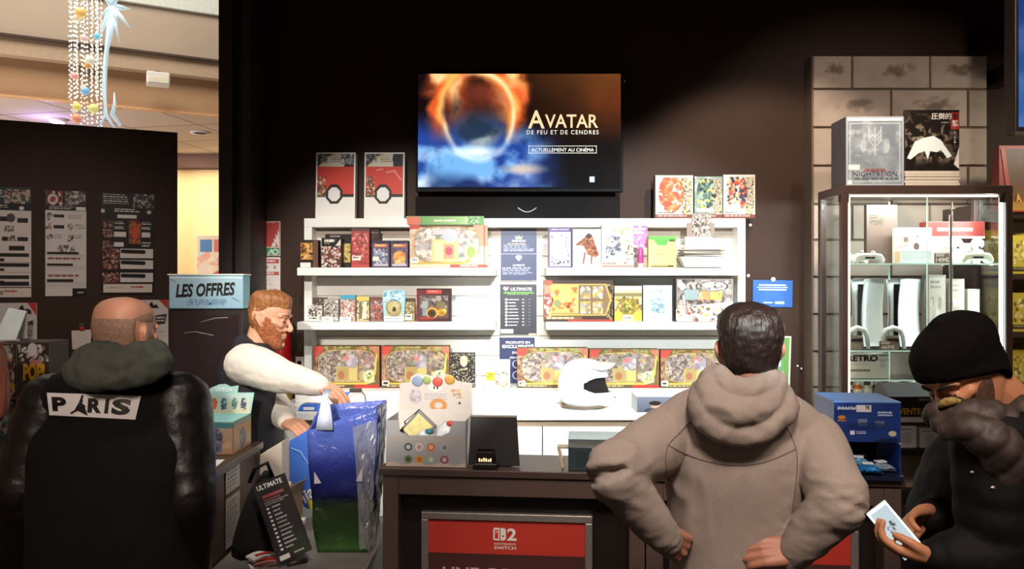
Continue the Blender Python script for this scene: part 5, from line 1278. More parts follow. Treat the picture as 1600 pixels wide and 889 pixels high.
# tilted checklist board
a0, a1, a2, a3 = P(393, 757, 3.02), P(430, 738, 3.06), P(472, 846, 2.99), P(436, 880, 2.95)
sb2 = thing('checklist_stand', 'tilted black checklist board standing on the low desk', 'sign', (a3.x, a3.y, DZ))
bl = Vector((a3.x, a3.y, DZ + .002)); br = Vector((a2.x, a2.y + .04, DZ + .002)); 
ux = (a2 - a3); ux.z = 0; ux.normalize()
up_v = (a0 - a3); 
wdt = .135; hgt = up_v.length
zax = up_v.normalized(); xax = (ux - zax * ux.dot(zax)).normalized(); yax = zax.cross(xax)
Mx = Matrix((xax, yax, zax)).transposed().to_4x4()
br_ = bpy.data.objects.new('board', MB().box(0, wdt, 0, .008, 0, hgt).mesh('board')); C.objects.link(br_); br_.data.materials.append(mat('black board', '1a1517', .35)); br_.parent = sb2
br_.matrix_local = Mx
br_.location = (0, 0, .018)
c = Cv(90, 230, '241d20', seed=172); n = c.noise(3); c.put(np.clip((c.v - .62) * 3, 0, 1) * np.clip((c.u - .3) * 2, 0, 1) * n, '3c7a34', .9); c.rect(.16, .17, .80, .205, 'b04a52'); c.rect(.16, .22, .66, .245, '8a3c44'); c.bars(.16, .26, .9, .31, 2, '9a9498')
for i in range(11):
    v = .33 + i * .052; c.ell(.2, v + .01, .045, .014, 'e6e2e0'); c.bars(.32, v, .72, v + .018, 1, 'bdb8ba', fill=.9, ragged=.5)
c.rect(.05, .93, .35, .985, 'd8d2cc'); c.bars(.5, .94, .9, .975, 1, 'c8c2c0')
pp = panel('printed_sheet', c, wdt - .004, hgt - .004, br_, (wdt / 2, -.0012, .002))
text('lettering', 'ULTIMATE', .10, .020, M_wtxt, br_, (wdt * .47, -.003, hgt * .90), bold=.02)
cp = Mx @ Vector((wdt / 2, .008, hgt * .8)); cp.z += .018
MB().tube([cp, (cp.x + .05, cp.y + .07, .003)], .004, 6).build('prop_leg', M_metal, sb2)
MB().tube([(xax.x * .03, xax.y * .03 + .006, .010), (xax.x * .11, xax.y * .11 + .006, .010)], .010, 6).build('foot', M_metal, sb2)
for i, (dx, dy, rz, lab) in enumerate(((.01, 0, .5, 'white folded leaflet at the bottom of the pile beside the checklist board'), (.03, .0, .25, 'red and white leaflet in the middle of the pile beside the checklist board'), (.0, .02, .8, 'white leaflet topmost of the pile beside the checklist board'))):
    t = thing('leaflet', lab, 'leaflet', (X(404, 2.99) + dx + .004, 2.995 + dy, DZ + i * .013), rz, 'leaflets by the checklist board')
    mb = MB(); g = 8; vs = []; fs = []
    for a in range(g + 1):
        for b in range(3):
            u = a / g - .5; vs.append((u * .10, (b - 1) * .035, .006 + .005 * math.sin(u * 5 + i)))
    k0 = len(vs); vs += [(x_, y_, z_ - .006) for x_, y_, z_ in vs]
    for a in range(g):
        for b in range(2):
            q4 = (a * 3 + b, (a + 1) * 3 + b, (a + 1) * 3 + b + 1, a * 3 + b + 1); fs += [q4, tuple(k0 + j for j in reversed(q4))]
    mb.add(vs, fs); mb.build('folded_sheet', M_paper if i != 1 else mat('pinkish paper', 'c9837c', .6), t)
    MB().box(-.03, .03, -.02, .0, .0125, .0135).build('red_print', M_rtxt, t)
t = thing('small_grey_box', 'small grey box with white top beside the checklist board', 'box', (X(467, 3.22), 3.22, DZ), .1)
MB().box(-.023, .023, 0, .04, .012, .085).build('carton', mat('mid grey card', '8f8a84', .6), t, bevel=.002)
MB().box(-.023, .023, 0, .04, .085, .104).build('white_lid', M_paper, t, bevel=.002)
MB().box(-.026, .026, -.004, .044, 0, .012).build('dark_base', M_metal, t)
# ------------------------------------------------------------------ posters on the left partition
def pposter(label, bb, cv, cat='poster', name='poster', kids=None):
    x0, y0, x1, y1 = bb
    a = on_partition(x0, y1); b = on_partition(x1, y1); top = on_partition(x0, y0)
    w = (b - a).length if abs(b.z - a.z) < 1 else 0
    w = math.hypot(b.x - a.x, b.y - a.y); h = top.z - a.z
    t = thing(name, label, cat, ((a.x + b.x) / 2 + pn.x * .003, (a.y + b.y) / 2 + pn.y * .003, a.z), pyaw)
    MB().box(-w / 2, w / 2, -.001, .002, 0, h).build('sheet', M_paper, t)
    panel('printed_face', cv, w, h, t, (0, -.0018, 0))
    t['w'] = w; t['h'] = h
    return t


# 1: green headed sheet cut by the frame edge
bb = (-36, 290, 49, 465)
c = Cv(110, 210, 'cfc6be', seed=201); c.rect(0, 0, 1, .215, '14100f'); c.rect(0, 0, 1, .15, '1f3a30'); c.blots(.5, .02, .98, .15, ['8a4a3c', 'c9b0a0', '3f5a4c', 'b9a08c'], 40, .08); c.bars(.0, .03, .5, .11, 3, 'b9b4a8', ragged=.1); c.bars(.0, .165, .7, .20, 2, 'c9c2b8'); c.ell(.82, .19, .05, .018, 'd8d0c8')
for (u0, v, w_) in ((.42, .27, .2), (.74, .28, .2), (.45, .45, .2), (.74, .45, .2), (.58, .535, .3)): c.rect(u0, v, u0 + w_, v + .042, '231d1b')
c.ell(.62, .28, .08, .04, '4a4240'); c.blots(.5, .35, .68, .41, ['7a6c60', '3f3832', 'b09c88'], 14, .05); c.blots(.56, .44, .72, .49, ['b09078', '5a4a40'], 10, .05)
for v in (.60, .69, .80, .86): c.rect(.35 if v > .6 else .2, v, .96, v + .035, '231d1b'); c.rect(.36, v + .05, .50, v + .075, '2a2422'); c.line([(.3, v + .085), (1, v + .085)], .004, '8f8780')
c.rect(0, .915, 1, 1, 'd6cabf'); c.rect(0, .905, 1, .917, '14100f'); c.bars(.5, .935, .82, .955, 1, 'b8443c', fill=.9); c.rect(.38, .94, .48, .98, '8f8880')
pposter('price sheet with dark green header at the left edge of the black partition', bb, c)
# 2
bb = (71, 297, 135, 463)
c = Cv(90, 210, 'd2cbc6', seed=202); c.rect(0, 0, 1, .19, '1c1413'); c.blots(0, .0, .42, .14, ['a8382c', '7a2a24', 'd8c8bc', '4a1c1a'], 30, .1); c.ring(.18, .085, .10, .04, .3, 'd8ccc0'); c.blots(.48, .0, .98, .14, ['c9beb4', '3a3230', '8f8680', '6a605c'], 50, .09); c.bars(.1, .15, .75, .18, 2, 'c8c0b8'); c.rect(.75, .15, .98, .185, 'e2dcd4')
for (u0, v) in ((.2, .225), (.2, .33)): c.rect(u0, v, u0 + .26, v + .03, '231d1b')
for (u, v, col) in ((.1, .25, '8a7068'), (.08, .34, 'b0584c'), (.62, .34, 'a89078'), (.1, .45, '8f8480'), (.62, .45, '9a8878'), (.36, .55, '7a6c64'), (.5, .55, '6a5c58'), (.64, .55, '8a7c74')): c.blots(u - .07, v - .035, u + .07, v + .035, [col, '4a403c', 'c9bcae'], 10, .06)
c.bars(.56, .23, .95, .27, 2, '8f8a86'); c.bars(.72, .32, .96, .37, 2, '8f8a86'); c.bars(.2, .42, .46, .46, 2, '8f8a86'); c.bars(.72, .42, .96, .46, 2, '8f8a86')
for v in (.58, .69, .84): c.rect(.04, v, .04 + c.r.uniform(.4, .8), v + .027, '231d1b'); c.line([(.03, v + .035), (.97, v + .035)], .004, '8a8480'); c.line([(.03, v + .06), (.97, v + .06)], .003, 'a8a29c')
for v in (.635, .795): c.bars(.06, v, .95, v + .022, 1, '9a4a44', fill=.9)
c.rect(0, .93, .66, 1, 'd8d0c6'); c.rect(.66, .925, 1, 1, '1c1614'); c.bars(.78, .96, .95, .98, 1, 'd2ccc4', fill=.8)
pposter('white price sheet with red and black header in the middle of the partition', bb, c)
# 3
bb = (158, 301, 241, 460)
c = Cv(112, 206, '1d1514', seed=203); c.bars(.04, .01, .52, .12, 5, 'd8d2ca', ragged=.2, fill=.4); c.blots(.6, .0, 1, .14, ['c9c0b8', '4a4240', '8a827c', '2a2220'], 60, .07); c.bars(.25, .155, .75, .19, 2, 'e0dad2'); c.rect(.30, .21, .66, .245, 'ddd4c8'); c.ell(.03, .18, .04, .02, 'cfc6bc'); c.ell(.9, .18, .04, .02, 'cfc6bc')
for v in (.27, .36, .47): c.blots(.03, v, .22, v + .08, ['5a3c38', '8a5a50', '3a2624', 'b08a7c'], 16, .07)
c.blots(.52, .26, .74, .50, ['b83a24', 'd85a2c', '7a2418', '4a3c2c', '8a6a3c'], 40, .08); c.ell(.63, .39, .07, .06, 'd8482a')
for v in (.28, .33): c.bars(.25, v, .46, v + .03, 2, 'cfc8c0'); c.bars(.76, v, .96, v + .03, 2, 'cfc8c0')
for (u0, u1, v) in ((.24, .46, .385), (.76, .92, .385), (.24, .42, .485)): c.rect(u0, v, u1, v + .045, 'ded8d0')
c.bars(.76, .48, .95, .54, 2, 'c9c2ba')
for v in (.55, .66, .79): c.rect(.36, v, .98, v + .09, 'd9d2c9'); c.blots(.02, v, .34, v + .1, ['8a4438', 'c9b8a8', '5a2c28', 'b0624c'], 40, .05); c.line([(.40, v + .025), (.8, v + .03)], .035, '191312')
c.rect(.04, .90, .96, .985, 'dccfc0'); c.bars(.55, .92, .8, .94, 1, 'b8544a', fill=.9); c.bars(.1, .93, .5, .96, 1, 'b9ac9e')
pposter('black sheet with orange flask picture nearest the edge of the partition', bb, c)
# lower ones
bb = (-40, 474, 58, 566)
c = Cv(100, 100, 'c9c1bc', seed=204); c.poly([(.84, 0), (1, 0), (1, .24)], 'c4322c'); c.poly([(.62, .20), (.76, .03), (.80, .12), (.86, .10), (.92, .20)], '1c1614'); c.bars(.68, .13, .95, .2, 1, '2a2220', fill=1); c.poly([(.78, .35), (.95, .3), (.9, .75), (.7, .78)], '5a524e'); c.blots(.72, .32, .93, .76, ['2a2422', '9a928c'], 16, .08); c.bars(.5, .3, .75, .8, 8, '8f8882', fill=.3)
pposter('pale sheet with red corner low on the partition at the left edge', bb, c)
bb = (213, 469, 263, 580)
c = Cv(70, 150, 'd2c8c2', seed=205); c.poly([(.7, 0), (1, 0), (1, .14)], 'c4322c'); c.poly([(.30, .12), (.48, .02), (.54, .08), (.62, .06), (.72, .12)], '1c1614'); c.bars(.4, .09, .72, .12, 1, '2a2220', fill=1); c.poly([(.6, .22), (.95, .2), (.9, .34), (.55, .36)], '2f2826'); c.bars(.62, .24, .9, .33, 2, 'c9c0b8', ragged=.1); c.bars(.4, .42, .95, .82, 14, '958c86', fill=.3); c.bars(.35, .85, .95, .95, 3, 'c0685c', fill=.5)
pposter('pale sheet with red corner behind the bald man\'s head', bb, c)
t = on_partition(128, 547); tt = on_partition(128, 503)
tg = thing('paper_tag', 'small blank white tag hanging from a red clip on the partition', 'tag', (t.x + pn.x * .004, t.y + pn.y * .004, t.z), pyaw + .0)
MB().prism([(-.048, .006), (.044, -.0), (.050, .118), (-.052, .112)], -.002, .001).build('card', mat('cream paper tag', 'd9d0c6', .7), tg)
MB().box(-.012, .014, -.008, .002, .112, .136).build('clip', mat('red clip', 'b0342c', .4), tg, bevel=.002)
MB().tube([(-.005, -.006, .136), (-.008, -.006, .155)], .002, 5).tube([(.006, -.006, .136), (.006, -.006, .155)], .002, 5).build('clip_wire', M_alu, tg)

# ------------------------------------------------------------------ "les offres" stand
d = 4.18
st = thing('promo_stand', 'dark glossy promotion stand topped by a pale blue header sign', 'display stand', (X(323, d), d, 0))
w = 112 * d / F
MB().box(-w / 2, w / 2, 0, .22, 0, Z(483, d)).build('body', mat('dark stand body', '241b1b', .4), st, bevel=.004)
MB().box(-w / 2 + .02, w / 2 - .02, -.006, 0, .9, Z(492, d)).build('glossy_sheet', mat('dark glossy sheet', '2c2324', .12, bump=.12, bscale=9, coat=.3), st)
MB().box(-w / 2 - .004, w / 2 + .006, -.012, .10, Z(482, d), Z(430, d)).build('header_box', mat('pale blue card', '8ab4c8', .5, var=.06), st, bevel=.002)
c = Cv(150, 66, '8fb8cc', seed=211); c.grad(0, 0, 1, 1, '9cc0d0', '82acc4'); c.rect(0, 0, 1, .04, 'd2e4ec'); c.bars(.27, .72, .78, .86, 1, '6f93ac', fill=1, ragged=0); c.line([(.86, .68), (.95, .78)], .006, '4a6678'); c.line([(.02, .08), (.08, .16)], .006, '5a7686')
panel('header_print', c, w + .006, .168, st, (.001, -.0135, Z(481, d)))
text('lettering', 'LES OFFRES', w * .83, .072, M_btxt, st, (-.0, -.0155, Z(463, d)), (0, -.035, 0), bold=.035, shear=.22)
text('lettering', 'DE LA SEMAINE', w * .52, .022, mat('slate blue ink', '6488a2', .5), st, (-.0, -.0152, Z(477, d)), bold=.01)
MB().box(-w / 2 - .012, w / 2 + .012, -.016, .104, Z(430, d), Z(428, d)).build('header_cap', M_paper, st)
for p_ in ([(-.12, -.008, Z(520, d)), (-.06, -.008, Z(518, d)), (.04, -.008, Z(524, d))], [(-.03, -.008, Z(503, d)), (.05, -.008, Z(497, d)), (.12, -.008, Z(496, d))]):
    MB().tube(p_, .0016, 5).build('scratch', mat('pale scratch', 'b9a8a4', .5), st)

# ------------------------------------------------------------------ wall signs and extinguisher
d = 4.99
def wsign(name, label, cat, bb, cv, m=None, d=4.992, rz=0., th=.004):
    x0, y0, x1, y1 = bb; w = (x1 - x0) * d / F; h = (y1 - y0) * d / F
    t = thing(name, label, cat, (X((x0 + x1) / 2, d), d, Z(y1, d)))
    t.rotation_euler = (0, rz, 0)
    MB().box(-w / 2, w / 2, 0, th, 0, h).build('board', m or M_paper, t)
    panel('printed_face', cv, w - .004, h - .004, t, (0, -.0012, .002))
    t['w'] = w; t['h'] = h
    return t


c = Cv(70, 90, 'cf3f3c', seed=221); c.rect(0, .765, 1, 1, '3f8a5c'); c.rect(0, .75, 1, .77, 'e6ded8'); c.border(.02, 'd8a8a0'); c.bars(.1, .02, .9, .06, 1, 'e8b8b0')
c.rect(.10, .28, .36, .75, 'ece6e0'); c.ell(.23, .28, .13, .09, 'ece6e0'); c.rect(.18, .13, .28, .24, 'ece6e0'); c.line([(.23, .14), (.36, .2)], .03, 'ece6e0'); c.line([(.16, .17), (.10, .32)], .02, 'ece6e0'); c.poly([(.16, .36), (.3, .36), (.23, .44)], 'b84a44')
c.poly([(.66, .74), (.72, .60), (.78, .66), (.76, .48), (.84, .56), (.82, .36), (.90, .44), (.92, .20), (.97, .40), (.97, .74)], 'ece6e0')
c.poly([(.82, .74), (.86, .58), (.91, .74)], 'cf3f3c'); c.bars(.06, .82, .42, .96, 3, '8fc0a0', fill=.5); c.rect(.48, .80, .96, .98, '4a966a'); c.line([(.55, .95), (.66, .83), (.7, .93)], .03, 'd2e8d8'); c.ring(.82, .89, .1, .07, .3, 'd2e8d8')
wsign('fire_sign', 'red fire extinguisher sign with green foot on the black wall', 'sign', (397, 346, 438, 400), c)
c = Cv(70, 90, 'e2dad4', seed=222); c.rect(.04, .05, .96, .17, 'c8504c'); c.bars(.1, .08, .9, .14, 1, 'f0dcd6', fill=.8); c.rect(.04, .42, .96, .52, 'c8504c'); c.bars(.1, .44, .9, .5, 1, 'f0dcd6', fill=.8)
for u in (.2, .5, .8): c.ell(u, .29, .05, .05, 'a0908c')
c.bars(.08, .58, .9, .95, 9, 'bcb2b0', fill=.35)
wsign('instruction_sheet', 'white fire instructions sheet with red bars under the extinguisher sign', 'sign', (397, 402, 438, 456), c)
ex = thing('fire_extinguisher', 'red fire extinguisher with olive base hung behind the cashier\'s face', 'fire extinguisher', (X(440, 4.9), 4.90, .93))
M_ex = mat('extinguisher red paint', 'a3151a', .3, var=.05)
MB().lathe([(.0, .0), (.064, .004), (.066, .02), (.066, .16)], 24).build('base_band', mat('olive band', '8a7a34', .5), ex)
MB().lathe([(.066, .16), (.0665, .36), (.062, .50), (.045, .56), (.02, .585), (.018, .61)], 24).build('cylinder', M_ex, ex)
MB().box(-.022, .022, -.02, .02, .60, .64).box(-.012, .05, -.008, .008, .64, .655).build('valve', M_black, ex)
MB().tube([(.02, 0, .62), (.07, -.01, .60), (.085, -.01, .5), (.08, -.01, .3)], .009, 8).build('hose', M_black, ex)
for i, z in enumerate((.34, .365, .30)): MB().box(-.035, .02 - .01 * i, -.0685, -.0655, z, z + .010).build('white_print', M_wtxt, ex)
MB().box(-.03, .03, .062, .10, .3, .5).build('wall_bracket', M_metal, ex)
so_ = thing('wall_socket', 'white plastic wall socket beside the left end of the shelves', 'socket', (X(468, 4.99), 4.985, Z(578, 4.99)))
MB().box(-.028, .028, 0, .015, 0, .085).build('plate', mat('cream plastic', 'd9ccc2', .4), so_, bevel=.004)
MB().lathe([(.018, 0), (.018, .004), (.014, .004), (.013, -.004)], 16, Matrix.Translation((0, -.0, .045)) @ Matrix.Rotation(PI / 2, 4, 'X')).build('outlet', mat('greyed plastic', '9c8e86', .5), so_)

c = Cv(90, 64, '2f66c0', seed=223); n = c.noise(3); c.put(np.clip((n - .5) * 3, 0, 1), '3a78d0', .5)
for v, a, b in ((.15, .14, .84), (.24, .1, .88), (.33, .14, .85)): c.rect(a, v, b, v + .045, 'dfe8f4'); c.bars(a + .02, v + .01, b - .02, v + .035, 1, 'a8c0e4', fill=1)
c.rect(.26, .82, .5, .87, 'c9d8ee'); c.rect(.56, .79, .80, .89, '8ab48c'); c.bars(.58, .81, .78, .87, 1, 'd8e4c8', fill=1)
t = wsign('wall_sign', 'bright blue notice with white lines pinned to the brown wall', 'sign', (1176, 438, 1238, 480), c, mat('blue board', '2f66c0', .4), rz=.015)
MB().lathe([(.018, 0), (.012, .012), (.0, .015)], 12, Matrix.Translation((.0, -.002, t['h'] + .004)) @ Matrix.Rotation(PI / 2, 4, 'X')).build('white_clip', M_white, t)
c = Cv(60, 120, '4f8a4c', seed=224); c.grad(0, 0, 1, 1, '2f6ab0', '78b040', False); c.put(np.clip((c.v - .6) * 3, 0, 1) * np.clip(1.1 - c.u, 0, 1), '2a62b4', .8); c.border(.035, 'e8ecd8'); c.bars(.3, .08, .65, .13, 1, 'e8f0e0', fill=.9)
t = wsign('wall_poster', 'green and blue poster with white border behind the dark-haired man', 'poster', (1184, 525, 1234, 609), c, mat('cream paper edge', 'e6e2d0', .6), rz=.03)
text('lettering', '3', .055, .06, M_wtxt, t, (.015, -.003, .145), bold=.03)
text('lettering', '4x', .10, .05, M_wtxt, t, (.015, -.003, .085), bold=.04)
for i, (px, py) in enumerate(((1172, 352), (1169, 431), (1246, 572), (1252, 576), (976, 127))):
    t = thing('wall_screw', ('white screw cap on the wall just right of the shelf top', 'white screw cap on the wall above the blue notice', 'pale screw head left of its twin beside the stone panel', 'pale screw head nearest the stone panel', 'tiny pale screw at the upper right of the television')[i], 'screw', P(px, py, 4.995), 0, 'screws in the dark wall')
    MB().lathe([(.011 if i < 2 else .007, 0), (.010 if i < 2 else .006, .006), (.003, .009)], 12, Matrix.Rotation(PI / 2, 4, 'X')).build('cap', M_white, t)

# ------------------------------------------------------------------ on and in the glass cabinet
bb = (1322, 182, 1412, 290)
c = Cv(*size(bb), '7b8896', seed=231); n = c.noise(4); n2 = c.noise(9); c.put(np.clip((n - .4) * 2.4, 0, 1), 'a3b2bf', .8); c.put(np.clip((n2 - .55) * 4, 0, 1), 'c6d4dc', .6); c.rect(0, 0, 1, .065, 'd2ecf0'); c.border(.035, 'a9b4c4'); c.line([(.07, .1), (.93, .1), (.93, .94), (.07, .94), (.07, .1)], .006, 'd2dde6')
c.line([(.5, .16), (.5, .56)], .008, 'd4e2ea', .8)
for k in range(3):
    for sg in (-1, 1): c.line([(.5 + sg * .03, .28 + .07 * k), (.5 + sg * .10, .20 + .07 * k), (.5 + sg * .11, .15 + .07 * k)], .010, 'cfdde6', .7)
c.ell(.3, .42, .05, .1, 'c4d2dc', .5); c.ell(.7, .42, .06, .1, 'c4d2dc', .5); c.rect(.04, .70, .24, .77, 'e2e6ea'); c.bars(.3, .775, .7, .80, 1, 'a04a44', fill=.8, ragged=0); c.bars(.15, .885, .9, .92, 1, '5d6874', fill=.8, ragged=.05); c.rect(.02, .92, .1, .98, 'e8eef0')
t = carton('collector_edition_box', 'tall silver grey box with faint emblem on top of the glass cabinet', 'box', bb, 4.13, VZ1, .2, c, '5a5560', gloss=True, yaw=-.02)
text('lettering', 'NIGHTREIGN', .235, .026, mat('dark slate ink', '4a4450', .5), t, (0, -.003, t['h'] * .135), bold=.0)
text('lettering', 'ELDEN RING', .10, .010, mat('dull red ink', '9a4a44', .5), t, (0, -.003, t['h'] * .225), bold=.0)
# magazines: a pile plus the top issue standing
px0, px1, d = 1414, 1499, 4.14
wm = (px1 - px0) * d / F
for i in range(5):
    t = thing('magazine', ('lowest magazine of the pile on the glass cabinet', 'second magazine from the bottom of the cabinet-top pile', 'middle magazine of the pile on the glass cabinet', 'fourth magazine up in the cabinet-top pile', 'topmost lying magazine directly under the standing black one')[i], 'magazine', (X((px0 + px1) / 2, d) + (.003, -.004, .002, .0, -.002)[i], d, VZ1 + i * .0165), 0, 'magazines piled on the cabinet')
    MB().box(-wm / 2, wm / 2, 0, .2, .002, .0155).build('pages', mat('page edges', 'cfc6b8', .7), t)
    MB().box(-wm / 2 - .001, wm / 2 + .001, -.001, .2, 0, .002).build('back_cover', mat('magazine cover %d' % (i % 3), ('1c1614', 'd8d0c4', '4a3c34')[i % 3], .4), t)
bb = (1414, 172, 1499, 262)
c = Cv(*size(bb, 1.4), '1d1613', seed=232); n = c.noise(12, 3); c.put(np.clip((n - .5) * 6, 0, 1) * np.clip(1 - abs(c.v - .42) * 2.2, 0, 1) * np.clip((1.15 - c.u) * 2, 0, 1), 'a89a86', .9); c.put(np.clip((n - .52) * 7, 0, 1) * np.clip((c.v - .6) * 5, 0, 1) * np.clip((.95 - c.v) * 5, 0, 1), '8a7c6a', .9)
c.poly([(.03, .80), (.18, .52), (.34, .46), (.52, .43), (.66, .50), (.86, .76), (.78, .80), (.66, .66), (.58, .70), (.46, .68), (.42, .82), (.36, .68), (.24, .72), (.10, .82)], 'dfeef0'); c.poly([(.9, .9), (1, .6), (1, .98)], 'e2dcd2'); c.rect(.84, .04, 1, .32, 'c8382c'); c.bars(.9, .36, .94, .56, 5, 'd8d0c6', fill=.6); c.bars(.66, .2, .82, .23, 1, 'b9b0a4')
t = carton('magazine', 'black Japanese magazine with white mountain shape on the cabinet', 'magazine', bb, 4.14, VZ1 + .0835, .02, c, '2a211d', gloss=True)
text('lettering', '圧倒的', .108, .036, M_wtxt, t, (t['w'] * .165, -.003, t['h'] * .84), bold=.015)
text('lettering', '衝', .034, .036, mat('dark red ink', '3a0c0a', .5), t, (t['w'] * .42, -.003, t['h'] * .84), bold=.01)
text('lettering', '撃', .034, .036, M_wtxt, t, (t['w'] * .42, -.003, t['h'] * .72), bold=.01)


def vx(px, dy=.12): return X(px, VY0 + dy)


def gamepad(label, px, z, dy=.10, rz=0., sc=1., col='f1f2ec'):
    t = thing('game_controller', label, 'game controller', (vx(px, dy), VY0 + dy, z), rz, 'white game controllers in the cabinet')
    b = MB(); pts = []
    m = mat('white controller plastic ' + col, col, .35)
    prof = [(-.078, .0), (-.082, .022), (-.068, .046), (-.03, .052), (.03, .052), (.068, .046), (.082, .022), (.078, .0), (.06, .002), (.045, .016), (-.045, .016), (-.06, .002)]
    b.prism([(x * sc, y_ * sc) for x, y_ in prof], -.022 * sc, .03 * sc); b.build('shell', m, t, bevel=.009 * sc)
    for sx in (-.03, .03): MB().lathe([(.010 * sc, 0), (.010 * sc, .012 * sc), (.007 * sc, .015 * sc)], 12, Matrix.Translation((sx * sc, .004, .05 * sc))).build('thumbstick', mat('grey stick', '9c9a98', .5), t)
    MB().box(-.025 * sc, .025 * sc, -.0245 * sc, -.021 * sc, .024 * sc, .032 * sc).build('dark_slot', M_metal, t)
    return t


gamepad('white game controller lying near the left post of the cabinet', 1356, VS[0], .06, .05, 1.05)
gamepad('white game controller lying at the right of the top glass shelf', 1524, VS[0], .05, .05, 1.12, 'eef0dc')
gamepad('pale game controller propped at the rear left of the top glass shelf', 1335, VS[0], .24, .3, 1.0, 'd9cfc4').location.z += .0
for px, lab in ((1493, 'white motion controller handset standing left of its twin'), (1526, 'white motion controller handset standing behind the right game controller')):
    t = thing('motion_controller', lab, 'game controller', (vx(px, .18), VY0 + .18, VS[0]), 0, 'motion controllers in the cabinet')
    MB().lathe([(.018, 0), (.02, .04), (.017, .085), (.022, .10), (.026, .12), (.018, .138), (.006, .142)], 16).build('handle', mat('white gloss plastic', 'eef2f2', .25), t)
    MB().tube([(.032 * math.cos(a), -.008, .112 + .026 * math.sin(a)) for a in np.linspace(0, 2 * PI, 20)[:-1]], .006, 6, True).build('tracking_ring', mat('white gloss plastic', 'eef2f2', .25), t)
    MB().lathe([(.008, 0), (.008, .005), (.004, .007)], 10, Matrix.Translation((0, -.024, .09)) @ Matrix.Rotation(PI / 2, 4, 'X')).build('button', M_metal, t)
bb = (1401, 356, 1456, 411)
c = Cv(66, 66, 'cfc4ba', seed=241); c.ell(.26, .34, .08, .1, '5a443a'); c.ell(.56, .52, .09, .11, '4a3830'); c.ell(.4, .55, .07, .09, 'c9a89c'); c.line([(.0, .48), (.3, .40)], .02, 'b06a50'); c.line([(.0, .56), (.3, .48)], .02, '8a5040'); c.rect(.55, .2, .64, .28, '6a5a50'); c.border(.01, 'a89c90')
carton('gadget_box', 'cream carton with round brown pictures on the top glass shelf', 'box', bb, VY0 + .16, VS[0], .05, c, 'c2b4a8')
t = thing('white_console_box', 'plain white box in front of the cream carton on the top glass shelf', 'box', (vx(1432, .07), VY0 + .07, VS[0]))
MB().box(-.088, .088, 0, .06, 0, .072).build('carton', mat('bright white card', 'eef6fa', .4), t, bevel=.003); MB().box(-.0885, -.087, .002, .058, .004, .068).build('side_flap', M_card, t)


def price(label, px, z, body, dy=.05, py=None, w=.085, h=.055, stand=True):
    t = thing('price_tag', label, 'price tag', (vx(px, dy), VY0 + dy, z), 0, 'price tags in the cabinet')
    MB().box(-w / 2, w / 2, 0, .002, 0, h).build('card', mat('brown tag card', '8a7468', .5) if stand else M_glass, t)
    text('lettering', body, w * .82, h * .45, M_wtxt, t, (0, -.002, h * .12), bold=.03)
    MB().box(-w * .4, w * .1, -.0015, -.0008, h * .68, h * .78).build('white_bar', M_wtxt, t); MB().box(-w * .4, w * .15, -.0015, -.0008, h * .84, h * .94).build('white_bar', M_wtxt, t)
    if stand: MB().box(-.01, .01, .002, .009, 0, .003).build('foot', M_metal, t)
    return t


price('brown price tag reading 149€ on the top glass shelf', 1472, VS[0], '149€', .05)
price('brown price tag reading 469€ in front of the consoles', 1387, VS[1], '469€', .032, w=.09, h=.048)
t = price('white lettered 429€ price label stuck inside the left glass door', 1369, Z(354, VY0 + .02), '429€', .0105, w=.085, h=.062, stand=False)
bb = (1354, 320, 1402, 411)
c = Cv(60, 100, '5a463d', seed=242); c.line([(.9, .0), (.9, 1)], .01, '4a3830'); c.line([(.06, .0), (.06, 1)], .01, '5a463c')
carton('console_carton', 'plain brown upright carton at the back of the top glass shelf', 'box', bb, VY0 + .25, VS[0], .035, c, '4d3a32')
# consoles: white curved side plates around a dark core
for i, (px, lab, rz) in enumerate(((1360, 'white upright games console nearest the cabinet\'s left post', -1.2), (1416, 'white upright games console second from the cabinet\'s left post', -1.2))):
    t = thing('games_console', lab, 'games console', (vx(px, .19), VY0 + .19, VS[1]), rz, 'white consoles in the cabinet')
    hh = .385; dpc = .155
    for s_ in (-1, 1):
        mb = MB(); vs = []; fs = []; ny, nz = 8, 14
        for a in range(nz + 1):
            tz = a / nz
            for b in range(ny + 1):
                ty = b / ny; y = -.10 + dpc * ty
                off = .026 + .016 * (2 * tz - 1) ** 2 + .010 * (1 - math.sin(ty * PI))
                vs.append((s_ * off, y * (1 - .08 * tz), .012 + tz * (hh - .012 - .02 * (ty - .5) ** 2)))
        k0 = len(vs); vs += [(x - s_ * .006, y, z) for x, y, z in vs]
        for a in range(nz):
            for b in range(ny):
                q4 = (a * (ny + 1) + b, a * (ny + 1) + b + 1, (a + 1) * (ny + 1) + b + 1, (a + 1) * (ny + 1) + b); fs += [q4, tuple(k0 + j for j in reversed(q4))]
        rim = [b for b in range(ny + 1)] + [a * (ny + 1) + ny for a in range(1, nz + 1)] + [nz * (ny + 1) + b for b in range(ny - 1, -1, -1)] + [a * (ny + 1) for a in range(nz - 1, 0, -1)]
        fs += [(rim[k], rim[(k + 1) % len(rim)], k0 + rim[(k + 1) % len(rim)], k0 + rim[k]) for k in range(len(rim))]
        mb.add(vs, fs, True); mb.build('side_plate', mat('white console shell', 'e9eef0', .4), t)
    MB().box(-.020, .020, -.075, .075, .012, hh - .03).build('core', mat('black console core', '171314', .25), t, bevel=.004)
    MB().lathe([(.05, 0), (.052, .006), (.04, .012)], 20).build('stand', M_metal, t)
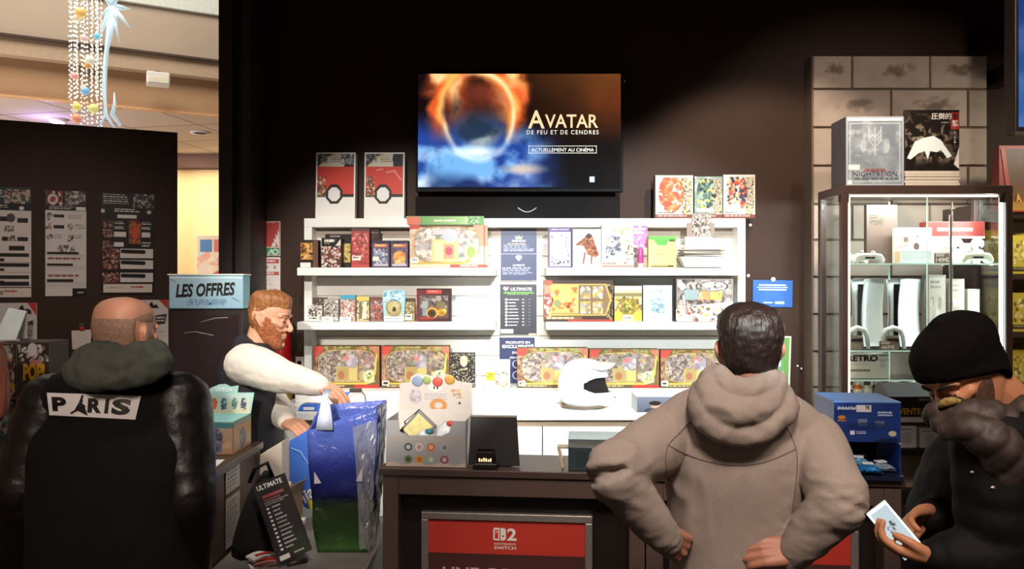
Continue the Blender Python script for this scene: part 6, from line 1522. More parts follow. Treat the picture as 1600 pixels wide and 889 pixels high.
# white headset-like arches at the consoles' feet
for i, (px, lab) in enumerate(((1338, 'white arched charging dock beside the left cabinet post'), (1394, 'white arched charging dock between the consoles'))):
    t = thing('charging_dock', lab, 'charging dock', (vx(px, .07), VY0 + .06, VS[1]), 0, 'charging docks in the cabinet')
    pts = [(-.055, -.0, .006), (-.055, 0, .07), (-.04, 0, .105), (0, 0, .118), (.04, 0, .105), (.055, 0, .07), (.06, 0, .006)]
    MB().tube(pts, [.010, .013, .015, .016, .015, .013, .010], 10).build('arch', mat('white gloss plastic', 'eef2f2', .25), t)
    MB().box(-.036, .036, .004, .03, 0, .075).build('socket_block', mat('warm grey plastic', '8f857c', .4), t, bevel=.006)
    MB().box(-.03, .03, -.002, .004, .045, .06).build('dark_slot', M_metal, t)
bb = (1318, 553, 1389, 592)
c = Cv(*size(bb, 1.3), 'dcdad4', seed=243); c.put(np.clip((c.u - .6) * 2, 0, 1), 'cfd8da', .7); c.rect(0, .62, .58, .70, '4a4038'); c.rect(.0, .645, .56, .675, 'a09890'); c.rect(.80, .25, .93, .55, 'b9c4cc'); c.bars(.02, .40, .6, .46, 1, 'b9b4ae'); c.rect(0, .96, 1, 1, '9a928a')
t = carton('retro_console_box', 'white carton lettered RETRO low in the glass cabinet', 'box', bb, VY0 + .055, VS[2], .10, c, 'd2d0cc')
text('lettering', 'RETRO', t['w'] * .68, .034, M_btxt, t, (-t['w'] * .09, -.003, t['h'] * .70), bold=.04)
# row of tiny bottles and figures on the shelf below
cols = ['e0e2de', 'd8702c', 'd9dcd6', '3a3028', 'e0b83c', 'c9ced0', 'b04a6c', '8a5a48', '5d3a34', 'd0ccc4', 'c86a3c', 'e2e4e2']
for i in range(12):
    px = 1326 + i * 14.5
    t = thing('collectible_tin', ('white tin at the left end of the tin row', 'orange tin, second of the tin row from the left post', 'pale tin between the orange and the black tins', 'black tin in the row under the RETRO carton', 'yellow tin in the row under the RETRO carton', 'light grey tin right of the yellow tin', 'pink tin in the row under the RETRO carton', 'brown tin right of the pink tin', 'maroon tin in the tin row', 'cream tin right of the maroon tin', 'rust orange tin near the right of the tin row', 'white tin at the right end of the tin row')[i], 'tin', (vx(px, .08), VY0 + .08, VS[3]), 0, 'small tins in the cabinet')
    MB().lathe([(.019, 0), (.020, .004), (.020, .062), (.018, .068)], 16).build('can', mat('tin ' + cols[i], cols[i], .3, .1, var=.2, scale=40), t)
    MB().lathe([(.017, .068), (.0175, .082), (.012, .088)], 16).build('lid', mat('tin lid ' + ('a' if i % 2 else 'b'), 'e6e4de' if i % 2 else '4a3c36', .4), t)
    MB().lathe([(.0205, .022), (.0208, .024), (.0208, .044), (.0205, .046)], 16).build('label_band', mat('tin band ' + ('a' if i % 3 else 'b'), 'f0ece2' if i % 3 else '8a3c34', .5), t)
# cartons added at the cabinet's right for the shapes in its glass
for i, (px0, px1, y0, shf, dy, col, lab) in enumerate(((1452, 1484, 372, 0, .2, 'a2978c', 'added grey beige carton under the red one, left of the cabinet lock rail'), (1494, 1532, 380, 0, .2, '9a8e84', 'added grey beige carton under the red one, right of the lock rail'), (1450, 1478, 430, 1, .16, 'a89e92', 'added tall grey beige carton on the middle glass shelf beside the lock rail'), (1484, 1507, 436, 1, .16, '998d80', 'added tall grey beige carton above the beanie on the middle glass shelf'), (1512, 1531, 452, 1, .16, 'b3aca2', 'added pale grey carton at the right end of the middle glass shelf'))):
    bb = (px0, y0, px1, 411 if shf == 0 else 545)
    c = Cv(40, 60, col, seed=245 + i); c.bars(.12, .08, .8, .2, 2, '7a6e66'); c.blots(.15, .3, .85, .8, ['c2bab0', '867a70', 'b3a89c'], 16, .2); c.border(.03, '867a70')
    carton('added_carton', lab, 'box', bb, VY0 + dy, VS[shf], .07, c, col, 'grey cartons in the cabinet')
t = thing('added_red_carton', 'added long dark red carton lying on the grey cartons in the cabinet', 'box', (vx(1492, .2), VY0 + .2, Z(380, VY0 + .2) + .026))
MB().box(-.16, .17, 0, .075, 0, .095).build('carton', mat('dark red carton', '6e2420', .45, var=.1), t, bevel=.003); MB().box(-.158, .168, -.001, .0, .0, .012).build('pale_edge', mat('pale carton edge', 'c9b0a4', .5), t)
MB().box(-.10, .10, -.0012, 0, .04, .06).build('printed_strip', mat('rose strip', 'b8605a', .5), t)
# open rack with a dark lettered box behind the dispenser
d = 3.62
w = 92 * d / F
zr = [Z(660, d), Z(712, d), Z(790, d)]
rk = thing('accessory_rack', 'narrow dark rack with a white top board behind the dispenser', 'rack', (X(1436, d), d, 0))
MB().box(-w / 2, w / 2, 0, .22, zr[0] - .0, zr[0] + .024).build('top_board', M_white, rk, bevel=.002)
for z in zr[1:]: MB().box(-w / 2, w / 2, 0, .22, z, z + .03).build('shelf', M_black, rk, bevel=.002)
MB().box(-w / 2, w / 2, .22, .23, 0, zr[0]).build('back_board', mat('cream back board', 'cdbf98', .6), rk)
for sx in (-1, 1): MB().box(sx * w / 2 - .006, sx * w / 2 + .006, 0, .22, 0, zr[0]).build('side', M_frame, rk)
MB().box(-w / 2, w / 2, .0, .22, 0, .1).build('plinth', M_black, rk)
t = thing('gift_card_box', 'dark counter box lettered VENTE DE in yellow behind the dispenser', 'box', (X(1436, d), d + .005, zr[0] + .024))
hb_ = Z(620, d) - t.location.z
MB().box(-w / 2, w / 2, 0, .16, 0, hb_).build('carton', mat('dark umber carton', '2a2020', .45), t, bevel=.003)
MB().hexa([(-w / 2, 0, hb_), (w / 2, 0, hb_), (w / 2, .16, hb_), (-w / 2, .16, hb_)], [(-w / 2 + .005, .10, hb_ + .05), (w / 2, .10, hb_ + .05), (w / 2, .14, hb_ + .05), (-w / 2 + .005, .14, hb_ + .05)]).build('sloped_top', mat('dark umber carton', '2a2020', .45), t)
text('lettering', 'VENTE DE V', .19, .030, mat('bright amber ink', 'f2c02a', .5), t, (.0, -.002, .012), bold=.03)
MB().box(.0, .085, -.002, -.001, hb_ - .020, hb_ - .008).build('grey_bar', mat('grey ink', '8f8a88', .5), t)
for i, (px, w2, h2, col, lab) in enumerate(((1420, .095, .105, 'e4e4e0', 'white box on the narrow rack, nearer the blue dispenser'), (1455, .085, .095, 'dcd8d0', 'white box on the narrow rack, nearer the beanie man'))):
    t = thing('white_accessory_box', lab, 'box', (X(px, d), d + .02, zr[1] + .03), 0, 'white accessory boxes on the narrow rack')
    MB().box(-w2 / 2, w2 / 2, 0, .1, 0, h2).build('carton', mat('accessory card ' + col, col, .45), t, bevel=.003)
    c = Cv(30, 30, col, seed=250 + i); c.ell(.5, .55, .3, .3, 'b9b8b6', .7); c.bars(.1, .1, .8, .2, 1, '8a8682'); panel('printed_front', c, w2 - .006, h2 - .006, t, (0, -.0014, .003))

# ------------------------------------------------------------------ right edge: lit shelf with yellow boxes, red display
sh = thing('merchandise_shelf', 'dark shelving with lit boards at the right edge beyond the cabinet', 'shelf', (3.05, 4.5, 0))
MB().box(-.30, 1.3, .32, .36, 0, 2.25).build('back_board', mat('cream back board', 'cdbf98', .6), sh)
for z in (2.20, 1.84, 1.50, 1.16, .82, .4): MB().box(-.30, 1.3, 0, .32, z - .03, z).build('board', M_frame, sh)
MB().box(-.33, -.30, 0, .36, 0, 2.25).build('side', M_frame, sh)
l2 = bpy.data.lights.new('shelf_lamp', 'AREA'); l2.shape = 'RECTANGLE'; l2.size = 1.2; l2.size_y = .1; l2.energy = 12; l2.color = (1, .9, .7)
l2o = bpy.data.objects.new('shelf_lamp', l2); C.objects.link(l2o); l2o.location = (3.6, 4.1, 2.9); aim(l2o, (3.5, 4.75, 1.4))
k = 0
for z, n_ in ((1.84, 'third board from the top'), (1.50, 'middle board'), (1.16, 'lower board')):
    for j in range(3):
        t = thing('yellow_game_box', 'yellow boxed game on the %s of the right shelf, %s its left side' % ({1.84: 'upper board', 1.50: 'middle board', 1.16: 'lower board'}[z], ('touching', 'second from', 'third from')[j]), 'game box', (2.86 + j * .155, 4.53, z), 0, 'yellow game boxes on the right shelf')
        h = (.26, .23, .25)[j]
        MB().box(-.07, .07, 0, .2, 0, h).build('carton', mat('yellow carton', 'e2c033', .45, var=.1), t, bevel=.002)
        c = Cv(40, 60, 'e6c43a', seed=260 + k); c.blots(.1, .15, .9, .75, ['f0dc80', 'c89a28', 'fff0b0', '8a6a24'], 20, .18); c.rect(0, .82, 1, .94, '5a4630'); c.bars(.1, .85, .9, .91, 1, 'e8d8a0'); panel('printed_front', c, .136, h - .004, t, (0, -.0014, .002)); k += 1
rd = thing('red_display_card', 'red and brown slanted display card on top of the right shelf', 'display card', (X(1564, 4.5) + .3, 4.46, 2.20), 0)
MB().hexa([(-.335, 0, 0), (.3, 0, 0), (.3, .1, 0), (-.335, .1, 0)], [(-.285, .08, .40), (.3, .08, .40), (.3, .12, .40), (-.285, .12, .40)]).build('board', mat('red board', '9c2a22', .45), rd)
c = Cv(80, 60, '7a3420', seed=271); c.grad(0, 0, 1, 1, '3a1c18', '9a5a20'); c.poly([(0, 0), (.05, 0), (.03, 1), (0, 1)], 'c83a2c'); c.rect(0, .86, 1, 1, 'b07a28'); c.blots(.3, .2, .9, .8, ['a8502c', '5a2820', 'd8a04c'], 20, .15)
panel('printed_face', c, .56, .38, rd, (.0, -.002, .008), (-.197, 0, 0))
text('lettering', 'A', .03, .05, mat('orange yellow ink', 'e8a83c', .5), rd, (-.22, -.0, .06), (-.197, 0, 0), bold=.03)

# ------------------------------------------------------------------ left edge: toy boxes on a low stand
d = 2.95
ts = thing('toy_box_stand', 'dark stand carrying toy boxes at the left edge of the shop', 'stand', (-2.03, d, 0))
MB().box(-.30, .27, .0, .35, 0, .85).build('plinth', M_black, ts)
MB().box(-.31, .28, -.01, .36, .85, .87).build('top', M_brown, ts, bevel=.003)
bb = (27, 534, 79, 645)
z_ = 1.27
def toybox(label, bb, z0, cv, depth=.12, group=None):
    t = carton('toy_figure_box', label, 'toy box', bb, d, z0, depth, cv, '3a302c', group, gloss=True); return t
c = Cv(70, 90, '3c3430', seed=281); n = c.noise(4); c.put(np.clip((n - .5) * 3, 0, 1), '5a4c44', .7); c.blots(.05, .05, .95, .35, ['b9b0a8', '2a2422', '8a827c', 'd8d0c8'], 26, .12); c.ell(.48, .14, .14, .12, 'c9c4c8'); c.rect(.4, .32, .78, .46, 'c87a7c'); c.poly([(.22, .48), (.32, .44), (.9, .42), (.86, .72), (.34, .74)], '5a3a10'); c.ell(.56, .86, .12, .12, 'a8a098'); c.border(.02, '6a5c54')
t = toybox('black toy box with yellow POP! lettering behind the bald man\'s shoulder', (25, 534, 79, 622), Z(622, d), c)
t.location.z = 1.345
text('lettering', 'POP!', t['w'] * .62, .068, mat('bright yellow ink', 'f0b428', .5), t, (.004, -.003, t['h'] * .30), bold=.05)
c = Cv(50, 60, '4a3c34', seed=282); c.blots(0, 0, 1, 1, ['2a2220', 'b9893c', '6a5a50', 'c9c0b4', '8c3c30'], 50, .14); c.rect(.1, .05, .8, .3, '9a948c'); c.rect(0, .75, 1, .85, 'd8a428')
t2 = toybox('toy box with grey window and yellow stripe, cut by the left frame edge', (-22, 537, 24, 622), Z(622, d), c); t2.location.z = 1.345
c = Cv(56, 40, 'd2a428', seed=283); c.rect(.0, .0, 1, .28, '3a2f28'); c.blots(0, .3, 1, 1, ['c9c2b8', '3a302c', 'e8c040', '8a7c70'], 40, .12); c.bars(.1, .06, .8, .2, 1, 'e8b838', fill=.9)
t3 = toybox('yellow edged toy box under the black lettered toy box', (24, 622, 82, 712), 1.12, c); t3.location.z = 1.105; 
c = Cv(56, 80, '7a848c', seed=284); c.blots(0, 0, 1, 1, ['b9c0c4', '4a4a50', 'd8b450', '9aa4ac', '6a5040'], 50, .16)
t4 = toybox('pale blue grey toy box beneath the left frame edge boxes', (-26, 622, 22, 712), 1.12, c); t4.location.z = 1.105
for i, (bb, lab) in enumerate((((24, 712, 82, 800), 'lowest toy box on the dark stand, nearer the bald man'), ((-26, 712, 22, 800), 'lowest toy box on the dark stand, at the left frame edge'))):
    c = Cv(56, 60, '3a302c', seed=285 + i); c.blots(0, 0, 1, 1, ['5a4c44', '241d1a', '8a7a6c'], 30, .16)
    q = carton('toy_figure_box', lab, 'toy box', bb, d, .87, .12, c, '3a302c', h=.233)
for q in (t, t2): pass
lf = thing('bright_leaflet', 'bright white folded leaflet standing on the toy boxes at the left edge', 'leaflet', (X(10, 2.98), 3.0, t.location.z + t['h']), -.1)
MB().hexa([(-.07, 0, .002), (.025, 0, .002), (.025, .004, .002), (-.07, .004, .002)], [(-.03, .03, .125), (.045, .03, .112), (.045, .034, .112), (-.03, .034, .125)]).build('front_sheet', mat('bright white paper', 'e4f4f6', .4), lf)
MB().hexa([(-.07, .06, .002), (.025, .06, .002), (.025, .064, .002), (-.07, .064, .002)], [(-.03, .034, .125), (.045, .034, .112), (.045, .038, .112), (-.03, .038, .125)]).build('rear_sheet', M_paper, lf)

# ------------------------------------------------------------------ hanging light decoration in the mall
d = 8.6
hd_ = thing('hanging_light_curtain', 'hanging curtain of bead lights with coloured baubles in the mall', 'decoration', (X(134, d), d, 4.35))
zt_ = Z(-20, d) - 4.35 + .3; zb_ = Z(196, d) - 4.35 - 1.2
rr = random.Random(3)
M_bead = mat('lit bead', 'f6f6ea', .4, emit=1.1); M_wire = mat('thin silver wire', 'b9b9b0', .4, .6)
R0 = 22 * d / F
for i in range(26):
    a = 2 * PI * i / 26; rad = R0 * (1.0 if i % 2 else .72); x, y = rad * math.cos(a), rad * math.sin(a)
    zend = Z(rr.choice([150, 156, 190, 200]), d) - 4.35
    mb = MB(); z = zt_
    while z > zend:
        mb.ball((x + rr.uniform(-.008, .008), y, z), .0105, 6); z -= .052 + rr.uniform(-.008, .008)
    s_ = mb.build('bead_string', M_bead, hd_); s_['kind'] = 'stuff'
    MB().tube([(x, y, zend), (x, y, zt_)], .002, 4).build('wire', M_wire, s_)
for (px, py, r, col) in ((126, 28, 10, 'f0c070'), (120, 36, 7, 'f2dcb0'), (131, 67, 7, 'f0c8c0'), (152, 64, 6, '7ad0ec'), (141, 101, 9, 'f2ead4'), (137, 109, 6, 'f0a860'), (117, 125, 7, 'f2a8a0'), (133, 148, 8, '8fc4f0'), (120, 172, 8, 'f0e080'), (146, 175, 9, 'f2ea90'), (120, 190, 9, 'f0a080')):
    rr_ = r * d / F * .8; v = Vector((X(px, d - R0 * 1.02) - hd_.location.x, -R0 * 1.02, Z(py, d) - 4.35))
    MB().ball(v, rr_, 16).build('bauble', mat('glowing bauble ' + col, col, .25, emit=.55), hd_)
MB().tube([(R0 * math.cos(a), R0 * math.sin(a), zt_) for a in np.linspace(0, 2 * PI, 24)[:-1]], .012, 6, True).build('hoop', M_alu, hd_)
MB().tube([(0, 0, zt_), (0, 0, zt_ + 3)], .01, 6).tube([(-R0, 0, zt_), (R0, 0, zt_)], .008, 6).build('suspension', M_alu, hd_)
d = 8.15
ic = thing('icicle_star', 'glowing pale blue icicle star hanging beside the bead curtain', 'decoration', (X(170, d), d, 4.35))
M_ice = mat('glowing ice acrylic', 'd4eef8', .15, emit=.6)
def il(px, py): return Vector((X(px, d) - ic.location.x, rr.uniform(-.05, .05), Z(py, d) - 4.35))
core = il(173, 8)
for (px, py, w_) in ((203, 44, 5), (190, 70, 4), (152, 62, 4), (160, 26, 4), (200, 12, 6), (160, -10, 5), (192, -15, 6), (186, 40, 5), (156, 40, 4)):
    e_ = il(px, py); MB().tube([core, core.lerp(e_, .5), e_], [w_ * .0055, w_ * .0045, .004], 5).build('spike', M_ice, ic)
for pts, w_ in (([(176, 15), (172, 50), (170, 78), (166, 110), (163, 150), (168, 180), (176, 199)], (7, 7, 5, 3.5, 3, 4.5, 2)), ([(168, 20), (164, 60), (161, 100), (160, 140), (162, 175), (158, 197)], (4, 4, 3, 3, 3.5, 3)), ([(180, 145), (182, 165), (178, 180), (186, 196)], (1, 4, 6, 4))):
    MB().tube([il(a, b) for a, b in pts], [q * .0042 for q in w_], 6).build('icicle', M_ice, ic)
MB().tube([core, core + Vector((0, 0, 4))], .008, 5).build('hanger', M_alu, ic)
# far mall poster stands
t = thing('mall_advert', 'blurred blue and red advert panel far away in the mall opening', 'advert', (X(328, 12.5), 12.5, 1.9))
MB().box(-.22, .35, 0, .05, .0, .68).build('board', M_paper, t); MB().box(-.2, .33, -.03, .08, -1.9, .0).build('stand', M_alu, t)
c = Cv(40, 40, 'd8c8b0', seed=291); c.rect(.1, .1, .45, .4, '3f7ab8'); c.rect(.5, .1, .95, .4, 'c86a60'); c.blots(0, .4, 1, .95, ['e6d4b4', 'b9d0d8', 'd8a08c'], 16, .2); panel('printed_face', c, .55, .66, t, (.065, -.0015, .01))
t = thing('red_mall_stand', 'red slanted stand at the foot of the far advert panel', 'stand', (X(322, 11.8), 11.8, 0))
MB().hexa([(-.28, 0, 0), (.3, 0, 0), (.3, .3, 0), (-.28, .3, 0)], [(-.22, 0, 1.78), (.3, 0, 2.05), (.3, .3, 2.05), (-.22, .3, 1.78)]).build('body', mat('red lacquer', 'd24a3c', .4), t)
MB().hexa([(-.19, -.01, 1.5), (.25, -.01, 1.5), (.25, 0, 1.5), (-.19, 0, 1.5)], [(-.17, -.01, 1.72), (.25, -.01, 1.92), (.25, 0, 1.92), (-.17, 0, 1.72)]).build('white_panel', mat('pale pink sheet', 'f0d0c8', .5), t)
# ------------------------------------------------------------------ people
def crom(pts, n=6):
    """smooth interpolation of rows of numbers"""
    a = np.array(pts, float); m = len(a); out = []
    for i in range(m - 1):
        p0, p1, p2, p3 = a[max(0, i - 1)], a[i], a[i + 1], a[min(m - 1, i + 2)]
        for k in range(n):
            t = k / n; out.append(.5 * ((2 * p1) + (-p0 + p2) * t + (2 * p0 - 5 * p1 + 4 * p2 - p3) * t * t + (-p0 + 3 * p1 - 3 * p2 + p3) * t ** 3))
    out.append(a[-1]); return np.array(out)


def limb(mb, pts, radii, n=14, k=6):
    """tapering limb with rounded ends through the joints"""
    q = crom([(*p, r) for p, r in zip(pts, radii)], k)
    P_ = [Vector(v[:3]) for v in q]; R_ = [max(.002, v[3]) for v in q]
    t0 = (P_[0] - P_[1]).normalized(); t1 = (P_[-1] - P_[-2]).normalized()
    pre = [(P_[0] + t0 * R_[0] * s, R_[0] * math.sqrt(max(.0001, 1 - s * s))) for s in (.97, .8, .45)]
    post = [(P_[-1] + t1 * R_[-1] * s, R_[-1] * math.sqrt(max(.0001, 1 - s * s))) for s in (.45, .8, .97)]
    allp = [p for p, r in pre] + P_ + [p for p, r in post]; allr = [r for p, r in pre] + R_ + [r for p, r in post]
    return mb.tube(allp, allr, n)


def loft(mb, secs, n=28, e=2.3, rz=0., k=5):
    """secs: (x, y, z, a, b); closed stack of flat superellipses turned by rz"""
    q = crom(secs, k); rings = []; c_, s_ = math.cos(rz), math.sin(rz)
    vs = []; fs = []
    for (x, y, z, a, b) in q:
        for j in range(n):
            t = 2 * PI * j / n; cx, sx = math.cos(t), math.sin(t)
            u = a * math.copysign(abs(cx) ** (2 / e), cx); v = b * math.copysign(abs(sx) ** (2 / e), sx)
            vs.append((x + u * c_ - v * s_, y + u * s_ + v * c_, z))
    m = len(q)
    for i in range(m - 1):
        for j in range(n): fs.append((i * n + j, i * n + (j + 1) % n, (i + 1) * n + (j + 1) % n, (i + 1) * n + j))
    fs += [tuple(reversed(range(n))), tuple((m - 1) * n + j for j in range(n))]
    return mb.add(vs, fs, True)


HEADZ = np.array([
    (-.120, .020, -.082, -.045), (-.112, .033, -.092, -.015), (-.095, .046, -.095, .005), (-.075, .055, -.0925, .030), (-.055, .061, -.093, .055),
    (-.030, .067, -.091, .078), (.000, .072, -.089, .092), (.020, .0735, -.085, .098), (.040, .0745, -.092, .101), (.065, .074, -.092, .101),
    (.090, .069, -.080, .093), (.108, .055, -.057, .074), (.119, .031, -.028, .046), (.124, .006, .004, .014)])
HZ = crom(HEADZ, 6)


def skull(th, i, off=0.):
    """point of the head surface at ring i and angle th (front is -y)"""
    z, w, yf, yb = HZ[i]; yc = .35 * yb + .65 * (yf + yb) / 2 if yb > 0 else (yf + yb) / 2
    s = math.sin(th); c = math.cos(th); e = .90
    x = w * math.copysign(abs(c) ** e, c); y = yc + (yb - yc if s > 0 else yc - yf) * math.copysign(abs(s) ** e, s)
    v = Vector((x, y, z)); d = Vector((x * 1.2, y - .01, (z - .01) * .8))
    if d.length > 1e-6 and off: v = v + d.normalized() * off
    return v


def head_mesh(mb, M, nose=1., ears=True):
    n = 40; m = len(HZ); vs = []; fs = []
    for i in range(m):
        for j in range(n): vs.append(M @ skull(2 * PI * j / n, i))
    for i in range(m - 1):
        for j in range(n): fs.append((i * n + j, i * n + (j + 1) % n, (i + 1) * n + (j + 1) % n, (i + 1) * n + j))
    fs += [tuple(reversed(range(n))), tuple((m - 1) * n + j for j in range(n))]
    mb.add(vs, fs, True)
    T = lambda *p: M @ Vector(p)
    limb(mb, [T(0, -.086, .032), T(0, -.100, .008), T(0, -.113 * nose, -.016), T(0, -.108, -.026)], [.008, .009, .0115, .009])
    for s in (-1, 1):
        limb(mb, [T(.010 * s, -.100, -.022), T(.015 * s, -.094, -.026)], [.008, .006])
        limb(mb, [T(.016 * s, -.090, .038), T(.036 * s, -.084, .042), T(.054 * s, -.068, .036)], [.008, .009, .007])      # brow
        limb(mb, [T(.040 * s, -.074, -.004), T(.058 * s, -.050, .004)], [.017, .014])                                      # cheekbone
        mb.ball(T(.032 * s, -.077, .019), .0125, 12)                                                                      # closed lids
        if ears:
            limb(mb, [T(.071 * s, .006, -.026), T(.080 * s, .014, -.012), T(.087 * s, .028, .008), T(.086 * s, .026, .026), T(.077 * s, .012, .030), T(.073 * s, .002, .018), T(.072 * s, .0, -.002)], [.007, .0065, .0065, .0065, .006, .005, .006])
            limb(mb, [T(.072 * s, .010, -.012), T(.079 * s, .018, .012)], [.009, .010])
    limb(mb, [T(-.022, -.086, -.052), T(0, -.0955, -.050), T(.022, -.086, -.052)], [.005, .007, .005])
    limb(mb, [T(-.018, -.086, -.061), T(0, -.0945, -.062), T(.018, -.086, -.061)], [.005, .0075, .005])
    limb(mb, [T(-.012, -.086, -.098), T(0, -.091, -.098), T(.012, -.086, -.098)], [.013, .014, .013])


def hand(mb, M, s=1, curl=(35, 40, 30), spread=0., thumb=0., sc=1.):
    """wrist at the origin, fingers along +x, back of the hand +z, thumb on the s*y side"""
    T = lambda v: M @ (Vector(v) * sc)
    ys = (.031, .010, -.011, -.030); L = (1., 1.08, 1.0, .80)
    for i in range(4):
        k = Vector((.090 - .004 * abs(i - 1), s * ys[i], .004 - .003 * abs(i - 1.2)))
        limb(mb, [T((.0, s * ys[i] * .55, 0)), T((.045, s * ys[i] * .85, .002)), T(k)], [.017, .0155, .0115])
        a = 0; p = k; pts = [T(p)]; fan = s * (ys[i] * 4.0) * spread
        cc = curl[i] if hasattr(curl[0], '__len__') else curl
        for ln, c_ in zip((.044, .027, .023), cc):
            a += math.radians(c_); p = p + Vector((math.cos(a) * math.cos(fan), math.sin(fan) * math.cos(a), -math.sin(a))) * ln * L[i]; pts.append(T(p))
        limb(mb, pts, [.0108, .0095, .0085, .0072], 12, 4)
    t = math.radians(thumb)
    pts = [(.012, s * .020, -.004), (.045, s * (.046 - .01 * math.sin(t)), -.012 - .012 * math.sin(t)), (.076, s * (.056 - .022 * math.sin(t)), -.018 - .026 * math.sin(t)), (.102, s * (.056 - .036 * math.sin(t)), -.022 - .034 * math.sin(t))]
    limb(mb, [T(p) for p in pts], [.017, .0135, .0108, .0085])


def hand_M(w, direction, back):
    x = Vector(direction).normalized(); z = Vector(back); z = (z - x * z.dot(x)).normalized(); y = z.cross(x)
    m = Matrix((x, y, z)).transposed().to_4x4(); m.translation = Vector(w); return m


def remeshed(mb, name, voxel, smooth=3, fac=.5, disp=None):
    o = bpy.data.objects.new(name, mb.mesh(name)); C.objects.link(o)
    r = o.modifiers.new('r', 'REMESH'); r.mode = 'VOXEL'; r.voxel_size = voxel; r.use_smooth_shade = True
    if smooth: s = o.modifiers.new('s', 'SMOOTH'); s.iterations = smooth; s.factor = fac
    me = eval_mesh(o); old = o.data; o.modifiers.clear(); o.data = me; bpy.data.meshes.remove(old); me.name = name
    if disp:
        n = len(me.vertices); co = np.zeros(n * 3); no = np.zeros(n * 3)
        me.vertices.foreach_get('co', co); me.vertices.foreach_get('normal', no); co = co.reshape(-1, 3); no = no.reshape(-1, 3)
        d = np.array([disp(Vector(p)) for p in co]); co = co + no * d[:, None]
        me.vertices.foreach_set('co', co.ravel()); me.update()
    return o


def finish(o, m, parent=None, base=None, label=None):
    """give the material and hang the mesh under its person without moving it"""
    o.data.materials.clear(); o.data.materials.append(m)
    off = base if base is not None else Vector((0, 0, 0))
    o.data.transform(Matrix.Translation(-off)); o.data.update()
    if parent is not None: o.parent = parent; o.location = (0, 0, 0)
    else: o.location = off
    if label: o['label'] = label
    return o


def shell(M, fn, n=64, rough=0.):
    """hair, beard or hat as a shell over the head: fn(th, z) gives the thickness, negative where there is none"""
    mb = MB(); m = len(HZ); vs = []; fs = []
    for i in range(m):
        z = HZ[i][0]
        for j in range(n):
            th = 2 * PI * j / n; t = fn(th, z)
            if rough and t > 0: v0 = skull(th, i); t += rough * mnoise.noise(v0 * 70)
            vs.append(M @ skull(th, i, t if t != 0 else 1e-5))
    for i in range(m - 1):
        for j in range(n): fs.append((i * n + j, i * n + (j + 1) % n, (i + 1) * n + (j + 1) % n, (i + 1) * n + j))
    fs += [tuple(reversed(range(n))), tuple((m - 1) * n + j for j in range(n))]
    mb.add(vs, fs, True); return mb


def sstep(a, b, x): t = max(0, min(1, (x - a) / (b - a))); return t * t * (3 - 2 * t)


def folds(p, sx, sy, sz, amp, seed=0.):
    q = Vector((p.x * sx + seed, p.y * sy, p.z * sz)); return amp * ((1 - 2.2 * abs(mnoise.noise(q))) * .6 + .4 * mnoise.noise(q * 2.3))


def conform(me, bvh, d, lift):
    """lay a flat mesh on a surface along direction d"""
    for v in me.vertices:
        h = bvh.ray_cast(v.co - Vector(d) * .6, Vector(d))
        if h[0] is not None: v.co = h[0] - Vector(d) * lift
    me.update()


def bvh_of(o): return BVHTree.FromPolygons([o.matrix_world @ v.co for v in o.data.vertices], [tuple(p.vertices) for p in o.data.polygons])


def subdivided(me, L):
    bm = bmesh.new(); bm.from_mesh(me); bmesh.ops.triangulate(bm, faces=bm.faces)
    for _ in range(6):
        es = [e for e in bm.edges if e.calc_length() > L]
        if not es: break
        bmesh.ops.subdivide_edges(bm, edges=es, cuts=1)
        bmesh.ops.triangulate(bm, faces=bm.faces)
    bm.to_mesh(me); bm.free(); return me


def legs_and_shoes(root, base, hips, fwd, col, width=.10, stance=.11):
    """trousers and shoes standing on the floor; hips = world centre"""
    f = Vector(fwd).normalized(); r = Vector((f.y, -f.x, 0))
    mb = MB(); loft(mb, [(hips.x, hips.y, hips.z + .10, .15, .11), (hips.x, hips.y, hips.z, .165, .12), (hips.x, hips.y, hips.z - .09, .16, .115), (hips.x, hips.y, hips.z - .14, .12, .09)], rz=math.atan2(r.y, r.x))
    for s in (-1, 1):
        h = hips + r * stance * .75 * s; h.z -= .06; kn = hips + r * stance * s + f * .02; kn.z = .48; an = hips + r * (stance + .02) * s - f * .01; an.z = .07
        limb(mb, [h, (h + kn) / 2, kn, (kn + an) / 2, an], [.088, .080, .064, .058, .052])
    o = finish(remeshed(mb, 'trousers', .012, 3), mat('trousers ' + col, col, .8, var=.1, bump=.2, bscale=200), root, base)
    for s in (-1, 1):
        a = hips + r * (stance + .02) * s; mb = MB(); a.z = .045
        limb(mb, [a - f * .06, a + f * .02 + Vector((0, 0, .012)), a + f * .12, a + f * .17 + Vector((0, 0, -.010))], [.042, .046, .040, .030])
        for i, v in enumerate(mb.v): mb.v[i] = (v[0], v[1], max(.004, v[2]))
        so = remeshed(mb, 'shoe', .010, 2); finish(so, mat('dark shoe leather', '231f1e', .5), root, base)


def skin_mat(name, col):
    m = mat(name, col, .5, var=.10, scale=9, bump=.06, bscale=240, spec=.4)
    b = m.node_tree.nodes['Principled BSDF']; b.inputs['Subsurface Weight'].default_value = .08; b.inputs['Subsurface Radius'].default_value = (.012, .005, .003)
    return m


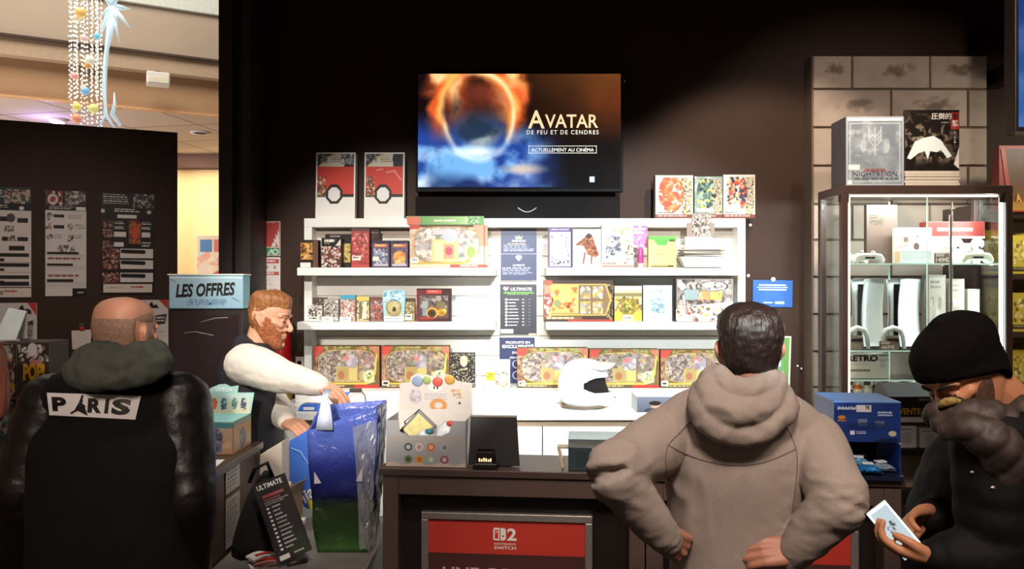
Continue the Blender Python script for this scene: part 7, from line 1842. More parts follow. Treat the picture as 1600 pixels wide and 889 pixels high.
# ================================================================== man in the grey hoodie, seen from behind
D = 2.15
base = Vector((X(1150, D), D + .02, 0))
hc = P(1169, 551, D)                                           # centre of the head
HM = Matrix.Translation(hc) @ Matrix.Rotation(math.radians(172), 4, 'Z') @ Matrix.Rotation(math.radians(-3), 4, 'X') @ Matrix.Scale(1.03, 4)
shl, shr = P(1040, 684, 2.16), P(1268, 690, 2.16)
ell, elr = P(957, 738, 1.97), P(1313, 782, 1.97)
wrl, wrr = P(1036, 836, 2.02), P(1243, 862, 2.03)
cx = X(1152, D)
mb = MB(); head_mesh(mb, HM)
limb(mb, [HM @ Vector((0, .02, -.05)), Vector((cx + .005, D + .02, 1.50)), Vector((cx, D + .02, 1.40))], [.058, .058, .07])
loft(mb, [(cx, D + .03, .93, .14, .09), (cx, D + .03, 1.1, .14, .09), (cx, D + .02, 1.3, .165, .10), (cx, D + .02, 1.40, .13, .08), (cx, D + .02, 1.44, .06, .05)])
for s_, e_, w_ in ((shl, ell, wrl), (shr, elr, wrr)): limb(mb, [s_, (s_ + e_) / 2, e_, (e_ + w_) / 2, w_], [.052, .045, .040, .036, .026])
lm = hand_M(wrl, P(1066, 856, 2.05) - wrl, (-.15, -.95, .15)); hand(mb, lm, -1, (48, 80, 62), 0, 75, .98)
rm = hand_M(wrr, P(1185, 862, 2.035) - wrr, (.15, -.75, .62)); hand(mb, rm, -1, (28, 38, 26), .25, 10, 1.0)
man = finish(remeshed(mb, 'person', .0042, 2), skin_mat('tan skin', 'a6725c'), None, base)
tag(man, 'dark-haired man in a grey hoodie seen from behind, hands on hips', 'person', kind='thing')


def hair1(th, z):
    back = .5 + .5 * math.sin(th)                      # 1 behind, 0 in front
    lim = .085 - .185 * sstep(.15, .85, back)
    m = sstep(lim - .012, lim + .02, z); side = abs(math.cos(th)) * (1 - back)
    t = (.006 + .010 * sstep(.0, .10, z)) * m
    if abs(z) < .035 and abs(math.cos(th)) > .82 and back < .62: m = 0
    return t if m > .02 else -.006


h_ = shell(HM, hair1, 90, .004)
finish(h_.build('hair', MATS.get('x') or mat('dark brown hair', '241510', .48, var=.35, scale=60, bump=.5, bscale=120, stretch=(1, 1, .25))), mat('dark brown hair', '241510'), man, base)
# hoodie
mb = MB()
def zz(py): return Z(py, D)
loft(mb, [(cx, D + .02, .80, .185, .125), (cx, D + .02, .86, .188, .128), (cx, D + .02, .98, .180, .122), (cx, D + .02, 1.12, .186, .126), (cx + .003, D + .015, 1.24, .202, .132), (cx + .003, D + .015, 1.33, .212, .126), (cx + .004, D + .015, 1.395, .178, .108), (cx + .005, D + .012, 1.435, .125, .092), (cx + .006, D + .012, 1.47, .088, .080), (cx + .006, D + .01, 1.49, .075, .07)], 40, 2.35)
def arm(mb, s_, e_, w_, rr_):
    u = (s_ + e_) / 2; f = (e_ + w_) / 2
    limb(mb, [s_, s_.lerp(e_, .35), s_.lerp(e_, .72), e_, e_.lerp(w_, .3), e_.lerp(w_, .7), w_], rr_, 18)
arm(mb, shl, ell, wrl, [.086, .082, .072, .066, .062, .054, .044])
arm(mb, shr, elr, wrr, [.086, .082, .072, .066, .062, .054, .044])
# sloping shoulders
limb(mb, [Vector((cx, D + .01, 1.435)), shl.lerp(Vector((cx, D, 1.43)), .45) + Vector((0, 0, .035)), shl + Vector((.012, 0, .016))], [.07, .070, .072])
limb(mb, [Vector((cx, D + .01, 1.435)), shr.lerp(Vector((cx, D, 1.43)), .45) + Vector((0, 0, .035)), shr + Vector((-.012, 0, .016))], [.07, .070, .072])


def hood_folds(p):
    d = 0.
    for e_, w_ in ((ell, wrl), (elr, wrr)):
        k = math.exp(-((p - e_).length / .11) ** 2); ax = (w_ - e_).normalized()
        d += k * folds(p, 11, 11, 24, .012, 3.)
        kc = math.exp(-((p - w_).length / .07) ** 2); d += kc * folds(p, 22, 14, 26, .007, 8.)
    for s_ in (shl, shr):
        a = s_ + Vector((0, -.03, -.13)); k = math.exp(-((p - a).length / .13) ** 2); d += k * folds(p, 20, 7, 8, .013, 11.)
    d += folds(p, 6, 6, 4, .0035, 1.) + folds(p, 13, 10, 7, .0018, 5.)
    return d


ho = finish(remeshed(mb, 'hoodie', .0065, 5, .5, hood_folds), mat('grey marl fleece', '9c8f86', .9, var=.10, scale=300, bump=.25, bscale=420, spec=.2), man, base)
bv = BVHTree.FromPolygons([v.co + base for v in ho.data.vertices], [tuple(p.vertices) for p in ho.data.polygons])
# hood lying on the back
mb = MB()
def hp3(px, py, d): return P(px, py, d)
for pts, r in (
        ([hp3(1108, 596, 2.14), hp3(1093, 628, 2.06), hp3(1110, 660, 2.02), hp3(1153, 677, 2.005), hp3(1200, 664, 2.02), hp3(1226, 634, 2.06), hp3(1214, 606, 2.14)], [.030, .034, .034, .032, .034, .034, .030]),
        ([hp3(1116, 592, 2.10), hp3(1112, 622, 2.04), hp3(1150, 646, 2.00), hp3(1196, 628, 2.04), hp3(1208, 600, 2.10)], [.036, .040, .040, .040, .036]),
        ([hp3(1124, 588, 2.08), hp3(1140, 606, 2.04), hp3(1165, 612, 2.03), hp3(1196, 604, 2.06), hp3(1204, 590, 2.10)], [.030, .034, .036, .034, .028]),
        ([hp3(1118, 582, 2.17), hp3(1112, 592, 2.12), hp3(1118, 606, 2.08)], [.024, .028, .03]),
        ([hp3(1210, 590, 2.17), hp3(1214, 600, 2.12), hp3(1206, 610, 2.08)], [.024, .028, .03]),
        ([hp3(1118, 592, 2.20), hp3(1135, 612, 2.27), hp3(1165, 620, 2.29), hp3(1196, 614, 2.27), hp3(1212, 598, 2.20)], [.026, .030, .03, .03, .026])):
    limb(mb, pts, r, 14)
hd2 = finish(remeshed(mb, 'hood', .006, 4, .5, lambda p: folds(p, 14, 8, 16, .008, 2.) + folds(p, 30, 20, 24, .0025, 7.)), MATS['grey marl fleece'], ho, base)
hd2.location = (0, 0, 0)
# seams laid on the surface
def seam(px_pts, name, par, bvh, b0, m, r=.0016, d0=1.5, n=40):
    pts = []
    q = crom(px_pts, 8)
    for px, py in q:
        ray = Vector(((px - 800) / F, 1, -(py - 444.5) / F)); o = Vector((0, 0, CAMZ)); h = bvh.ray_cast(o, ray.normalized())
        if h[0] is not None: pts.append(h[0] - ray.normalized() * .0004)
    if len(pts) < 3: return
    o = MB().tube(pts, r, 6).build(name, m); finish(o, m, par, b0)


M_seam = mat('darker grey stitching', '6e625b', .9)
seam([(1042, 694), (1070, 709), (1110, 722), (1150, 727), (1195, 722), (1243, 702)], 'seam', ho, bv, base, M_seam)
seam([(1085, 652), (1062, 676), (1044, 696), (1040, 720), (1044, 752)], 'seam', ho, bv, base, M_seam)
seam([(1222, 655), (1240, 690), (1246, 720), (1243, 760), (1238, 800)], 'seam', ho, bv, base, M_seam)
for w_, e_ in ((wrl, ell), (wrr, elr)):
    ax = (w_ - e_).normalized(); mb = MB(); limb(mb, [w_ - ax * .012, w_ + ax * .022], [.044, .041], 18)
    finish(remeshed(mb, 'cuff', .005, 3), mat('grey ribbed cuff', '8f827a', .9, bump=.4, bscale=300), ho, base)
legs_and_shoes(man, base, Vector((cx, D + .02, .84)), (0, 1, 0), '2a2827')

# ================================================================== bald man in the black jacket
D = 2.30
cx = X(183, D); base = Vector((cx, D, 0))
hc = P(197, 527, D)
HM = Matrix.Translation(hc) @ Matrix.Rotation(math.radians(168), 4, 'Z') @ Matrix.Rotation(math.radians(6), 4, 'X') @ Matrix.Scale(.97, 4)
shl, shr = P(82, 634, 2.32), P(280, 632, 2.32)
ell, elr = P(38, 762, 2.27), P(296, 780, 2.27)
wrl, wrr = P(30, 900, 2.34), P(296, 910, 2.36)
mb = MB(); head_mesh(mb, HM)
limb(mb, [HM @ Vector((0, .03, -.05)), Vector((cx + .01, D + .02, 1.46)), Vector((cx, D + .02, 1.38))], [.064, .066, .08])
loft(mb, [(cx, D + .02, .90, .17, .12), (cx, D + .02, 1.1, .17, .12), (cx, D + .02, 1.3, .18, .11), (cx, D + .02, 1.38, .14, .09), (cx, D + .02, 1.43, .06, .05)])
for s_, e_, w_ in ((shl, ell, wrl), (shr, elr, wrr)): limb(mb, [s_, (s_ + e_) / 2, e_, (e_ + w_) / 2, w_], [.05, .046, .042, .036, .027])
hand(mb, hand_M(wrl, (.06, .06, -1), (-1, 0, 0)), 1, (16, 22, 16), 0, 0)
hand(mb, hand_M(wrr, (-.06, .06, -1), (1, 0, 0)), -1, (16, 22, 16), 0, 0)
man = finish(remeshed(mb, 'person', .0048, 2), skin_mat('ruddy skin', 'b9836a'), None, base)
tag(man, 'balding man in a black jacket with a PARIS patch, seen from behind', 'person', kind='thing')


def hair2(th, z):
    back = .5 + .5 * math.sin(th)
    lo = -.085 * sstep(.2, .8, back) + .01 * (1 - back); hi = .055 + .035 * sstep(.2, .9, 1 - back)
    m = sstep(lo - .02, lo + .015, z) * (1 - sstep(hi - .03, hi + .02, z))
    m *= 1 - sstep(.70, .90, abs(math.cos(th))) * (1 - sstep(.55, .66, back)) * (1 - sstep(.03, .06, z)); m *= sstep(.12, .34, back)
    return .0042 * m - .0022


finish(shell(HM, hair2, 90, .0012).build('hair', mat('short grey brown stubble', '8a6c5a', .8, var=.25, scale=120, bump=.2, bscale=300)), mat('short grey brown stubble', '8a6c5a'), man, base)
mb = MB()
loft(mb, [(cx, D, .74, .245, .165), (cx, D, .86, .250, .170), (cx, D, 1.02, .245, .165), (cx, D, 1.18, .245, .160), (cx, D, 1.30, .240, .148), (cx, D + .01, 1.38, .205, .125), (cx + .005, D + .01, 1.425, .15, .10), (cx + .01, D + .01, 1.46, .095, .085), (cx + .012, D + .01, 1.485, .08, .075)], 40, 2.5)
limb(mb, [Vector((cx, D, 1.43)), shl.lerp(Vector((cx, D, 1.43)), .5) + Vector((0, 0, .02)), shl], [.08, .085, .088]); limb(mb, [Vector((cx, D, 1.43)), shr.lerp(Vector((cx, D, 1.43)), .5) + Vector((0, 0, .02)), shr], [.08, .085, .088])
jk = finish(remeshed(mb, 'jacket', .008, 5, .5, lambda p: folds(p, 7, 7, 5, .006, 4.) + folds(p, 16, 12, 9, .002, 9.)), mat('black wool jacket', '0d0b0b', .85, var=.1, scale=200, bump=.2, bscale=300, spec=.2), man, base)
bv = BVHTree.FromPolygons([v.co + base for v in jk.data.vertices], [tuple(p.vertices) for p in jk.data.polygons])
for s_, e_, w_ in ((shl, ell, wrl), (shr, elr, wrr)):
    mb = MB(); limb(mb, [s_ + Vector((0, .0, .005)), s_.lerp(e_, .4), s_.lerp(e_, .8), e_, e_.lerp(w_, .4), w_], [.094, .088, .080, .076, .068, .052], 18)
    finish(remeshed(mb, 'sleeve', .008, 4, .5, lambda p: folds(p, 9, 9, 13, .0045, 6.) + folds(p, 24, 20, 26, .0012, 2.)), mat('black brown leather', '120d0c', .42, var=.2, scale=30, bump=.12, bscale=90, spec=.4), jk, base)
# grey green hood
mb = MB()
for pts, r in (
        ([P(136, 568, 2.26), P(126, 578, 2.19), P(142, 584, 2.14), P(180, 586, 2.13), P(222, 580, 2.15), P(246, 566, 2.20), P(250, 552, 2.27)], [.034, .042, .046, .042, .040, .036, .030]),
        ([P(150, 552, 2.24), P(142, 562, 2.18), P(165, 572, 2.14), P(205, 570, 2.14), P(238, 560, 2.20), P(244, 550, 2.26)], [.034, .044, .046, .044, .04, .034]),
        ([P(160, 546, 2.26), P(160, 553, 2.20), P(190, 558, 2.16), P(225, 554, 2.18), P(244, 548, 2.28)], [.026, .034, .036, .034, .028]),
        ([P(150, 560, 2.30), P(165, 575, 2.40), P(200, 580, 2.42), P(235, 572, 2.40), P(248, 562, 2.30)], [.034, .034, .034, .034, .034])):
    limb(mb, pts, r, 14)
finish(remeshed(mb, 'hood', .007, 5, .5, lambda p: folds(p, 16, 12, 18, .009, 3.) + folds(p, 34, 24, 30, .003, 1.)), mat('grey green hood cloth', '44473e', .85, var=.1, bump=.2, bscale=300), jk, base)
# PARIS patch following the back
pc = [P(75, 613, 2.1), P(222, 618, 2.1), P(213, 655, 2.1), P(79, 648, 2.1)]
def on_back(u, v):
    a = pc[0].lerp(pc[1], u); b = pc[3].lerp(pc[2], u); return a.lerp(b, v)
def to_back(me, lift):
    o = Vector((0, 0, CAMZ))
    for v in me.vertices:
        p = on_back(v.co.x, v.co.z); r = (p - o).normalized(); h = bv.ray_cast(o, r)
        if h[0] is not None: v.co = h[0] - Vector((0, 1, 0)) * lift
        else: v.co = p
    me.update(); return me
mb = MB(); g = 40; vs = [(i / g, 0, j / 12) for j in range(13) for i in range(g + 1)]; fs = [(j * (g + 1) + i, j * (g + 1) + i + 1, (j + 1) * (g + 1) + i + 1, (j + 1) * (g + 1) + i) for j in range(12) for i in range(g)]
mb.add(vs, [tuple(reversed(f)) for f in fs], True); pm = mb.build('paris_patch', mat('white patch cloth', 'd9d5d2', .7, var=.03, bump=.1, bscale=400)); to_back(pm.data, .006)
finish(pm, MATS['white patch cloth'], jk, base)
def on_patch(body, u0, u1, v0, v1, bold=.05):
    me = text_mesh(body, 1, 1, bold); co = np.zeros(len(me.vertices) * 3); me.vertices.foreach_get('co', co); co = co.reshape(-1, 3)
    co[:, 0] = u0 + (co[:, 0] + .5) * (u1 - u0); co[:, 2] = v1 - co[:, 2] * (v1 - v0); me.vertices.foreach_set('co', co.ravel()); me.update()
    subdivided(me, .05); o = bpy.data.objects.new('lettering', me); C.objects.link(o); to_back(me, .0085); finish(o, M_btxt, jk, base)
on_patch('P', .05, .205, .17, .80); on_patch('R', .445, .60, .17, .80); on_patch('I', .635, .675, .17, .80); on_patch('S', .71, .92, .15, .83, .055)
# leaping figure in place of the letter A
jp = [(.245, .86), (.265, .80), (.335, .62), (.325, .52), (.345, .40), (.355, .30), (.375, .05), (.385, .02), (.395, .06), (.382, .22), (.392, .27), (.386, .34), (.378, .37), (.400, .46), (.425, .52), (.420, .56), (.385, .52), (.372, .58), (.395, .68), (.440, .86), (.450, .93), (.425, .90), (.365, .74), (.335, .74), (.285, .84), (.262, .90)]
me = bpy.data.meshes.new('leaping_figure_emblem'); bm = bmesh.new(); f_ = bm.faces.new([bm.verts.new((a, 0, b)) for a, b in jp]); bmesh.ops.triangulate(bm, faces=[f_]); bm.to_mesh(me); bm.free()
subdivided(me, .04); o = bpy.data.objects.new('leaping_figure_emblem', me); C.objects.link(o); to_back(me, .0088); finish(o, M_btxt, jk, base)
legs_and_shoes(man, base, Vector((cx, D, .84)), (0, 1, 0), '201d1d')

# ================================================================== cashier behind the counters, in profile
D = 3.85
cx = X(393, D); base = Vector((cx, D, 0))
hc = P(420, 500, D)
HM = Matrix.Translation(hc) @ Matrix.Rotation(math.radians(14), 4, 'Y') @ Matrix.Rotation(math.radians(86), 4, 'Z') @ Matrix.Scale(1.06, 4)
shr_, ssl = P(383, 566, 3.66), P(392, 566, 4.02)
elr, wrr = P(440, 588, 3.52), P(502, 602, 3.40)
ell, wrl = P(436, 640, 3.86), P(449, 661, 3.62)
mb = MB(); head_mesh(mb, HM, 1.03)
limb(mb, [HM @ Vector((0, .025, -.045)), P(402, 535, D), P(392, 560, D)], [.058, .060, .075])
loft(mb, [(cx, D, .90, .10, .16), (cx, D, 1.1, .10, .16), (cx - .01, D, 1.3, .105, .165), (cx - .01, D, 1.40, .085, .13), (cx, D, 1.45, .055, .07)])
for s_, e_, w_ in ((shr_, elr, wrr), (ssl, ell, wrl)): limb(mb, [s_, (s_ + e_) / 2, e_, (e_ + w_) / 2, w_], [.050, .044, .040, .036, .027])
hand(mb, hand_M(wrr, P(529, 618, 3.36) - wrr, (.35, -.5, .8)), 1, (30, 34, 24), .1, 20, 1.02)
hand(mb, hand_M(wrl, P(482, 668, 3.50) - wrl, (.1, -.5, .85)), 1, (34, 44, 30), .1, 20, 1.0)
man = finish(remeshed(mb, 'person', .0042, 2), skin_mat('fair skin', 'd09a7e'), None, base)
tag(man, 'bearded shop assistant in a dark vest and white sleeves reaching into a bag', 'person', kind='thing')


def hair3(th, z):
    back = .5 + .5 * math.sin(th)
    lim = .080 - .150 * sstep(.22, .85, back)
    m = sstep(lim - .010, lim + .03, z)
    t = (.002 + .014 * sstep(.05, .11, z) + .010 * sstep(.06, .10, z) * (1 - back)) * m
    if z < .035 and abs(math.cos(th)) > .80 and back < .62: return -.006
    return t if m > .02 else -.006


finish(shell(HM, hair3, 90, .004).build('hair', mat('ginger blond hair', '8f5c34', .5, var=.35, scale=60, bump=.5, bscale=130, stretch=(1, 1, .3))), mat('ginger blond hair', '8f5c34'), man, base)


def beard3(th, z):
    front = .5 - .5 * math.sin(th); side = abs(math.cos(th))
    top = -.030 + .055 * sstep(.55, .95, side) * sstep(.25, .5, front)
    m = (1 - sstep(top - .02, top + .004, z)) * sstep(.30, .42, front)
    if front > .86 and -.068 < z < -.046 and side < .35: m *= .0
    return (.003 + .004 * sstep(-.06, -.10, z)) * m - .0010


finish(shell(HM, beard3, 90, .003).build('beard', mat('ginger beard', '94552f', .7, var=.35, scale=80, bump=.6, bscale=160)), mat('ginger beard', '94552f'), man, base)
for s in (-1, 1):
    mb = MB(); limb(mb, [HM @ Vector((.016 * s, -.097, .040)), HM @ Vector((.036 * s, -.093, .046)), HM @ Vector((.054 * s, -.074, .040))], [.003, .0042, .0025], 8)
    o = mb.build('eyebrow', mat('ginger beard', '94552f')); finish(o, mat('ginger beard', '94552f'), man, base)
    mb = MB(); limb(mb, [HM @ Vector((.020 * s, -.0885, .014)), HM @ Vector((.032 * s, -.0905, .012)), HM @ Vector((.044 * s, -.083, .014))], [.0014, .002, .0014], 8)
    o = mb.build('eyelashes', mat('dark lash', '3a2418', .7)); finish(o, mat('dark lash', '3a2418'), man, base)
# white sweater sleeves, then the dark vest
mb = MB(); limb(mb, [shr_ + Vector((.0, .01, -.01)), shr_.lerp(elr, .4), shr_.lerp(elr, .8), elr, elr.lerp(wrr, .4), elr.lerp(wrr, .8), wrr], [.098, .094, .084, .076, .064, .053, .043], 18)
limb(mb, [ssl, ell, wrl - (wrl - ell) * .1], [.085, .066, .042], 16)
loft(mb, [(cx, D, 1.0, .12, .17), (cx, D, 1.2, .12, .18), (cx - .01, D, 1.38, .105, .16), (cx, D, 1.43, .07, .09)])
finish(remeshed(mb, 'sweater', .007, 4, .5, lambda p: folds(p, 9, 9, 16, .006, 2.) + folds(p, 24, 20, 30, .0012, 6.)), mat('white fleece', 'ddd6cc', .9, var=.05, bump=.2, bscale=300), man, base)
mb = MB()
loft(mb, [(cx + .0, D, .82, .150, .205), (cx + .0, D, .95, .148, .205), (cx - .002, D, 1.08, .145, .205), (cx - .012, D, 1.22, .138, .202), (cx - .024, D, 1.33, .128, .190), (cx - .022, D, 1.405, .108, .150), (cx - .006, D, 1.455, .085, .095), (cx + .010, D, 1.49, .074, .078)], 36, 2.4)
limb(mb, [P(382, 541, 3.85), P(381, 548, 3.76), P(378, 556, 3.69)], [.06, .058, .045])
vst = remeshed(mb, 'vest', .007, 4, .5, lambda p: folds(p, 8, 8, 7, .006, 1.))
finish(vst, mat('dark navy quilted vest', '171720', .7, var=.12, scale=40, bump=.15, bscale=60), man, base)
mb = MB()
ring = [(HM @ Vector((0, .03, -.115))) + Vector((.075 * math.cos(a), .078 * math.sin(a), -.012 - .016 * math.cos(a))) for a in np.linspace(0, 2 * PI, 25)[:-1]]
mb.tube(ring, .020, 10, True); mb.tube([p + Vector((-.004, 0, -.03)) for p in ring], .024, 10, True); mb.tube([p * 1 + Vector((-.008, 0, -.058)) for p in ring], .028, 10, True)
finish(remeshed(mb, 'collar', .006, 4), MATS['dark navy quilted vest'], vst, base)
legs_and_shoes(man, base, Vector((cx, D, .86)), (1, 0, 0), '1d1c22')

# ================================================================== man in the black beanie looking at his phone
D = 1.95
base = Vector((X(1560, D), D + .04, 0)); cx = base.x
hc = P(1512, 594, D)
HM = Matrix.Translation(hc) @ Matrix.Rotation(math.radians(-34), 4, 'Y') @ Matrix.Rotation(math.radians(-78), 4, 'Z') @ Matrix.Scale(.98, 4)
shn, shf = P(1560, 700, 1.78), P(1535, 690, 2.16)
eln, wrn = P(1560, 872, 1.74), P(1462, 872, 1.75)
elf, wrf = P(1510, 850, 2.08), P(1452, 803, 1.92)
mb = MB(); head_mesh(mb, HM, ears=False)
limb(mb, [HM @ Vector((0, .035, -.03)), P(1575, 632, D + .01), P(1590, 672, D + .03)], [.060, .062, .08])
loft(mb, [(cx, D + .04, .95, .11, .17), (cx, D + .04, 1.1, .11, .17), (cx + .02, D + .04, 1.28, .11, .17), (cx + .04, D + .04, 1.37, .09, .14), (cx + .05, D + .04, 1.42, .055, .07)])
for s_, e_, w_ in ((shn, eln, wrn), (shf, elf, wrf)): limb(mb, [s_, (s_ + e_) / 2, e_, (e_ + w_) / 2, w_], [.050, .044, .040, .034, .026])
# far hand holds the phone from behind, thumb on top; near hand supports its lower edge
hm1 = hand_M(wrf, P(1392, 822, 1.86) - wrf, (.05, .75, .45)); hand(mb, hm1, -1, (20, 40, 30), .1, 30, .86)
hm2 = hand_M(P(1458, 872, 1.75), P(1400, 858, 1.78) - P(1458, 872, 1.75), (.15, -.35, -.9)); hand(mb, hm2, -1, (24, 40, 30), .05, 25, .82)
man = finish(remeshed(mb, 'person', .0042, 2), skin_mat('warm brown skin', 'b27a58'), None, base)
tag(man, 'man in a black beanie and puffer jacket looking down at his phone', 'person', kind='thing')


def hat(th, z):
    front = .5 - .5 * math.sin(th); lim = -.050 + .108 * front
    m = sstep(lim - .008, lim + .004, z)
    t = .012 + .020 * sstep(.03, .12, z) + .022 * sstep(.04, .124, z) * (1 - front) + .004 * (1 - sstep(lim, lim + .03, z))
    return t if m > .5 else -.008


mbh = shell(HM, hat, 96, .002)
bn = finish(mbh.build('beanie', mat('black knit', '0b0807', .95, var=.15, scale=80, bump=.35, bscale=170, spec=.1, stretch=(1, 1, .35))), mat('black knit', '0b0807'), man, base)
sm_ = bn.modifiers.new('s', 'SMOOTH'); sm_.iterations = 3; sm_.factor = .4
for s in (-1, 1):
    mb = MB(); limb(mb, [HM @ Vector((.016 * s, -.098, .037)), HM @ Vector((.036 * s, -.094, .043)), HM @ Vector((.054 * s, -.075, .037))], [.004, .005, .003], 8)
    o = mb.build('eyebrow', mat('black brow hair', '1d1310', .7)); finish(o, mat('black brow hair', '1d1310'), man, base)
    mb = MB(); limb(mb, [HM @ Vector((.020 * s, -.0885, .013)), HM @ Vector((.032 * s, -.0905, .011)), HM @ Vector((.045 * s, -.083, .013))], [.0014, .0022, .0014], 8)
    o = mb.build('eyelashes', mat('black brow hair', '1d1310')); finish(o, mat('black brow hair', '1d1310'), man, base)


def beard4(th, z):
    front = .5 - .5 * math.sin(th); side = abs(math.cos(th))
    top = -.035 + .050 * sstep(.6, .95, side)
    m = (1 - sstep(top - .02, top + .004, z)) * sstep(.5, .68, front)
    if front > .86 and -.068 < z < -.046 and side < .35: m = 0
    return .0035 * m - .0015


finish(shell(HM, beard4, 80, .001).build('beard', mat('dark stubble', '4a3024', .8, var=.3, scale=90)), mat('dark stubble', '4a3024'), man, base)
mb = MB()
loft(mb, [(cx - .0, D + .04, .80, .175, .235), (cx - .0, D + .04, .95, .178, .24), (cx + .0, D + .04, 1.1, .175, .235), (cx + .02, D + .04, 1.24, .165, .22), (cx + .035, D + .04, 1.34, .145, .19), (cx + .045, D + .04, 1.40, .115, .13), (cx + .05, D + .03, 1.44, .09, .095)], 40, 2.4)
for s_, e_, w_ in ((shn, eln, wrn), (shf, elf, wrf)): limb(mb, [s_, s_.lerp(e_, .4), s_.lerp(e_, .8), e_, e_.lerp(w_, .4), e_.lerp(w_, .85), w_ - (w_ - e_) * .06], [.100, .095, .085, .080, .072, .058, .046], 18)


def puff(p):
    return .004 * abs(math.sin(p.z * 44 + .6 * mnoise.noise(p * 5))) - .002 + folds(p, 14, 12, 16, .003, 3.)


jk = finish(remeshed(mb, 'jacket', .0075, 4, .5, puff), mat('black padded nylon', '060505', .75, spec=.2, var=.15, scale=30, bump=.15, bscale=60), man, base)
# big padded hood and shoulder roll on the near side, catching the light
mb = MB()
for pts, r in (
        ([P(1468, 662, 1.80), P(1498, 652, 1.78), P(1535, 652, 1.77), P(1572, 670, 1.77), P(1605, 708, 1.79), P(1625, 760, 1.82)], [.020, .032, .042, .052, .064, .066]),
        ([P(1480, 672, 1.76), P(1516, 672, 1.73), P(1556, 694, 1.71), P(1590, 740, 1.72)], [.022, .036, .048, .052]),
        ([P(1530, 690, 1.74), P(1562, 722, 1.72), P(1590, 772, 1.72)], [.03, .044, .046]),
        ([P(1453, 654, 1.84), P(1462, 642, 1.82), P(1492, 634, 1.81)], [.016, .020, .022]),
        ([P(1580, 640, 1.93), P(1605, 650, 1.90), P(1640, 700, 1.90)], [.030, .05, .06])):
    limb(mb, pts, r, 14)


def puff2(p):
    return .0055 * abs(math.sin((p.x * .80 - p.z * .60) * 74 + .9 * mnoise.noise(p * 8))) ** .7 - .003 + folds(p, 34, 26, 18, .0045, 4.)


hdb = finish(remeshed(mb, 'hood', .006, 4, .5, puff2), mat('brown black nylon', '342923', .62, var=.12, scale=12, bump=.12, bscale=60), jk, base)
mb = MB(); limb(mb, [P(1470, 632, 1.79), P(1484, 627, 1.78), P(1498, 627, 1.78)], [.007, .010, .006], 10)
finish(remeshed(mb, 'fur_trim', .004, 1, .5, lambda p: folds(p, 90, 90, 90, .004, 1.)), mat('mustard trim', '8a7038', .8, var=.3, scale=60), hdb, base)
for px, py in ((1520, 738), (1552, 762)):
    ray = (P(px, py, 1.7) - Vector((0, 0, CAMZ))).normalized(); bvj = BVHTree.FromPolygons([v.co + base for v in jk.data.vertices], [tuple(p.vertices) for p in jk.data.polygons])
    h = bvj.ray_cast(Vector((0, 0, CAMZ)), ray)
    if h[0] is not None: finish(MB().ball(h[0], (.007, .003, .004), 10).build('snap_button', M_alu), M_alu, jk, base)
legs_and_shoes(man, base, Vector((cx, D + .04, .84)), (-1, 0, 0), '1c1a1c')
# phone
c4 = [P(1364, 796, 1.90), P(1384, 793, 1.93), P(1419, 836, 1.91), P(1417, 858, 1.87)]
ph = thing('smartphone', 'smartphone with a bright white screen held by the beanie man', 'phone', P(1394, 826, 1.90))
ax = (P(1413, 850, 1.88) - P(1371, 800, 1.91)).normalized(); nrm = Vector((-.35, -.80, .55)); nrm = (nrm - ax * nrm.dot(ax)).normalized(); ay = nrm.cross(ax)
ph.matrix_basis = Matrix((ax, ay, nrm)).transposed().to_4x4(); ph.location = P(1398, 828, 1.805)
MB().box(-.066, .066, -.031, .031, -.009, 0).build('case', mat('black phone case', '14100f', .4), ph, bevel=.004)
MB().box(-.063, .063, -.028, .028, 0, .0008).build('screen', mat('lit phone screen', 'cfe6ee', .3, emit=.75), ph)
c = Cv(60, 30, 'd8ecf2', seed=301); c.blots(.3, .25, .62, .8, ['3a4a55', '8a9aa4', 'd2e2ea'], 24, .06); c.bars(.66, .3, .86, .7, 3, '8aa0ac')
o = panel('screen_image', c, .11, .046, ph, (0, -.023, .0012), (-PI / 2, 0, 0), m=print_mat('lit phone picture', .3, .8))

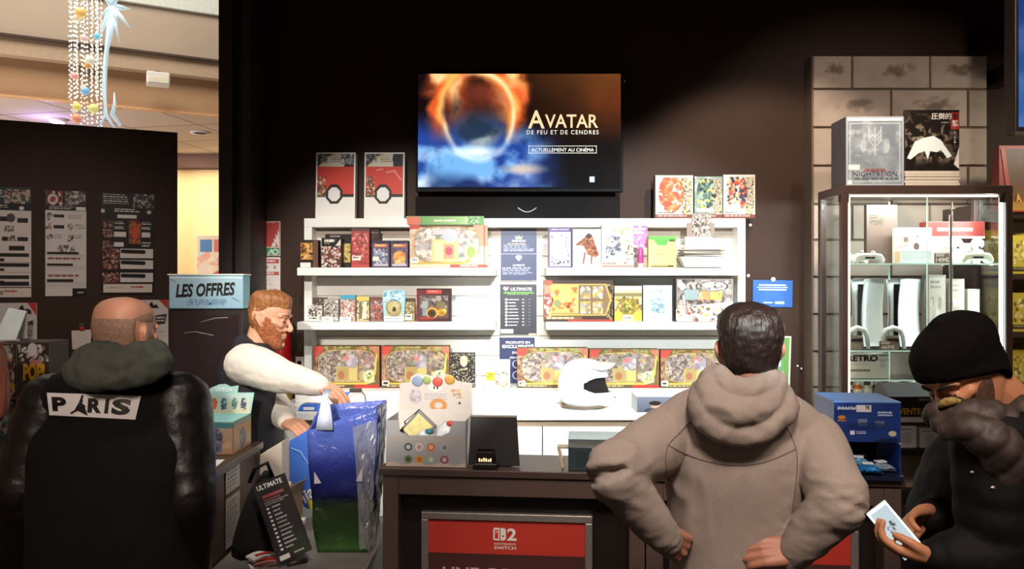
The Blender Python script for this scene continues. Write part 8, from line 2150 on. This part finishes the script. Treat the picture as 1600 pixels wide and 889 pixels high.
# ================================================================== person cut by the left frame edge
D = 2.50
cx = X(-62, D); base = Vector((cx, D, 0)); hc = P(-42, 592, D)
HM = Matrix.Translation(hc) @ Matrix.Rotation(math.radians(196), 4, 'Z')
mb = MB(); head_mesh(mb, HM); limb(mb, [HM @ Vector((0, .02, -.05)), Vector((cx, D, 1.34)), Vector((cx, D, 1.25))], [.052, .054, .07])
loft(mb, [(cx, D, .9, .13, .09), (cx, D, 1.2, .15, .09), (cx, D, 1.27, .10, .07)])
sl_, sr_ = Vector((cx - .17, D, 1.22)), Vector((cx + .17, D, 1.22)); el_, er_ = Vector((cx - .22, D, .96)), Vector((cx + .215, D, .96)); wl_, wr_ = Vector((cx - .16, D + .2, .90)), Vector((cx + .17, D + .2, .90))
for s_, e_, w_ in ((sl_, el_, wl_), (sr_, er_, wr_)): limb(mb, [s_, e_, w_], [.045, .038, .026])
hand(mb, hand_M(wl_, (0, 1, 0), (0, 0, 1)), -1, (25, 30, 20)); hand(mb, hand_M(wr_, (0, 1, 0), (0, 0, 1)), 1, (25, 30, 20))
man = finish(remeshed(mb, 'person', .0055, 2), skin_mat('fair skin', 'd09a7e'), None, base)
tag(man, 'person with red hair in a dark coat, almost cut off by the left frame edge', 'person', kind='thing')
mb = shell(HM, lambda th, z: .02 if z > -.02 + .09 * sstep(.5, .9, .5 - .5 * math.sin(th)) else -.006, 60)
for a in np.linspace(-.4, 3.5, 14):
    v = HM @ Vector((.078 * math.cos(a), .02 + .085 * math.sin(a), .02)); limb(mb, [v, v + Vector((0, 0, -.10)), v + Vector((.01, -.01, -.14))], [.026, .028, .012], 10)
finish(remeshed(mb, 'hair', .006, 2, .5, lambda p: folds(p, 45, 45, 6, .006, 2.)), mat('copper red hair', 'a8502c', .5, var=.3, scale=40, bump=.4, bscale=140, stretch=(1, 1, .2)), man, base)
mb = MB(); loft(mb, [(cx, D, .62, .20, .14), (cx, D, .9, .19, .13), (cx, D, 1.15, .19, .125), (cx, D, 1.25, .14, .10), (cx, D, 1.32, .07, .07)])
for s_, e_, w_ in ((sl_, el_, wl_), (sr_, er_, wr_)): limb(mb, [s_, e_, w_ - (w_ - e_) * .1], [.075, .062, .045])
finish(remeshed(mb, 'coat', .009, 4, .5, lambda p: folds(p, 9, 9, 8, .006, 1.)), mat('dark coat cloth', '171313', .8, bump=.2, bscale=250), man, base)
legs_and_shoes(man, base, Vector((cx, D, .78)), (0, 1, 0), '23201f', stance=.09)
